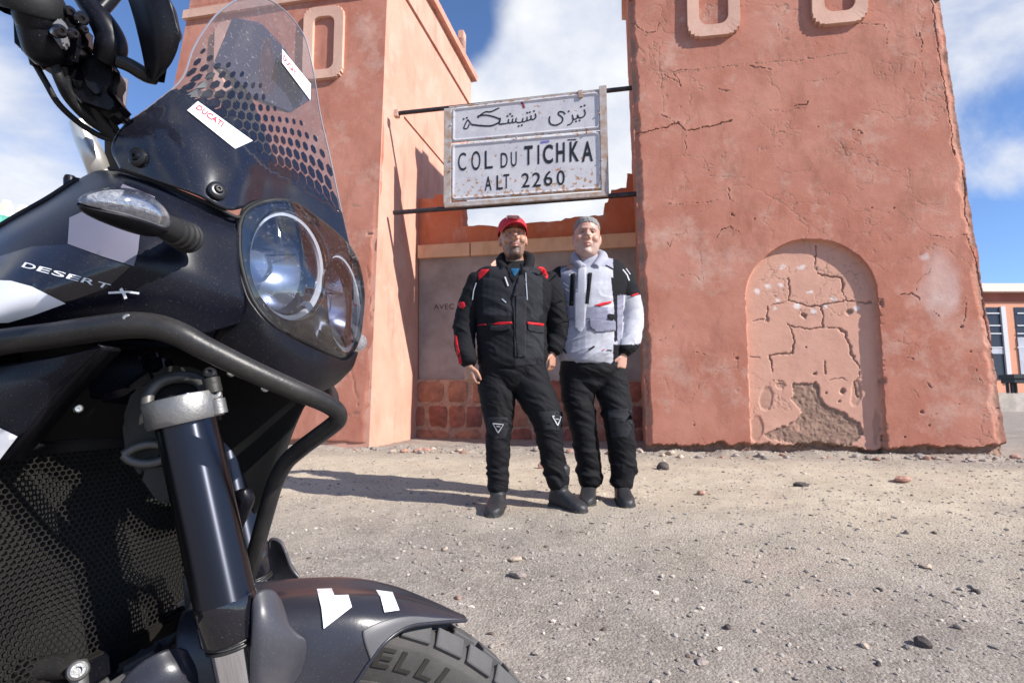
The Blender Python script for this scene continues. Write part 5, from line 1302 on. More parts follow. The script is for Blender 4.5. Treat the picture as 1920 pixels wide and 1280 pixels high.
# ---------- radiator and guard
rX = -.205
def RP(px, py, back=0.0): return BX(px, py, rX - back)
def rloc(L, Z, back=0.0): return W3(rX - back + (Z - .76) * -.18, L, Z)
rb_ = [loc3(RP(x, y)) for x, y in ((0, 880), (330, 920), (330, 1150), (0, 1230))]; print('rad corners', rb_)
Lmax, Lmin = .235, -.19; Z0, Z1 = .655, .865
box('radiator', rloc((Lmax + Lmin) / 2, (Z0 + Z1) / 2, .035), BF * .015, BL_ * (Lmax - Lmin) / 2, (UP + BF * -.18).normalized() * (Z1 - Z0) / 2, mat('radiator core', (.012, .011, .010), .8, bump=.6, bscale=300), bike)
M_mesh = mat('dusty punched steel', (.012, .010, .009), .6, .2, dust=0, var=.3, vscale=30)
cw = .0070; ch = .0100; V = []; Fc = []
hexw = cw; rr = cw / math.sqrt(3)
def hexring(L, Z):
    o = len(V)
    for s_, bk in ((1.0, 0), (.84, 0), (.84, .0012), (1.0, .0012)):
        for q in range(6):
            a = math.pi / 6 + q * math.pi / 3; V.append(rloc(L + math.cos(a) * rr * s_, Z + math.sin(a) * rr * s_ * .80, bk))
    for k in range(2):
        for q in range(6): q2 = (q + 1) % 6; Fc.append([o + k * 6 + q, o + k * 6 + q2, o + (k + 1) * 6 + q2, o + (k + 1) * 6 + q])
iz = 0; Z = Z0 + .008
while Z < Z1:
    L = Lmin + (cw / 2 if iz % 2 else 0)
    while L < Lmax:
        lim = .86 + .02 * math.sin((L + .1) * 9)
        if Z < lim - max(0, -L - .05) * .1: hexring(L, Z)
        L += cw
    Z += rr * 1.5 * .80; iz += 1
gd = mk('radiator_guard', V, Fc, M_mesh, bike, False)
box('guard_frame', rloc((Lmax + Lmin) / 2, Z0 + .0, 0), BF * .006, BL_ * (Lmax - Lmin) / 2, UP * .010, M_mesh, bike, .002)
box('guard_clip', rloc(.075, Z0 - .002, -.008), BF * .003, BL_ * .028, UP * .011, M_satin, bike, .002)
box('guard_frame', rloc((Lmax + Lmin) / 2, Z1 + .004, 0), BF * .006, BL_ * (Lmax - Lmin) / 2, UP * .006, M_satin, bike, .002)
# header tube of the exhaust under the radiator, engine
tube('exhaust_pipe', [W3(-.26, .07, .62), W3(-.17, .07, .56), W3(-.15, .06, .44), W3(-.22, .03, .32), W3(-.45, .03, .27)], .021, mat('heat stained steel', (.32, .22, .16), .35, .9, var=.3, vscale=12), bike, 18, 30)
bm = bmesh.new(); box_bm(bm, W3(-.46, 0, .50), BF * .20, BL_ * .13, UP * .19); bmesh.ops.bevel(bm, geom=list(bm.edges), offset=.05, segments=3, affect='EDGES'); mkbm('engine', bm, M_dkm, bike, auto=35)
tube('skid_bar', [B(-40, 1262, .12), B(40, 1258, .12), B(130, 1246, .11)], .011, M_tub, bike, 10)
tube('guard_mount', [B(146, 1240, .10), B(147, 1262, .10), B(150, 1300, .10)], .0075, M_alu, bike, 12, 12); bolt(B(146, 1256, .12), (CAM - B(146, 1256, .12)).normalized(), .009, M_alu, bike, .006)

# ---------- front wheel
frame(*_turn)
_q = loc3(B(985, 1283, 0)); AX, AZ, TR = _q[0] - math.sqrt(.347 ** 2 - (_q[2] - .345) ** 2), .345, .345
print('tyre chk', loc3(B(830, 1190, 0)), loc3(B(985, 1280, 0)))
wh = empty('front_wheel', W3(AX, 0, AZ), None, None); setpar(wh, bike)
def ringsurf(name, prof_, m, par, k=160, a0=0, a1=2 * math.pi):
    """prof_: (radius, lateral)"""
    V = []
    for i in range(k):
        a = a0 + (a1 - a0) * i / k; c, s = math.cos(a), math.sin(a)
        for r_, l in prof_: V.append(W3(AX + r_ * c, l, AZ + r_ * s))
    n = len(prof_); Fc = []
    for i in range(k):
        for j in range(n - 1): i2 = (i + 1) % k; Fc.append([i * n + j, i * n + j + 1, i2 * n + j + 1, i2 * n + j])
    return mk(name, V, Fc, m, par, True, auto=45)
tp = [(.264, -.030), (.270, -.036), (.285, -.041), (.302, -.0435), (.316, -.043), (.328, -.038), (.336, -.026), (.3385, 0), (.336, .026), (.328, .038), (.316, .043), (.3165, .0436), (.3150, .0440), (.302, .0435), (.285, .041), (.2745, .038), (.2735, .0395), (.2715, .0395), (.270, .036), (.264, .030)]
tyre = ringsurf('tyre', tp, M_tyre, wh)
rim = ringsurf('rim', [(.264, .030), (.272, .036), (.270, .038), (.262, .035), (.258, .026), (.250, .018), (.247, 0), (.250, -.018), (.258, -.026), (.264, -.035), (.270, -.037), (.264, -.030)], mat('black wheel rim', (.02, .02, .022), .35, .4, dust=.3), wh)
def block(a, l, wa, wl, h, tilt=0):
    bm = bmesh.new(); c, s = math.cos(a), math.sin(a); rad = W3(c, 0, s) - W3(0, 0, 0); tan = W3(-s, 0, c) - W3(0, 0, 0); lat = BR.copy()
    rd = rad * math.cos(tilt) + lat * math.sin(tilt); lt = lat * math.cos(tilt) - rad * math.sin(tilt)
    r0 = {0: .3365, 1: .3300}[1 if abs(l) > .01 else 0]; c0 = W3(AX + r0 * c, l, AZ + r0 * s)
    box_bm(bm, c0 + rd * (h / 2 - .002), tan * wa / 2, lt * wl / 2, rd * (h / 2 + .002))
    bmesh.ops.bevel(bm, geom=[e for e in bm.edges], offset=.0012, segments=1, affect='EDGES'); return mkbm('tread_block', bm, M_tread, wh)
protos = [block(0, 0, .030, .026, .008), block(0, .030, .036, .024, .0075, R(40)), block(0, -.030, .036, .024, .0075, R(-40))]
NB = 48; axc = W3(AX, 0, AZ)
for j, pr in enumerate(protos):
    base = Vector((0, 0, 0))
    for i in range(NB):
        o = pr if i == 0 else pr.copy()
        if i: COL.objects.link(o)
        a = 2 * math.pi * (i + (.5 if j == 0 else 0)) / NB
        Rm = Matrix.Translation(axc) @ Matrix.Rotation(a, 4, BL_) @ Matrix.Translation(-axc)
        o.matrix_basis = Rm if not i else Rm
# spokes and hub
spk = []
for i in range(32):
    a = 2 * math.pi * i / 32; s_ = 1 if i % 2 else -1; b = a + (.5 if (i // 2) % 2 else -.5)
    spk.append(([W3(AX + .030 * math.cos(b), .028 * s_, AZ + .030 * math.sin(b)), W3(AX + .252 * math.cos(a), .006 * s_, AZ + .252 * math.sin(a))], .0018, None))
for s_ in spk: tube('spoke', s_[0], .0018, M_steel, wh, 6)
tube('hub', [W3(AX, -.05, AZ), W3(AX, -.032, AZ), W3(AX, -.03, AZ), W3(AX, .03, AZ), W3(AX, .032, AZ), W3(AX, .05, AZ)], [.035, .035, .022, .022, .035, .035], M_dkm, wh, 24)
tube('axle', [W3(AX, -.13, AZ), W3(AX, .13, AZ)], .011, M_alu, wh, 14)
for s_ in (-1, 1): 
    o = ringsurf('brake_disc', [(.110, .062 * s_), (.155, .062 * s_), (.155, .067 * s_), (.110, .067 * s_), (.110, .062 * s_)], M_alu, wh, 90)
# raised letters on the near sidewall
def tyre_text(s, a_start, adv, r0, r1, lat, par):
    a = a_start
    for ch in s:
        if ch == ' ': a -= adv; continue
        V, Fc = text_vf(ch, .015, 1.0); wd = adv * .74 if ch != 'I' else adv * .22
        P = []
        for u, v in V:
            uu = u * wd + v * .012; aa = a - uu; rr_ = r0 + (r1 - r0) * v; P.append(W3(AX + rr_ * math.cos(aa), np.interp(rr_, [.285, .302, .316], [.041, .0435, .043]) + lat, AZ + rr_ * math.sin(aa)))
        F2 = []
        for f in Fc:
            n_ = (P[f[1]] - P[f[0]]).cross(P[f[2]] - P[f[0]]); F2.append(f[::-1] if n_.dot(BR) < 0 else f)
        o = mk('raised_letter', P, F2, M_let, wh, False, [('SOLIDIFY', dict(thickness=.0018, offset=-1))])
        a -= adv if ch != 'I' else adv * .5
_q = loc3(B(832, 1266, .043)); _a = math.atan2(_q[2] - AZ, _q[0] - AX); _r = math.hypot(_q[2] - AZ, _q[0] - AX); print('letter', math.degrees(_a), _r)
_r = min(max(_r, .285), .302); tyre_text('PIRELLI', _a + R(5.0 * 5.75), R(5.0), _r - .0105, _r + .0105, .0022, wh)

# ---------- front fender
def mrow(r): return [tuple(mir(Vector(p))) for p in r]
def rowB(r): return [tuple(B(*p)) for p in r]
fe = rowB([(330, 1420, .078), (460, 1410, .078), (560, 1370, .077), (645, 1305, .075), (690, 1245, .072), (722, 1203, .066), (765, 1174, .052), (820, 1166, .032), (877, 1162, .010)])
fm2 = rowB([(330, 1320, .080), (460, 1310, .080), (555, 1290, .078), (630, 1240, .075), (675, 1198, .071), (715, 1172, .063), (765, 1159, .050), (820, 1160, .030), (877, 1161, .009)])
fs = rowB([(330, 1200, .070), (450, 1190, .068), (545, 1175, .066), (620, 1160, .064), (672, 1150, .060), (715, 1146, .053), (765, 1146, .043), (820, 1153, .027), (876, 1160, .008)])
fs2 = rowB([(340, 1150, .040), (450, 1135, .040), (545, 1122, .038), (620, 1116, .036), (672, 1115, .034), (718, 1118, .030), (768, 1126, .024), (822, 1141, .015), (875, 1158, .004)])
fc_ = rowB([(350, 1140, 0), (460, 1118, 0), (550, 1106, 0), (622, 1102, 0), (675, 1104, 0), (722, 1109, 0), (772, 1119, 0), (824, 1137, 0), (874, 1157, 0)])
rowsF = [mrow(fe), mrow(fm2), mrow(fs), mrow(fs2), fc_, fs2, fs, fm2, fe]
fender, GFn = cpatch('front_fender', rowsF, 90, 90, M_grey, bike, .003, world=True)
# rolled lower rim
e1 = [Vector(v) for v in GFn[-1][20:]]
V = []
for i, p in enumerate(e1):
    w_ = .013 * min(1, (len(e1) - i) / 12 + .25)
    V += [p + BR * .0012, p + BR * .001 + UP * w_ * .62 - BF * w_ * .5]
tube('fender_lip', [Vector(v) + BR * .0006 for v in GFn[-1][8:-1:2]], .0022, M_grey, bike, 8)
bs_ = GFn[-15:, 46:]; nb_ = np.cross(np.gradient(bs_, axis=1), np.gradient(bs_, axis=0)); nb_ /= np.linalg.norm(nb_, axis=-1)[..., None] + 1e-12
if (nb_[7, 10] @ np.array(BR)) < 0: nb_ = -nb_
M_lip = mat('lighter fender rim', (.085, .083, .088), .42, dust=.8)
mk('fender_rim', (bs_ + nb_ * .0016).reshape(-1, 3), orient((bs_ + nb_ * .0016).reshape(-1, 3), grid_faces(bs_.shape[0], bs_.shape[1])), M_lip, bike, True, [('SOLIDIFY', dict(thickness=.0014, offset=-1))])
M_gd = mat('speckled guard plastic', (.045, .045, .055), .34, dust=1.3)
# fork guard blister
gd_rows = [
    [(471, 1160, .118), (473, 1128, .118), (482, 1110, .116), (498, 1104, .112), (516, 1108, .106), (528, 1124, .100)],
    [(470, 1200, .124), (474, 1170, .126), (488, 1155, .127), (510, 1150, .122), (532, 1158, .112), (546, 1172, .100)],
    [(469, 1250, .124), (474, 1215, .128), (492, 1205, .130), (520, 1200, .125), (552, 1200, .112), (573, 1200, .095)],
    [(468, 1300, .120), (474, 1265, .126), (492, 1258, .128), (520, 1250, .122), (552, 1243, .108), (575, 1228, .092)],
    [(466, 1400, .11), (474, 1350, .118), (490, 1345, .12), (515, 1320, .112), (540, 1295, .10), (566, 1262, .088)]]
cpatch('fork_guard', gd_rows, 40, 40, M_gd, bike, .004, mirror=True)
rear_rows = [[(190, 1330, .085), (240, 1262, .09), (290, 1226, .088), (330, 1214, .08), (362, 1222, .07)], [(200, 1400, .095), (250, 1320, .10), (300, 1280, .098), (345, 1262, .09), (375, 1262, .075)], [(220, 1480, .09), (270, 1400, .095), (320, 1360, .095), (360, 1340, .088), (385, 1330, .075)]]
cpatch('fender_rear', rear_rows, 24, 30, M_grey, bike, .004, mirror=True)
slab_px('fender_bridge', [(300, 1232, .03), (385, 1170, .05), (470, 1150, .06), (475, 1300, .06), (380, 1290, .05), (300, 1300, .03)], 0, .03, M_satin, bike, bev=.006)
frame(*_save)
update(); bfen = bvh_of(fender)
decal('white_graphic', [[(594, 1103), (622, 1102), (627, 1115), (653, 1114), (660, 1137), (607, 1178), (603, 1140)], [(705, 1105), (736, 1109), (749, 1143), (721, 1147), (714, 1120)]], bfen, M_white, fender, .0030, 5)

# ---------- graphics on the fairing
update(); bfa = bvh_of(fair); bsh = bvh_of(shr)
decal('white_graphic', [[(-30, 524), (20, 526), (60, 537), (123, 569), (60, 592), (15, 605), (-30, 606)]], bfa, M_white, fair, .0010, 10)
decal('grey_graphic', [[(130, 408), (165, 392), (215, 398), (262, 440), (259, 470), (251, 499), (190, 480), (127, 457)]], bfa, M_silver, fair, .0010, 10)
decal('grey_graphic', [[(230, 345), (291, 369), (284, 386), (250, 376), (218, 366)]], bfa, M_silver, fair, .0010, 10)
decal('lower_band', [[(-40, 520), (0, 480), (60, 462), (127, 458), (190, 482), (245, 500), (200, 540), (60, 590), (-40, 620), (-40, 607), (15, 606), (124, 569), (60, 535), (20, 525)]], bfa, mat('gloss black film', (.010, .010, .016), .14, coat=.5, dust=.2), fair, .0006, 12)
decal('white_graphic', [[(-60, 790), (2, 803), (33, 818), (22, 832), (-4, 866), (-60, 900)]], bsh, M_white, shr, .0010, 10)
M_wl = mat('white lettering', (.80, .81, .84), .35)
def dsx(s, x0, y0, x1, y1, h, shear, off=.0):
    for i, ch in enumerate(s):
        n_ = len(s); f0_, f1_ = i / n_, (i + .84) / n_
        ax_, ay_ = x0 + (x1 - x0) * f0_, y0 + (y1 - y0) * f0_; bx_, by_ = x0 + (x1 - x0) * f1_, y0 + (y1 - y0) * f1_
        text_decal('lettering', ch, ((ax_, ay_), (bx_, by_), (bx_ + shear, by_ - h), (ax_ + shear, ay_ - h)), bfa, M_wl, fair, .0018, off)
dsx('DESERT', 40, 500, 206, 543, 8.5, 7, .01)
stroke_decal('lettering', [([(203, 549), (222, 548), (240, 547), (261, 550)], 4), ([(228, 541), (237, 541), (232, 550), (238, 559), (229, 558)], 0.1), ([(226, 541), (232, 550), (236, 560)], 6)], bfa, M_wl, fair, .0018)

# ---------- turn signal
ti = [(352, 446, .165), (340, 440, .178), (320, 430, .192), (300, 421, .205), (282, 414, .215)]
sg1 = empty('turn_signal', B(330, 436, .19), None, None); setpar(sg1, bike)
P = cr([tuple(B(*p)) for p in ti], 60); rr_ = np.interp(np.linspace(0, 1, 60), [0, .35, 1], [.0125, .0112, .0085]) + .0009 * np.sign(np.sin(np.linspace(0, 16 * math.pi, 60))) * (np.linspace(0, 1, 60) < .5)
V, Fc = tube_vf(P, rr_, 24); mk('stalk', V, Fc, M_rub, sg1, True, auto=40)
ax0, ax1 = B(310, 420, .205), B(150, 378, .262)
dirn = (ax1 - ax0); Ln = dirn.length; dn = dirn.normalized(); sd_ = dn.cross(UP).normalized(); up_ = sd_.cross(dn)
if sd_.dot(CAM - ax0) < 0: sd_ = -sd_
def pod(name, h0, h1, m, yo, amp, front=1):
    V = []; k = 30; sgm = 24
    for i in range(k + 1):
        f = i / k; w_ = (math.sin(math.pi * (f ** .72)) ** .62) * .0155 + .0004; c = ax0 + dn * Ln * f + up_ * (yo + .004 * math.sin(math.pi * f))
        for j in range(sgm):
            a = h0 + (h1 - h0) * j / (sgm - 1); V.append(tuple(c + up_ * math.sin(a) * w_ * .80 * amp + sd_ * math.cos(a) * w_ * 1.0 * amp))
    return mk(name, V, grid_faces(k + 1, sgm), m, sg1, True, [('SOLIDIFY', dict(thickness=.0015, offset=1))])
tube('lens_rim', [ax0 + dn * Ln * f_ + up_ * (.004 * math.sin(math.pi * f_) + math.sin(R(-42)) * ((math.sin(math.pi * (f_ ** .72)) ** .62) * .0155 + .0004) * .82) + sd_ * math.cos(R(-42)) * ((math.sin(math.pi * (f_ ** .72)) ** .62) * .0155 + .0004) * 1.04 for f_ in np.linspace(.01, .995, 40)], .0007, M_white, sg1, 6)
pod('housing', R(150), R(325), M_satin, -.002, 1.0); pod('lens', R(-42), R(150), M_cover, 0.0, 1.05); pod('reflector', R(-42), R(150), mat('bright reflector', (.50, .51, .56), .28, .35, c2=(.88, .89, .92), vscale=260, bump=1.0, bscale=240), 0.0, .92)

# ---------- handlebar area
hb = empty('handlebar_controls', B(110, 90, .2), None, None); setpar(hb, bike)
tube('grip', [B(20, -60, .24), B(48, -12, .235), B(60, 12, .232), B(62, 24, .23)], [.019, .021, .023, .021], M_rub, hb, 24, 20)
tube('switch_housing', [B(62, 16, .23), B(68, 30, .23), B(74, 50, .225), B(80, 80, .22), B(84, 100, .215), B(88, 118, .21)], [.015, .016, .0155, .015, .014, .009], M_satin, hb, 22, 30)
slab_px('switch_body', [(12, 42, .225), (30, 8, .225), (118, 18, .21), (150, 40, .2), (162, 60, .2), (160, 95, .2), (128, 104, .205), (95, 122, .21), (60, 128, .215), (38, 105, .22), (28, 72, .225)], 0, .03, M_satin, hb, bev=.006)
slab_px('switch_panel', [(88, 52, .232), (108, 28, .228), (124, 44, .226), (124, 82, .226), (112, 86, .228), (100, 70, .23)], 0, .008, mat('grey switch face', (.16, .16, .17), .35), hb, bev=.002)
for (x, y, r_, l) in ((111, 59, .0052, .236), (136, 64, .0046, .22), (149, 36, .0060, .215), (128, 22, .0046, .22), (155, 56, .0036, .212)):
    c = B(x, y, l); bolt(c, (CAM - c).normalized() + BF * .6, r_, M_gloss, hb, .006, 'button')
slab_px('master_cylinder', [(150, 95, .19), (178, 88, .185), (200, 110, .18), (220, 118, .18), (222, 160, .175), (205, 190, .175), (180, 180, .18), (150, 165, .19), (140, 130, .19)], 0, .03, M_satin, hb, bev=.006)
slab_px('clamp_block', [(95, 125, .195), (140, 112, .19), (190, 150, .185), (215, 180, .18), (232, 205, .175), (205, 222, .175), (160, 190, .18), (110, 160, .19)], 0, .025, M_satin, hb, bev=.006)
tube('brake_lever', [B(148, -20, .20), B(168, 12, .198), B(190, 40, .195), (B(206, 70, .19)), B(208, 92, .188), B(200, 112, .185)], [.008, .0085, .010, .0115, .0125, .011], M_satin, hb, 16, 30)
tube('guard_arm', [B(222, 114, .185), B(245, 124, .18), B(272, 140, .172), B(290, 144, .165)], [.006, .006, .0065, .007], M_tub, hb, 12, 20)
tube('guard_stay', [B(184, 22, .195), B(200, 5, .19), B(222, -22, .185)], .0065, M_satin, hb, 10)
hg_rows = [[(228, -30, .20), (240, 0, .20), (252, 40, .196), (264, 90, .19), (272, 130, .184), (276, 148, .18)], [(262, -30, .21), (276, 0, .21), (288, 40, .206), (297, 85, .20), (296, 125, .192), (286, 153, .184)], [(300, -30, .205), (318, 0, .205), (330, 40, .20), (337, 75, .195), (322, 118, .188), (290, 156, .182)]]
cpatch('hand_guard', hg_rows, 24, 40, M_satin, hb, .010)
tube('bar_end_tube', [B(148, 228, .13), B(160, 260, .125), B(176, 296, .12), B(190, 330, .11)], [.0085, .0095, .0105, .011], mat('pale anodised bar', (.62, .60, .58), .35, .7), hb, 20, 16)
slab_px('bar_clamp_plate', [(222, 142, .16), (240, 148, .155), (234, 205, .15), (222, 190, .155)], 0, .01, mat('bare plate', (.30, .27, .30), .5, .4), hb, bev=.001)
slab_px('brake_hose_joint', [(208, 150, .165), (224, 145, .16), (232, 200, .155), (230, 215, .155), (212, 205, .16)], 0, .012, M_satin, hb, bev=.003)
cab = [([B(66, 120, .205), B(86, 155, .20), B(110, 195, .19), B(150, 232, .17), B(190, 256, .155), B(218, 262, .15)], .0026), ([B(100, 118, .21), B(112, 150, .205), B(130, 185, .19), B(165, 222, .17), B(215, 256, .15)], .0042), ([B(118, 125, .20), B(128, 170, .19), B(150, 205, .18), B(200, 250, .155)], .0036),
       ([B(195, 160, .18), B(200, 200, .17), B(212, 230, .16), B(222, 250, .15)], .0026), ([B(150, 150, .185), B(160, 190, .175), B(180, 225, .165), B(214, 256, .15)], .0052), ([B(170, 160, .18), B(178, 205, .17), B(205, 245, .155)], .006)]
for P, r_ in cab: tube('cable', P, r_, M_rub, hb, 10, 30)
tube('mirror_stem', [B(131, 352, .05), B(131, 336, .05), B(131.5, 330, .05)], [.0062, .0062, .005], M_satin, bike, 14)
slab_px('handlebar_riser', [(190, 250, .12), (225, 262, .12), (235, 320, .11), (190, 322, .11)], 0, .03, M_deep, bike, bev=.004)
# ---------- rear of the machine, outside the frame
def rings(name, secs, m, par, k=20):
    V = []
    for X, Z, wl, hz in secs:
        for i in range(k): a = 2 * math.pi * i / k; V.append(W3(X, math.cos(a) * wl, Z + math.sin(a) * hz))
    Fc = grid_faces(len(secs), k, True).tolist(); Fc.append(list(range(k))); Fc.append([(len(secs) - 1) * k + i for i in range(k)][::-1]); return mk(name, V, Fc, m, par, True, auto=60)
rings('fuel_tank', [(-.36, .93, .12, .05), (-.42, .93, .15, .10), (-.55, .94, .15, .11), (-.68, .90, .09, .06)], M_body, bike)
rings('seat', [(-.64, .885, .07, .025), (-.75, .875, .12, .04), (-.98, .88, .14, .045), (-1.2, .92, .12, .045), (-1.38, .94, .07, .02)], M_rub, bike)
rings('tail', [(-.95, .80, .06, .04), (-1.2, .84, .09, .05), (-1.5, .90, .06, .03)], M_satin, bike)
rw = empty('rear_wheel', W3(-1.36, 0, .33), None, None); setpar(rw, bike)
AX, AZ = -1.36, .33
ringsurf('tyre', [(r_ - .012, l * 1.5) for r_, l in tp], M_tyre, rw, 90); ringsurf('rim', [(.245, .04), (.235, 0), (.245, -.04), (.262, -.05), (.262, .05), (.245, .04)], M_dkm, rw, 60)
tube('hub', [W3(AX, -.08, AZ), W3(AX, .08, AZ)], .05, M_dkm, rw, 20)
for i in range(18): a = 2 * math.pi * i / 18; tube('spoke', [W3(AX, 0.02, AZ), W3(AX + .245 * math.cos(a), 0, AZ + .245 * math.sin(a))], .003, M_steel, rw, 5)
tube('swing_arm', [W3(-.62, .11, .42), W3(-1.36, .12, .33)], .028, M_dkm, bike, 14); tube('swing_arm', [W3(-.62, -.11, .42), W3(-1.36, -.12, .33)], .028, M_dkm, bike, 14)
tube('frame_rail', [W3(-.25, .08, .84), W3(-.5, .12, .72), W3(-.68, .11, .42)], .016, M_tub, bike, 12, 16); tube('frame_rail', [W3(-.25, -.08, .84), W3(-.5, -.12, .72), W3(-.68, -.11, .42)], .016, M_tub, bike, 12, 16)
tube('side_stand', [W3(-.6, -.12, .3), W3(-.5, -.30, .0)], .012, M_tub, bike, 10)
tube('silencer', [W3(-.9, .14, .42), W3(-1.05, .17, .50), W3(-1.45, .19, .62)], [.03, .05, .05], M_dkm, bike, 18, 16)
# ================================================================== PEOPLE
M_A = None
def skin_mat(name, base, beard, lips=(.42, .16, .13)):
    m = bpy.data.materials.new(name); m.use_nodes = True; t = m.node_tree; b = t.nodes['Principled BSDF']; L = t.links.new
    b.inputs['Roughness'].default_value = .5; b.inputs['Subsurface Weight'].default_value = .0; b.inputs['Subsurface Radius'].default_value = (.01, .004, .002); b.inputs['Subsurface Scale'].default_value = 1
    tc = t.nodes.new('ShaderNodeTexCoord'); n = t.nodes.new('ShaderNodeTexNoise'); n.inputs['Scale'].default_value = 25; n.inputs['Detail'].default_value = 5; L(tc.outputs['Object'], n.inputs['Vector'])
    last = None
    def mx(f, a, c):
        x = t.nodes.new('ShaderNodeMix'); x.data_type = 'RGBA'; L(f, x.inputs[0])
        for i, v in ((6, a), (7, c)):
            if isinstance(v, tuple): x.inputs[i].default_value = (*v, 1)
            else: L(v, x.inputs[i])
        return x.outputs[2]
    c = mx(n.outputs[0], tuple(x * .85 for x in base), tuple(min(1, x * 1.15) for x in base))
    for nm, colr in (('lip', lips), ('beard', beard), ('brow', tuple(x * .6 for x in beard)), ('socket_shade', tuple(x * .55 for x in base))):
        q = t.nodes.new('ShaderNodeAttribute'); q.attribute_name = nm; c = mx(q.outputs['Fac'], c, colr)
    L(c, b.inputs['Base Color']); return m
def cloth(name, c, rough=.85, var=.12, bump=.25, bs=500): 
    m = mat(name, c, rough, var=var, vscale=8, bump=bump, bscale=bs, spec=.25, detail=3); m.node_tree.nodes['Principled BSDF'].inputs['Sheen Weight'].default_value = .0; return m
XA = Vector((1, 0, 0))
def loft(secs, seg=22, cap=True, xa=XA):
    """secs: (centre, half width along image-right, half depth) -> closed mesh; rounded ends"""
    C = [Vector(s[0]) for s in secs]; Rr = [(s[1], s[2]) for s in secs]; k = len(C); V = []
    def ringp(c, t, ra, rb):
        side = (xa - t * xa.dot(t)).normalized(); oth = t.cross(side)
        return [c + side * math.cos(2 * math.pi * j / seg) * ra + oth * math.sin(2 * math.pi * j / seg) * rb for j in range(seg)]
    T = [(C[min(i + 1, k - 1)] - C[max(i - 1, 0)]).normalized() for i in range(k)]
    rings_ = []
    if cap:
        r0 = min(Rr[0]) * .6
        for a in (75, 50, 25): rings_.append(ringp(C[0] - T[0] * r0 * math.sin(R(a)), T[0], Rr[0][0] * math.cos(R(a)), Rr[0][1] * math.cos(R(a))))
    for i in range(k): rings_.append(ringp(C[i], T[i], *Rr[i]))
    if cap:
        r0 = min(Rr[-1]) * .6
        for a in (25, 50, 75): rings_.append(ringp(C[-1] + T[-1] * r0 * math.sin(R(a)), T[-1], Rr[-1][0] * math.cos(R(a)), Rr[-1][1] * math.cos(R(a))))
    for r_ in rings_: V += r_
    n = len(rings_); Fc = grid_faces(n, seg, True).tolist(); Fc.append(list(range(seg))[::-1]); Fc.append([(n - 1) * seg + j for j in range(seg)])
    return [tuple(v) for v in V], Fc
def smooth_secs(secs, n):
    A = np.array([[*s[0], s[1], s[2]] for s in secs]); Q = cr(A, n); return [(Vector(q[:3]), max(q[3], .002), max(q[4], .002)) for q in Q]
def ball(c, rx, ry, rz, seg=14):
    V = []; n = 8
    for i in range(1, n):
        a = math.pi * i / n
        for j in range(seg): b = 2 * math.pi * j / seg; V.append((c[0] + rx * math.sin(a) * math.cos(b), c[1] + ry * math.sin(a) * math.sin(b), c[2] - rz * math.cos(a)))
    Fc = grid_faces(n - 1, seg, True).tolist(); Fc.append(list(range(seg))[::-1]); Fc.append([(n - 2) * seg + j for j in range(seg)]); return V, Fc
def xform(VF, M): return [tuple(M @ Vector(v)) for v in VF[0]], VF[1]
def fuse(pieces, voxel, smooth=3):
    V = []; Fc = []
    for v, f in pieces: o = len(V); V += list(v); Fc += [[a + o for a in q] for q in f]
    me = bpy.data.meshes.new('tmp'); me.from_pydata([tuple(v) for v in V], [], Fc); bm = bmesh.new(); bm.from_mesh(me); bmesh.ops.recalc_face_normals(bm, faces=bm.faces); bm.to_mesh(me); bm.free()
    o = bpy.data.objects.new('tmp', me); COL.objects.link(o)
    md = o.modifiers.new('r', 'REMESH'); md.mode = 'VOXEL'; md.voxel_size = voxel
    if smooth: ms = o.modifiers.new('s', 'SMOOTH'); ms.factor = .5; ms.iterations = smooth
    update(); dg = bpy.context.evaluated_depsgraph_get(); e = o.evaluated_get(dg); m2 = e.to_mesh()
    n = len(m2.vertices); co = np.empty(n * 3, np.float32); m2.vertices.foreach_get('co', co); nr = np.empty(n * 3, np.float32); m2.vertices.foreach_get('normal', nr)
    F2 = [list(p.vertices) for p in m2.polygons]; bpy.data.objects.remove(o)
    return co.reshape(-1, 3).astype(float), nr.reshape(-1, 3).astype(float), F2
HT = [(-.118, -.046, .018, .020), (-.108, -.041, .037, .040), (-.09, -.029, .053, .062), (-.065, -.018, .063, .078), (-.035, -.008, .069, .088), (0, 0, .0735, .095), (.035, .002, .076, .099), (.07, .006, .072, .095), (.095, .010, .060, .080), (.112, .012, .038, .052), (.120, .012, .012, .018)]
def head_r(z):
    zs = [h[0] for h in HT]; return np.interp(z, zs, [h[1] for h in HT]), np.interp(z, zs, [h[2] for h in HT]), np.interp(z, zs, [h[3] for h in HT])
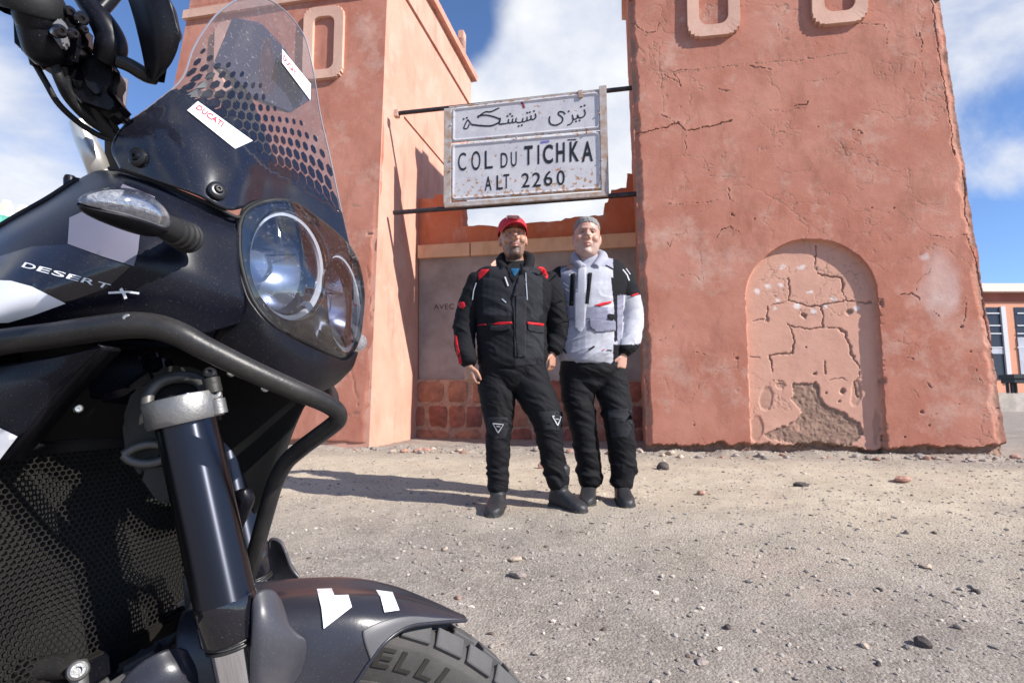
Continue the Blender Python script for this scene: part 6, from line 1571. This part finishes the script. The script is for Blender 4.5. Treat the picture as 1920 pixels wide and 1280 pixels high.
def head_pieces(M, wide=1.0, jaw=1.0):
    P = [loft(smooth_secs([(Vector((0, cy, z)), rx * wide * (jaw if z < -.03 else 1), ry) for z, cy, rx, ry in HT], 26), 28, False)]
    t = lambda pts, r_: tube_vf([Vector(p) for p in pts], r_, 12)
    P.append(t([(0, -.090, .028), (0, -.102, .006), (0, -.115, -.020)], [.007, .009, .0135])); P += [ball((s * .012, -.101, -.026), .0095, .010, .008) for s in (-1, 1)]
    P.append(t([(-.052, -.070, .030), (-.03, -.090, .034), (0, -.096, .032), (.03, -.090, .034), (.052, -.070, .030)], [.006, .010, .010, .010, .006]))
    P += [ball((s * .040 * wide, -.064, -.022), .027, .026, .026) for s in (-1, 1)]
    P.append(t([(-.026, -.083, -.058), (-.012, -.092, -.053), (0, -.095, -.054), (.012, -.092, -.053), (.026, -.083, -.058)], [.004, .0065, .007, .0065, .004])); P.append(t([(-.02, -.084, -.064), (0, -.093, -.068), (.02, -.084, -.064)], [.004, .007, .004]))
    P.append(ball((0, -.072, -.100), .026, .022, .020)); P += [ball((s * .079 * wide, .010, -.006), .008, .018, .032) for s in (-1, 1)]
    return [xform(p, M) for p in P]
def hand_pieces(wrist, down, fwd, inn, curl=1.0, s=1.0):
    """down: towards the fingertips; fwd: thumb side; inn: towards the palm"""
    d, f, n = Vector(down).normalized(), Vector(fwd).normalized(), Vector(inn).normalized(); w = Vector(wrist); P = []
    def sec(c, a, b): return (c, a * s, b * s)
    P.append(loft([sec(w - d * .03, .027, .021), sec(w, .027, .020), sec(w + d * .03 * s, .036, .017), sec(w + d * .065 * s, .042, .015), sec(w + d * .088 * s, .040, .013)], 16, True, f))
    for k, (o, L) in enumerate(((.031, .070), (.0105, .080), (-.0105, .074), (-.031, .058))):
        c = w + d * .085 * s + f * o * s; pts = [c - d * .02, c]; a = .15
        for j, fr in enumerate((.45, .30, .25)):
            a += curl * (.38 if j == 0 else .55) + .04 * k; pts.append(pts[-1] + (d * math.cos(a) + n * math.sin(a)) * L * fr * s)
        P.append(tube_vf(pts, [.0088 * s, .0092 * s, .0088 * s, .0082 * s, .0068 * s], 10)); P.append(ball(pts[-1], .0068 * s, .0068 * s, .0068 * s, 8))
    b = w + d * .028 * s + f * .030 * s; p1 = b + (d * .6 + f * .7 + n * .3).normalized() * .035 * s; p2 = p1 + (d * .9 + f * .15 + n * .35).normalized() * .030 * s; p3 = p2 + (d * .85 - f * .1 + n * .45).normalized() * .022 * s
    P.append(tube_vf([b - f * .012, b, p1, p2, p3], [.012 * s, .0135 * s, .0110 * s, .0098 * s, .0078 * s], 10)); P.append(ball(p3, .0078 * s, .0078 * s, .0078 * s, 8))
    return P
def foot_pieces(ank, dr, L=.285, shaft=.062):
    dr = Vector((dr[0], dr[1], 0)).normalized(); sd = Vector((-dr.y, dr.x, 0)); g0 = gzf(ank.x, ank.y) ; heel = Vector((ank.x, ank.y, 0)) - dr * .075
    zt = gzf(heel.x + dr.x * L, heel.y + dr.y * L)
    V = []; seg = 20; S_ = [(0, .016, .05), (.03, .034, .085), (.12, .041, .12), (.28, .044, .135), (.42, .045, .105), (.58, .050, .082), (.75, .052, .066), (.88, .046, .054), (.96, .032, .044), (1.0, .014, .030)]
    for f, w_, h in S_:
        c = heel + dr * L * f; z0 = g0 + (zt - g0) * f - .012
        for j in range(seg):
            a = 2 * math.pi * j / seg; ca, sa = math.cos(a), math.sin(a); e = .62
            x = abs(ca) ** e * (1 if ca > 0 else -1) * w_; zz_ = (abs(sa) ** .75 * (1 if sa > 0 else -1) * .5 + .5) * (h + .012); V.append(tuple(c + sd * x + UP * (z0 + zz_)))
    Fc = grid_faces(len(S_), seg, True).tolist(); Fc.append(list(range(seg))); Fc.append([(len(S_) - 1) * seg + j for j in range(seg)][::-1])
    P = [(V, Fc), loft([(Vector((ank.x, ank.y, g0 + .07)), .048, .058), (Vector((ank.x, ank.y, g0 + .14)), .052, .058), (Vector((ank.x, ank.y, g0 + .22)), shaft, shaft)], 18)]
    # sole
    Vs = []; 
    for f, w_, h in S_:
        c = heel + dr * (L * f * 1.02 - .003); z0 = g0 + (zt - g0) * f - .014
        for x, z in ((-1, 0), (1, 0), (1, .026), (-1, .026)): Vs.append(tuple(c + sd * x * (w_ + .004) + UP * (z0 + z)))
    Fs = grid_faces(len(S_), 4, True).tolist(); Fs.append([0, 1, 2, 3]); Fs.append([(len(S_) - 1) * 4 + j for j in (3, 2, 1, 0)])
    return P, (Vs, Fs)
def folds(V, N_, amp, sx, sz, seed, thr=None, tilt=0.0):
    x, y, z = V[:, 0], V[:, 1], V[:, 2]; u = (x + y) ; zt = z + tilt * x
    w = fbm(x * 5 + y * 4, z * 5, 3, seed) * .35
    r1 = 1 - (np.abs(fbm(u * sx + w, (zt + .25 * w) * sz, 3, seed + 5)) * 2.6) ** .7
    r2 = fbm(u * sx * 2.3, zt * sz * 2.1 + y * 5, 3, seed + 9)
    return V + N_ * (amp * (r1 * .8 + r2 * .6) * (1 if thr is None else thr))[:, None]

def person(Y, spec):
    k = Y / F
    def J(px, py, dy=0.0): return at(px, py, Y + dy)
    def sec(px, py, wpx, dm, dy=0.0): return (J(px, py, dy), wpx * k, dm)
    M = Matrix.Translation(J(*spec['head'])) @ Matrix.Rotation(spec.get('yaw', 0), 4, 'Z') @ Matrix.Rotation(spec.get('roll', 0), 4, 'Y') @ Matrix.Rotation(spec.get('nod', 0), 4, 'X') @ Matrix.Scale(spec.get('hs', 1.0), 4)
    P = head_pieces(M, spec.get('wide', 1), spec.get('jaw', 1))
    hx_, hy_ = spec['head'][:2]; nx, ny = spec['neck']
    nw = spec.get('nw', 19)
    P.append(loft([sec(nx, ny + 26, nw + 9, .085, .02), sec(nx, ny + 12, nw + 2, .066, .015), sec((nx + hx_) / 2, ny - 4, nw, .060, .01), sec(hx_, hy_ + 16, nw * .9, .058, .012)], 22))
    P.append(loft(smooth_secs([sec(a, b, w_ * .86, d_ * .84, .01) for a, b, w_, d_ in spec['torso']], 20), 26))
    for arm in spec['arms']: P.append(loft(smooth_secs([sec(a, b, w_ * .70, w_ * k * .70, dy) for a, b, w_, dy in arm], 14), 16))
    for leg in spec['legs']: P.append(loft(smooth_secs([sec(a, b, w_ * .72, w_ * k * .74, dy) for a, b, w_, dy in leg], 14), 16))
    for h in spec['hands']: P += hand_pieces(J(*h[0]), h[1], h[2], h[3], h[4], h[5])
    V, Nn, Fc = fuse(P, .0042, 2)
    # face: sockets with shade painted into the skin, and colouring, in head space
    Mi = np.array(M.inverted()); H = V @ Mi[:3, :3].T + Mi[:3, 3]
    inh = (np.abs(H[:, 0]) < .1) & (np.abs(H[:, 2]) < .14) & (H[:, 1] < .03)
    g_ = lambda cx_, cz_, rx_, rz_: np.exp(-((H[:, 0] - cx_) / rx_) ** 2 - ((H[:, 2] - cz_) / rz_) ** 2) * inh * (H[:, 1] < -.03)
    sock = g_(.031, .014, .015, .009) + g_(-.031, .014, .015, .009); V = V - Nn * (.007 * sock + .003 * g_(0, -.060, .026, .0025))[:, None]
    # smile folds
    for s_ in (-1, 1): V = V - Nn * (.0025 * np.exp(-((H[:, 0] - s_ * (.026 + (-.03 - H[:, 2]) * .35)) / .004) ** 2) * inh * (H[:, 2] < -.022) * (H[:, 2] > -.062))[:, None]
    lip = np.clip(g_(0, -.060, .024, .009) * 1.3, 0, 1); fz = fbm(H[:, 0] * 90, H[:, 2] * 90 + H[:, 1] * 40, 3, 7)
    brow = np.clip((g_(.032, .036, .019, .005) + g_(-.032, .036, .019, .005)) * 1.2, 0, 1)
    z_, x_ = H[:, 2], np.abs(H[:, 0])
    if spec['beard'] == 'goatee':
        bd = sstep(.036, .026, x_) * sstep(-.036, -.044, z_) * .95 + .55 * sstep(-.045, -.065, z_ + x_ * -.25)
        bd = np.clip(bd, 0, 1) * (1 - lip) * (.8 + .3 * fz)
    else: bd = .45 * sstep(-.035, -.055, z_ - x_ * .25 + .012) * (1 - lip) * (.75 + .4 * fz)
    bd = bd * inh * (z_ < -.03) * (z_ > -.135)
    body = mk('person', V, Fc, spec['skin'], None, True, col=dict(lip=lip, beard=np.clip(bd, 0, 1), brow=brow, socket_shade=np.clip(sock, 0, 1) * .85))
    tag(body, spec['label'], 'person')
    if spec.get('hair'):
        zl = np.where(H[:, 1] < -.02, .070 - .9 * np.clip(x_ - .040, 0, .03), -.005 - .6 * np.clip(H[:, 1] + .02, 0, .1)) + .010 * fz
        hm = (np.abs(H[:, 0]) < .12) & (z_ > zl) & (z_ < .16) & (np.abs(H[:, 1]) < .13) & ((x_ < .078) | (z_ > .03) | (H[:, 1] > .035))
        hf = [f for f in Fc if hm[f].all()]; us, iv = np.unique(np.array(hf), return_inverse=True)
        tp_ = sstep(.06, .11, z_[us]); hv = V[us] + Nn[us] * (.0030 + .006 * tp_ + .0035 * fbm(H[us, 0] * 120, H[us, 1] * 60 + H[us, 2] * 60, 3, 17))[:, None]
        mk('hair', hv, iv.reshape(-1, len(hf[0])), M_hair, body)
    # eyes
    for s_ in (-1, 1):
        v, f = xform(ball((s_ * .031, -.0765, .014), .0115, .0115, .0105, 14), M); mk('eye', v, f, M_eye, body)
        v, f = xform(ball((s_ * .031, -.0865, .0135), .0048, .0030, .0048, 10), M); mk('iris', v, f, M_iris, body)
        v, f = xform(tube_vf([Vector((s_ * .031 - .013, -.082, .0175)), Vector((s_ * .031, -.0895, .0205)), Vector((s_ * .031 + .013, -.082, .0175))], [.0030, .0052, .0030], 8), M); mk('eyelid', v, f, spec['skin'], body)
    # trousers
    P = [loft(smooth_secs([sec(a, b, w_, w_ * k * 1.0, dy) for a, b, w_, dy in leg], 22), 24) for leg in spec['legs']]
    P.append(loft(smooth_secs([sec(*q) for q in spec['pelvis']], 12), 28))
    V, Nn, Fc = fuse(P, .0062, 4)
    px_, py_ = to_px_np(V); am = .008 + .006 * np.exp(-((py_ - 880) / 22) ** 2) + .003 * np.exp(-((py_ - 770) / 30) ** 2)
    V = folds(V, Nn, am, 3.0, 15, spec['seed'], None, .5)
    tr = mk('trousers', V, Fc, spec['trousers'], body)
    # jacket
    P = [loft(smooth_secs([sec(a, b, w_, d_, .01) for a, b, w_, d_ in spec['torso']], 30), 34)]
    for arm in spec['arms']:
        P.append(loft(smooth_secs([sec(a, b, w_, w_ * k * .98, dy) for a, b, w_, dy in arm], 20), 22))
    for c in spec.get('collar', []): P.append(tube_vf([J(*q[:3]) for q in c], [q[3] * k for q in c], 14, True, 20))
    V, Nn, Fc = fuse(P, .0050, 4); px_, py_ = to_px_np(V)
    V = folds(V, Nn, .0075 * (.45 + .8 * sstep(520, 600, py_)), 3.6, 12, spec['seed'] + 40, None, spec.get('jt', .5))
    mats = spec['jmats']; jk = mk('jacket', V, Fc, mats, body)
    if len(mats) > 1:
        C = V[[f[0] for f in Fc]]; cx_, cy_ = to_px_np(C); idx = spec['jfun'](cx_, cy_, C).astype(int); jk.data.polygons.foreach_set('material_index', idx)
    update(); bj, bt = bvh_of(jk), bvh_of(tr)
    for i, (ank, dr) in enumerate(spec['boots']):
        P, sole = foot_pieces(J(*ank), dr); V, Nn, Fc = fuse(P, .006, 3); V = folds(V, Nn, .0025, 6, 24, spec['seed'] + 70 + i); b_ = mk('boot', V, Fc, spec['boot'], body)
        mk('sole', sole[0], sole[1], M_sole, b_, False)
    return body, jk, tr, bj, bt, M
M_hair = mat('short grey hair', (.185, .178, .172), .85, var=.35, vscale=160, bump=.25, bscale=300)
M_eye = mat('eyeball', (.30, .26, .24), .3); M_iris = mat('iris', (.03, .02, .015), .1); M_sole = mat('dusty boot sole', (.035, .033, .03), .8, dust=.8)
M_bt = mat('dusty black boot leather', (.020, .020, .023), .5, dust=.6, bump=.1, bscale=150)
c_blk = cloth('black textile', (.008, .008, .010)); c_dk = cloth('charcoal textile', (.021, .021, .026)); c_red = cloth('red textile', (.50, .012, .02), .6, .08)
c_lg = cloth('pale grey textile', (.30, .30, .355)); c_wh = cloth('off white and sunlit grey textile', (.41, .41, .455)); c_mg = cloth('mid grey textile', (.20, .20, .26)); c_tr = cloth('black riding trousers', (.0055, .0055, .0075), .75)
c_tr2 = cloth('black riding trousers worn', (.006, .006, .008), .75)
def jfA(px, py, C):
    k = np.zeros(len(px)); k[(py > 520) & (px > 905) & (px < 1018) & (py < 590)] = 1
    k[(py > 505) & (py < 600) & (px > 966) & (px < 1012)] = 1; k[(py > 500) & (py < 520) & (px > 918) & (px < 1005)] = 1
    k[(py > 610) & (px > 966) & (px < 1020)] = 1; return k
specA = dict(head=(962, 450, -.015), yaw=R(6), roll=R(-3), nod=R(-4), hs=1.07, neck=(967, 492), wide=.98, jaw=.98, nw=18, skin=skin_mat('tanned skin', (.41, .21, .14), (.06, .048, .046)), beard='goatee',
    label='man in red cap and black jacket with red patches, standing on the left',
    torso=[(967, 500, 26, .070), (967, 506, 48, .095), (966, 514, 70, .120), (964, 530, 78, .140), (961, 560, 74, .150), (959, 595, 67, .150), (959, 630, 65, .148), (961, 660, 66, .150), (962, 676, 66, .150)],
    arms=[[(901, 526, 25, .02), (889, 552, 24, .02), (878, 585, 22.5, .03), (871, 615, 21.5, .02), (871, 645, 19, -.02), (876, 668, 17, -.05), (878, 678, 16, -.06)],
          [(1024, 524, 24, .02), (1034, 552, 23, .03), (1041, 585, 22, .06), (1046, 615, 22, .08), (1042, 640, 19, .07), (1037, 656, 16, .05)]],
    hands=[((878, 682, -.06), (.12, 0, -1), (.75, -.65, 0), (.65, .75, .1), 1.15, 1.0), ((1036, 660, .05), (-.05, 0, -1), (-.5, -.8, 0), (-.8, .5, 0), .9, .95)],
    legs=[[(936, 680, 33, .02), (931, 710, 35, .02), (933, 750, 32, .01), (935, 790, 25.5, 0), (934, 830, 22.5, .02), (934, 870, 21, .03), (934, 900, 19.5, .03), (934, 914, 19, .03)],
          [(988, 680, 33, .02), (992, 710, 36, .02), (1007, 742, 34, .0), (1025, 785, 28, -.02), (1031, 825, 23.5, -.0), (1037, 865, 22, .02), (1044, 893, 20.5, .03), (1048, 907, 20, .03)]],
    pelvis=[(961, 650, 56, .13, .02), (961, 672, 60, .135, .02), (961, 695, 61, .135, .02), (961, 715, 44, .11, .02)],
    boots=[((934, 915, .03), (-.16, -1)), ((1050, 908, .03), (.62, -.80))], boot=M_bt, trousers=c_tr, seed=500, jmats=[c_blk, c_dk], jfun=jfA, jt=.6,
    collar=[[(946, 505, -.10, 8), (938, 492, -.03, 9), (944, 482, .05, 9), (966, 477, .10, 9), (990, 482, .04, 9.5), (993, 496, -.05, 9), (981, 512, -.12, 7)]])
bodyA, jkA, trA, bjA, btA, MA = person(3.46, specA)
def pd(name, polys, bvh, m, par, lift=.004, step=5, thick=.003): return decal(name, polys, bvh, m, par, lift, step, 3.4, thick)
pd('neck_opening', [[(950, 499), (957, 493), (977, 493), (980, 502), (972, 520), (962, 530), (955, 518)]], bjA, c_blk, jkA, .004)
pd('shirt', [[(957, 503), (974, 503), (971, 510), (965, 519), (960, 512)]], bjA, cloth('blue shirt', (.01, .07, .15)), jkA, .007)
pd('lapel', [[(978, 500), (992, 506), (986, 532), (970, 556), (961, 556), (967, 536), (974, 516)]], bjA, c_dk, jkA, .010, 5, .006)
for q in ([(896, 511), (903, 505), (917, 504.5), (908, 515), (898, 525)], [(1008, 500), (1017, 500), (1023, 505), (1028, 517), (1026, 523), (1018, 514)], [(858.5, 571), (862, 565), (870, 566), (872, 573), (868, 579), (861, 576)], [(851, 626), (856, 630), (859, 651), (864, 670), (866, 681), (861, 683), (855, 656)]): pd('red_panel', [q], bjA, c_red, jkA)
for q in ([(922, 608), (935, 603.5), (960, 603), (960, 606.5), (938, 609)], [(989, 603), (1020, 606.5), (1020, 611), (989, 607)], [(895, 608), (911, 607.5), (911, 609), (895, 610)]): pd('red_piping', [q], bjA, c_red, jkA, .006, 3)
M_zip = mat('zip', (.02, .02, .022), .5, .3); M_rfl = mat('silver reflective piping', (.34, .38, .44), .4)
stroke_decal('zip', [([(963, 552), (965, 600), (966, 640), (967, 668)], 2.2)], bjA, M_zip, jkA, .007, .002)
pd('pocket_flap', [[(990, 608), (1020, 613), (1021, 625), (996, 621), (990, 617)]], bjA, c_dk, jkA, .008, 4, .005); pd('pocket_flap', [[(918, 611), (958, 608), (957, 616), (940, 621), (920, 620)]], bjA, c_dk, jkA, .008, 4, .005)
pd('storm_flap', [[(967, 556), (988, 556), (986, 600), (986, 668), (969, 670), (966, 610)]], bjA, c_dk, jkA, .008, 5, .005)
stroke_decal('reflective_piping', [([(986, 511), (987, 535), (989, 562)], 1.6)], bjA, M_rfl, jkA, .006, .002); stroke_decal('zip_tab', [([(947, 519), (953, 536)], 2.4)], bjA, mat('bright zip tab', (.6, .6, .6), .4), jkA, .008, .002)
stroke_decal('reflective_piping', [([(893, 530), (888, 545), (886, 562)], 1.5), ], bjA, M_rfl, jkA, .006, .002); stroke_decal('zip', [([(941, 560), (949, 567)], 2)], bjA, M_rfl, jkA, .006, .002)
M_emb = mat('pale emblem print', (.40, .40, .42), .5)
stroke_decal('knee_emblem', [([(924, 793.5), (944, 795.5), (934, 811)], 2.0), ([(934, 811), (924, 793.5)], 2.0), ([(931, 799), (938, 799.5)], 1.6)], btA, M_emb, trA, .010)
stroke_decal('knee_emblem', [([(1036, 779.5), (1052.5, 781), (1046, 797)], 2.0), ([(1046, 797), (1036, 779.5)], 2.0), ([(1042, 785), (1048, 785.5)], 1.5)], btA, M_emb, trA, .012)
pd('knee_panel', [[(914, 782), (952, 782), (954, 800), (948, 822), (926, 824), (914, 806)]], btA, c_dk, trA, .002, 6, .002); pd('knee_panel', [[(1008, 772), (1054, 770), (1058, 790), (1050, 808), (1020, 806)]], btA, c_dk, trA, .002, 6, .002)
# cap
def cap_shell(M, grow, z0f, z0b, m, name, par, top=.128, K=16, seg=48, noise_=0.0, flat=0.0, wide=1.0):
    V = []
    for j in range(seg):
        a = 2 * math.pi * j / seg; fr = .5 - .5 * math.sin(a)          # 1 at the front (-y)
        zs = z0b + (z0f - z0b) * (fr if name == 'cap' else sstep(.30, .80, fr))
        for i in range(K + 1):
            f = i / K; z = zs + (top - zs) * f
            zz_ = min(z, .1195); cy, rx, ry = head_r(zz_); e = math.sqrt(max(0, 1 - max(0, (z - .05) / (top - .05)) ** 2.6)); 
            rx2 = (max(rx, .074 * e) + grow) * wide; ry2 = max(ry, .096 * e) + grow
            if i == K: rx2 = ry2 = .002
            nz_ = 1 + noise_ * mnoise.noise(Vector((math.cos(a) * 6, math.sin(a) * 6, z * 60))) + noise_ * mnoise.noise(Vector((math.cos(a) * 25, math.sin(a) * 25, z * 120)))
            V.append(M @ Vector((math.cos(a) * rx2 * nz_, cy + math.sin(a) * ry2 * nz_, z + (grow * .5 if i else 0))))
    Fc = []
    for j in range(seg):
        j2 = (j + 1) % seg
        for i in range(K): Fc.append([j * (K + 1) + i, j2 * (K + 1) + i, j2 * (K + 1) + i + 1, j * (K + 1) + i + 1])
    return mk(name, V, Fc, m, par, True, [('SOLIDIFY', dict(thickness=.003, offset=0))])
M_cap = mat('red cap cloth', (.48, .015, .03), .7, var=.1, vscale=30, bump=.2, bscale=400)
cp = cap_shell(MA, .010, .052, .020, M_cap, 'cap', bodyA, .132)
V = []
for i in range(13):
    f = i / 12
    for j in range(25):
        a = R(205 + 130 * j / 24); x = math.cos(a) * (.084 + .0 * f); y0 = math.sin(a) * .104; ext = .082 * f * (math.sin((j / 24) * math.pi) ** .45)
        V.append(MA @ Vector((x, y0 - ext, .060 - .022 * f - 3.4 * x * x)))
mk('brim', V, grid_faces(13, 25), M_cap, cp, True, [('SOLIDIFY', dict(thickness=.004, offset=0))])
update(); bcp = bvh_of(cp)
pd('cap_logo', [[(950, 404), (958, 402), (972, 404), (978, 410), (970, 410), (958, 408), (949, 411)]], bcp, mat('white cap print', (.75, .75, .76), .5), cp, .003, 3, .001)

# ---- second man
def jfB(px, py, C):
    k = np.zeros(len(px)) ; 
    k[(px > 1150) & (py < 553)] = 2; k[(px > 1146 + np.clip(py - 520, 0, 60) * .10) & (px < 1159) & (py > 520) & (py < 640)] = 2
    k[(px > 1158) & (py > 553) & (px < 1170 - (py - 553) * .05)] = 3; k[(px >= 1170 - (py - 553) * .05) & (py > 553)] = 1; k[(px > 1150) & (py > 645)] = 2
    k[(px < 1052) & (py < 520)] = 2; k[(px < 1046)] = 2; k[(px < 1064) & (py < 500)] = 2
    k[(py > 575) & (py < 601) & (px > 1046) & (px < 1140)] = 3; k[C[:, 1] > 3.74] = 2
    k[(k == 0) & (px > 1098) & (py < 575) & (py > 500)] = 1; k[(k == 0) & (px > 1098) & (py > 618)] = 1; return k  # sunlight on right chest and hem painted as the lighter cloth
specB = dict(head=(1100, 448, -.015), yaw=R(-4), roll=R(2), nod=R(-3), hs=1.07, neck=(1104, 487), wide=1.04, jaw=1.10, nw=20, skin=skin_mat('fair skin', (.47, .255, .19), (.42, .39, .37)), beard='stubble', hair=True,
    label='grey-haired man in pale grey and black jacket standing beside the man in red cap',
    torso=[(1107, 492, 26, .070), (1109, 499, 48, .095), (1111, 508, 64, .120), (1112, 525, 68, .142), (1110, 555, 63, .155), (1108, 590, 60, .158), (1107, 625, 61, .16), (1106, 655, 63, .16), (1105, 668, 62, .155)],
    arms=[[(1163, 520, 24, .03), (1174, 545, 24, .03), (1182, 575, 22, .04), (1186, 602, 21, .03), (1182, 632, 20, -.02), (1174, 650, 18, -.05), (1171, 657, 16.5, -.06)],
          [(1056, 520, 24, .05), (1040, 530, 23, .14), (1018, 535, 21, .22), (985, 522, 20, .25), (962, 504, 17, .20), (948, 500, 15, .15)]],
    hands=[((1169, 662, -.06), (-.18, 0, -1), (-.80, -.6, 0), (-.6, .8, .1), 1.25, 1.0), ((950, 499, .13), (-.80, -.50, -.15), (-.4, .2, .85), (.2, -.5, -.8), .5, .9)],
    legs=[[(1082, 675, 29, .03), (1080, 705, 31, .03), (1084, 745, 30, .02), (1092, 795, 26, .02), (1100, 840, 24, .04), (1105, 880, 23, .06), (1107, 902, 21, .06)],
          [(1136, 675, 31, .03), (1142, 705, 33, .03), (1151, 745, 30, .01), (1159, 790, 27, -.01), (1165, 835, 26, .01), (1169, 872, 25, .03), (1167, 896, 22, .03), (1166, 906, 21, .03)]],
    pelvis=[(1109, 650, 53, .135, .02), (1109, 672, 58, .14, .02), (1109, 695, 59, .14, .02), (1110, 715, 42, .11, .02)],
    boots=[((1104, 905, .08), (-.22, -1)), ((1166, 905, .03), (-.02, -1))], boot=M_bt, trousers=c_tr2, seed=700, jmats=[c_lg, c_wh, c_blk, c_mg], jfun=jfB, jt=-.5,
    collar=[[(1092, 502, -.10, 7.5), (1079, 490, -.03, 8.5), (1082, 478, .04, 8.5), (1102, 474, .10, 8.5), (1122, 476, .05, 9), (1130, 484, -.03, 9.5), (1116, 502, -.11, 8)]])
bodyB, jkB, trB, bjB, btB, MB2 = person(3.60, specB)
def pdb(*a, **k): return pd(*a, **k)
for q in ([(1070, 513), (1079, 512), (1075, 573), (1067, 573)], [(1103, 511), (1110.5, 511.5), (1104, 570), (1097.5, 569)]): pd('black_zip_panel', [q], bjB, c_blk, jkB, .008, 5)
pd('storm_flap', [[(1085, 503), (1099, 501), (1101, 562), (1096, 612), (1087, 625), (1077, 613), (1077, 562)]], bjB, c_wh, jkB, .007, 5, .004)
for q in ([(1047, 569), (1061, 572), (1061, 575), (1047, 573)], [(1114, 572), (1130, 567), (1147.5, 564), (1146, 568), (1126, 574)], [(1183, 553), (1197, 549), (1198, 552), (1184, 556)]): pd('red_piping', [q], bjB, c_red, jkB, .007, 3)
pd('pocket_flap', [[(1105, 598), (1154, 602), (1155, 620), (1118, 622), (1106, 614)]], bjB, c_mg, jkB, .009, 5, .005); pd('pocket_flap', [[(1046, 606), (1062, 602), (1060, 614), (1052, 620), (1046, 620)]], bjB, c_mg, jkB, .009, 4, .005)
stroke_decal('black_slash', [([(1054, 652), (1062, 662)], 2.6), ([(1104, 656), (1115, 649)], 3), ([(1139, 656), (1148, 657)], 2)], bjB, c_blk, jkB, .007, .002)
stroke_decal('seam', [([(1048, 505), (1062, 498), (1073, 494)], 1.3), ([(1136, 497), (1150, 504)], 2.0), ([(1048, 562), (1064, 565)], 2.2), ([(1048, 602), (1075, 596)], 1.2), ([(1100, 597), (1150, 600)], 1.0)], bjB, c_blk, jkB, .006, .002)
stroke_decal('sleeve_print', [([(1168, 505), (1176, 515), (1180, 526)], 2.2), ([(1174, 503), (1182, 514)], 1.5)], bjB, M_emb, jkB, .006, .001)
stroke_decal('chest_print', [([(1056, 530), (1066, 537)], 2.0), ([(1060, 541), (1067, 546)], 1.8), ([(1067, 516), (1074, 512)], 2)], bjB, mat('white print', (.8, .8, .82), .4), jkB, .007, .001)
stroke_decal('red_tab', [([(1130, 656), (1134, 655)], 1.6)], bjB, c_red, jkB, .007, .001)
pd('belt_tab', [[(1141, 588), (1152, 589), (1152, 599), (1141, 598)]], bjB, c_blk, jkB, .010, 4, .004)
pd('knee_panel', [[(1138, 768), (1184, 766), (1186, 800), (1176, 822), (1146, 820)]], btB, c_dk, trB, .002, 6, .002)
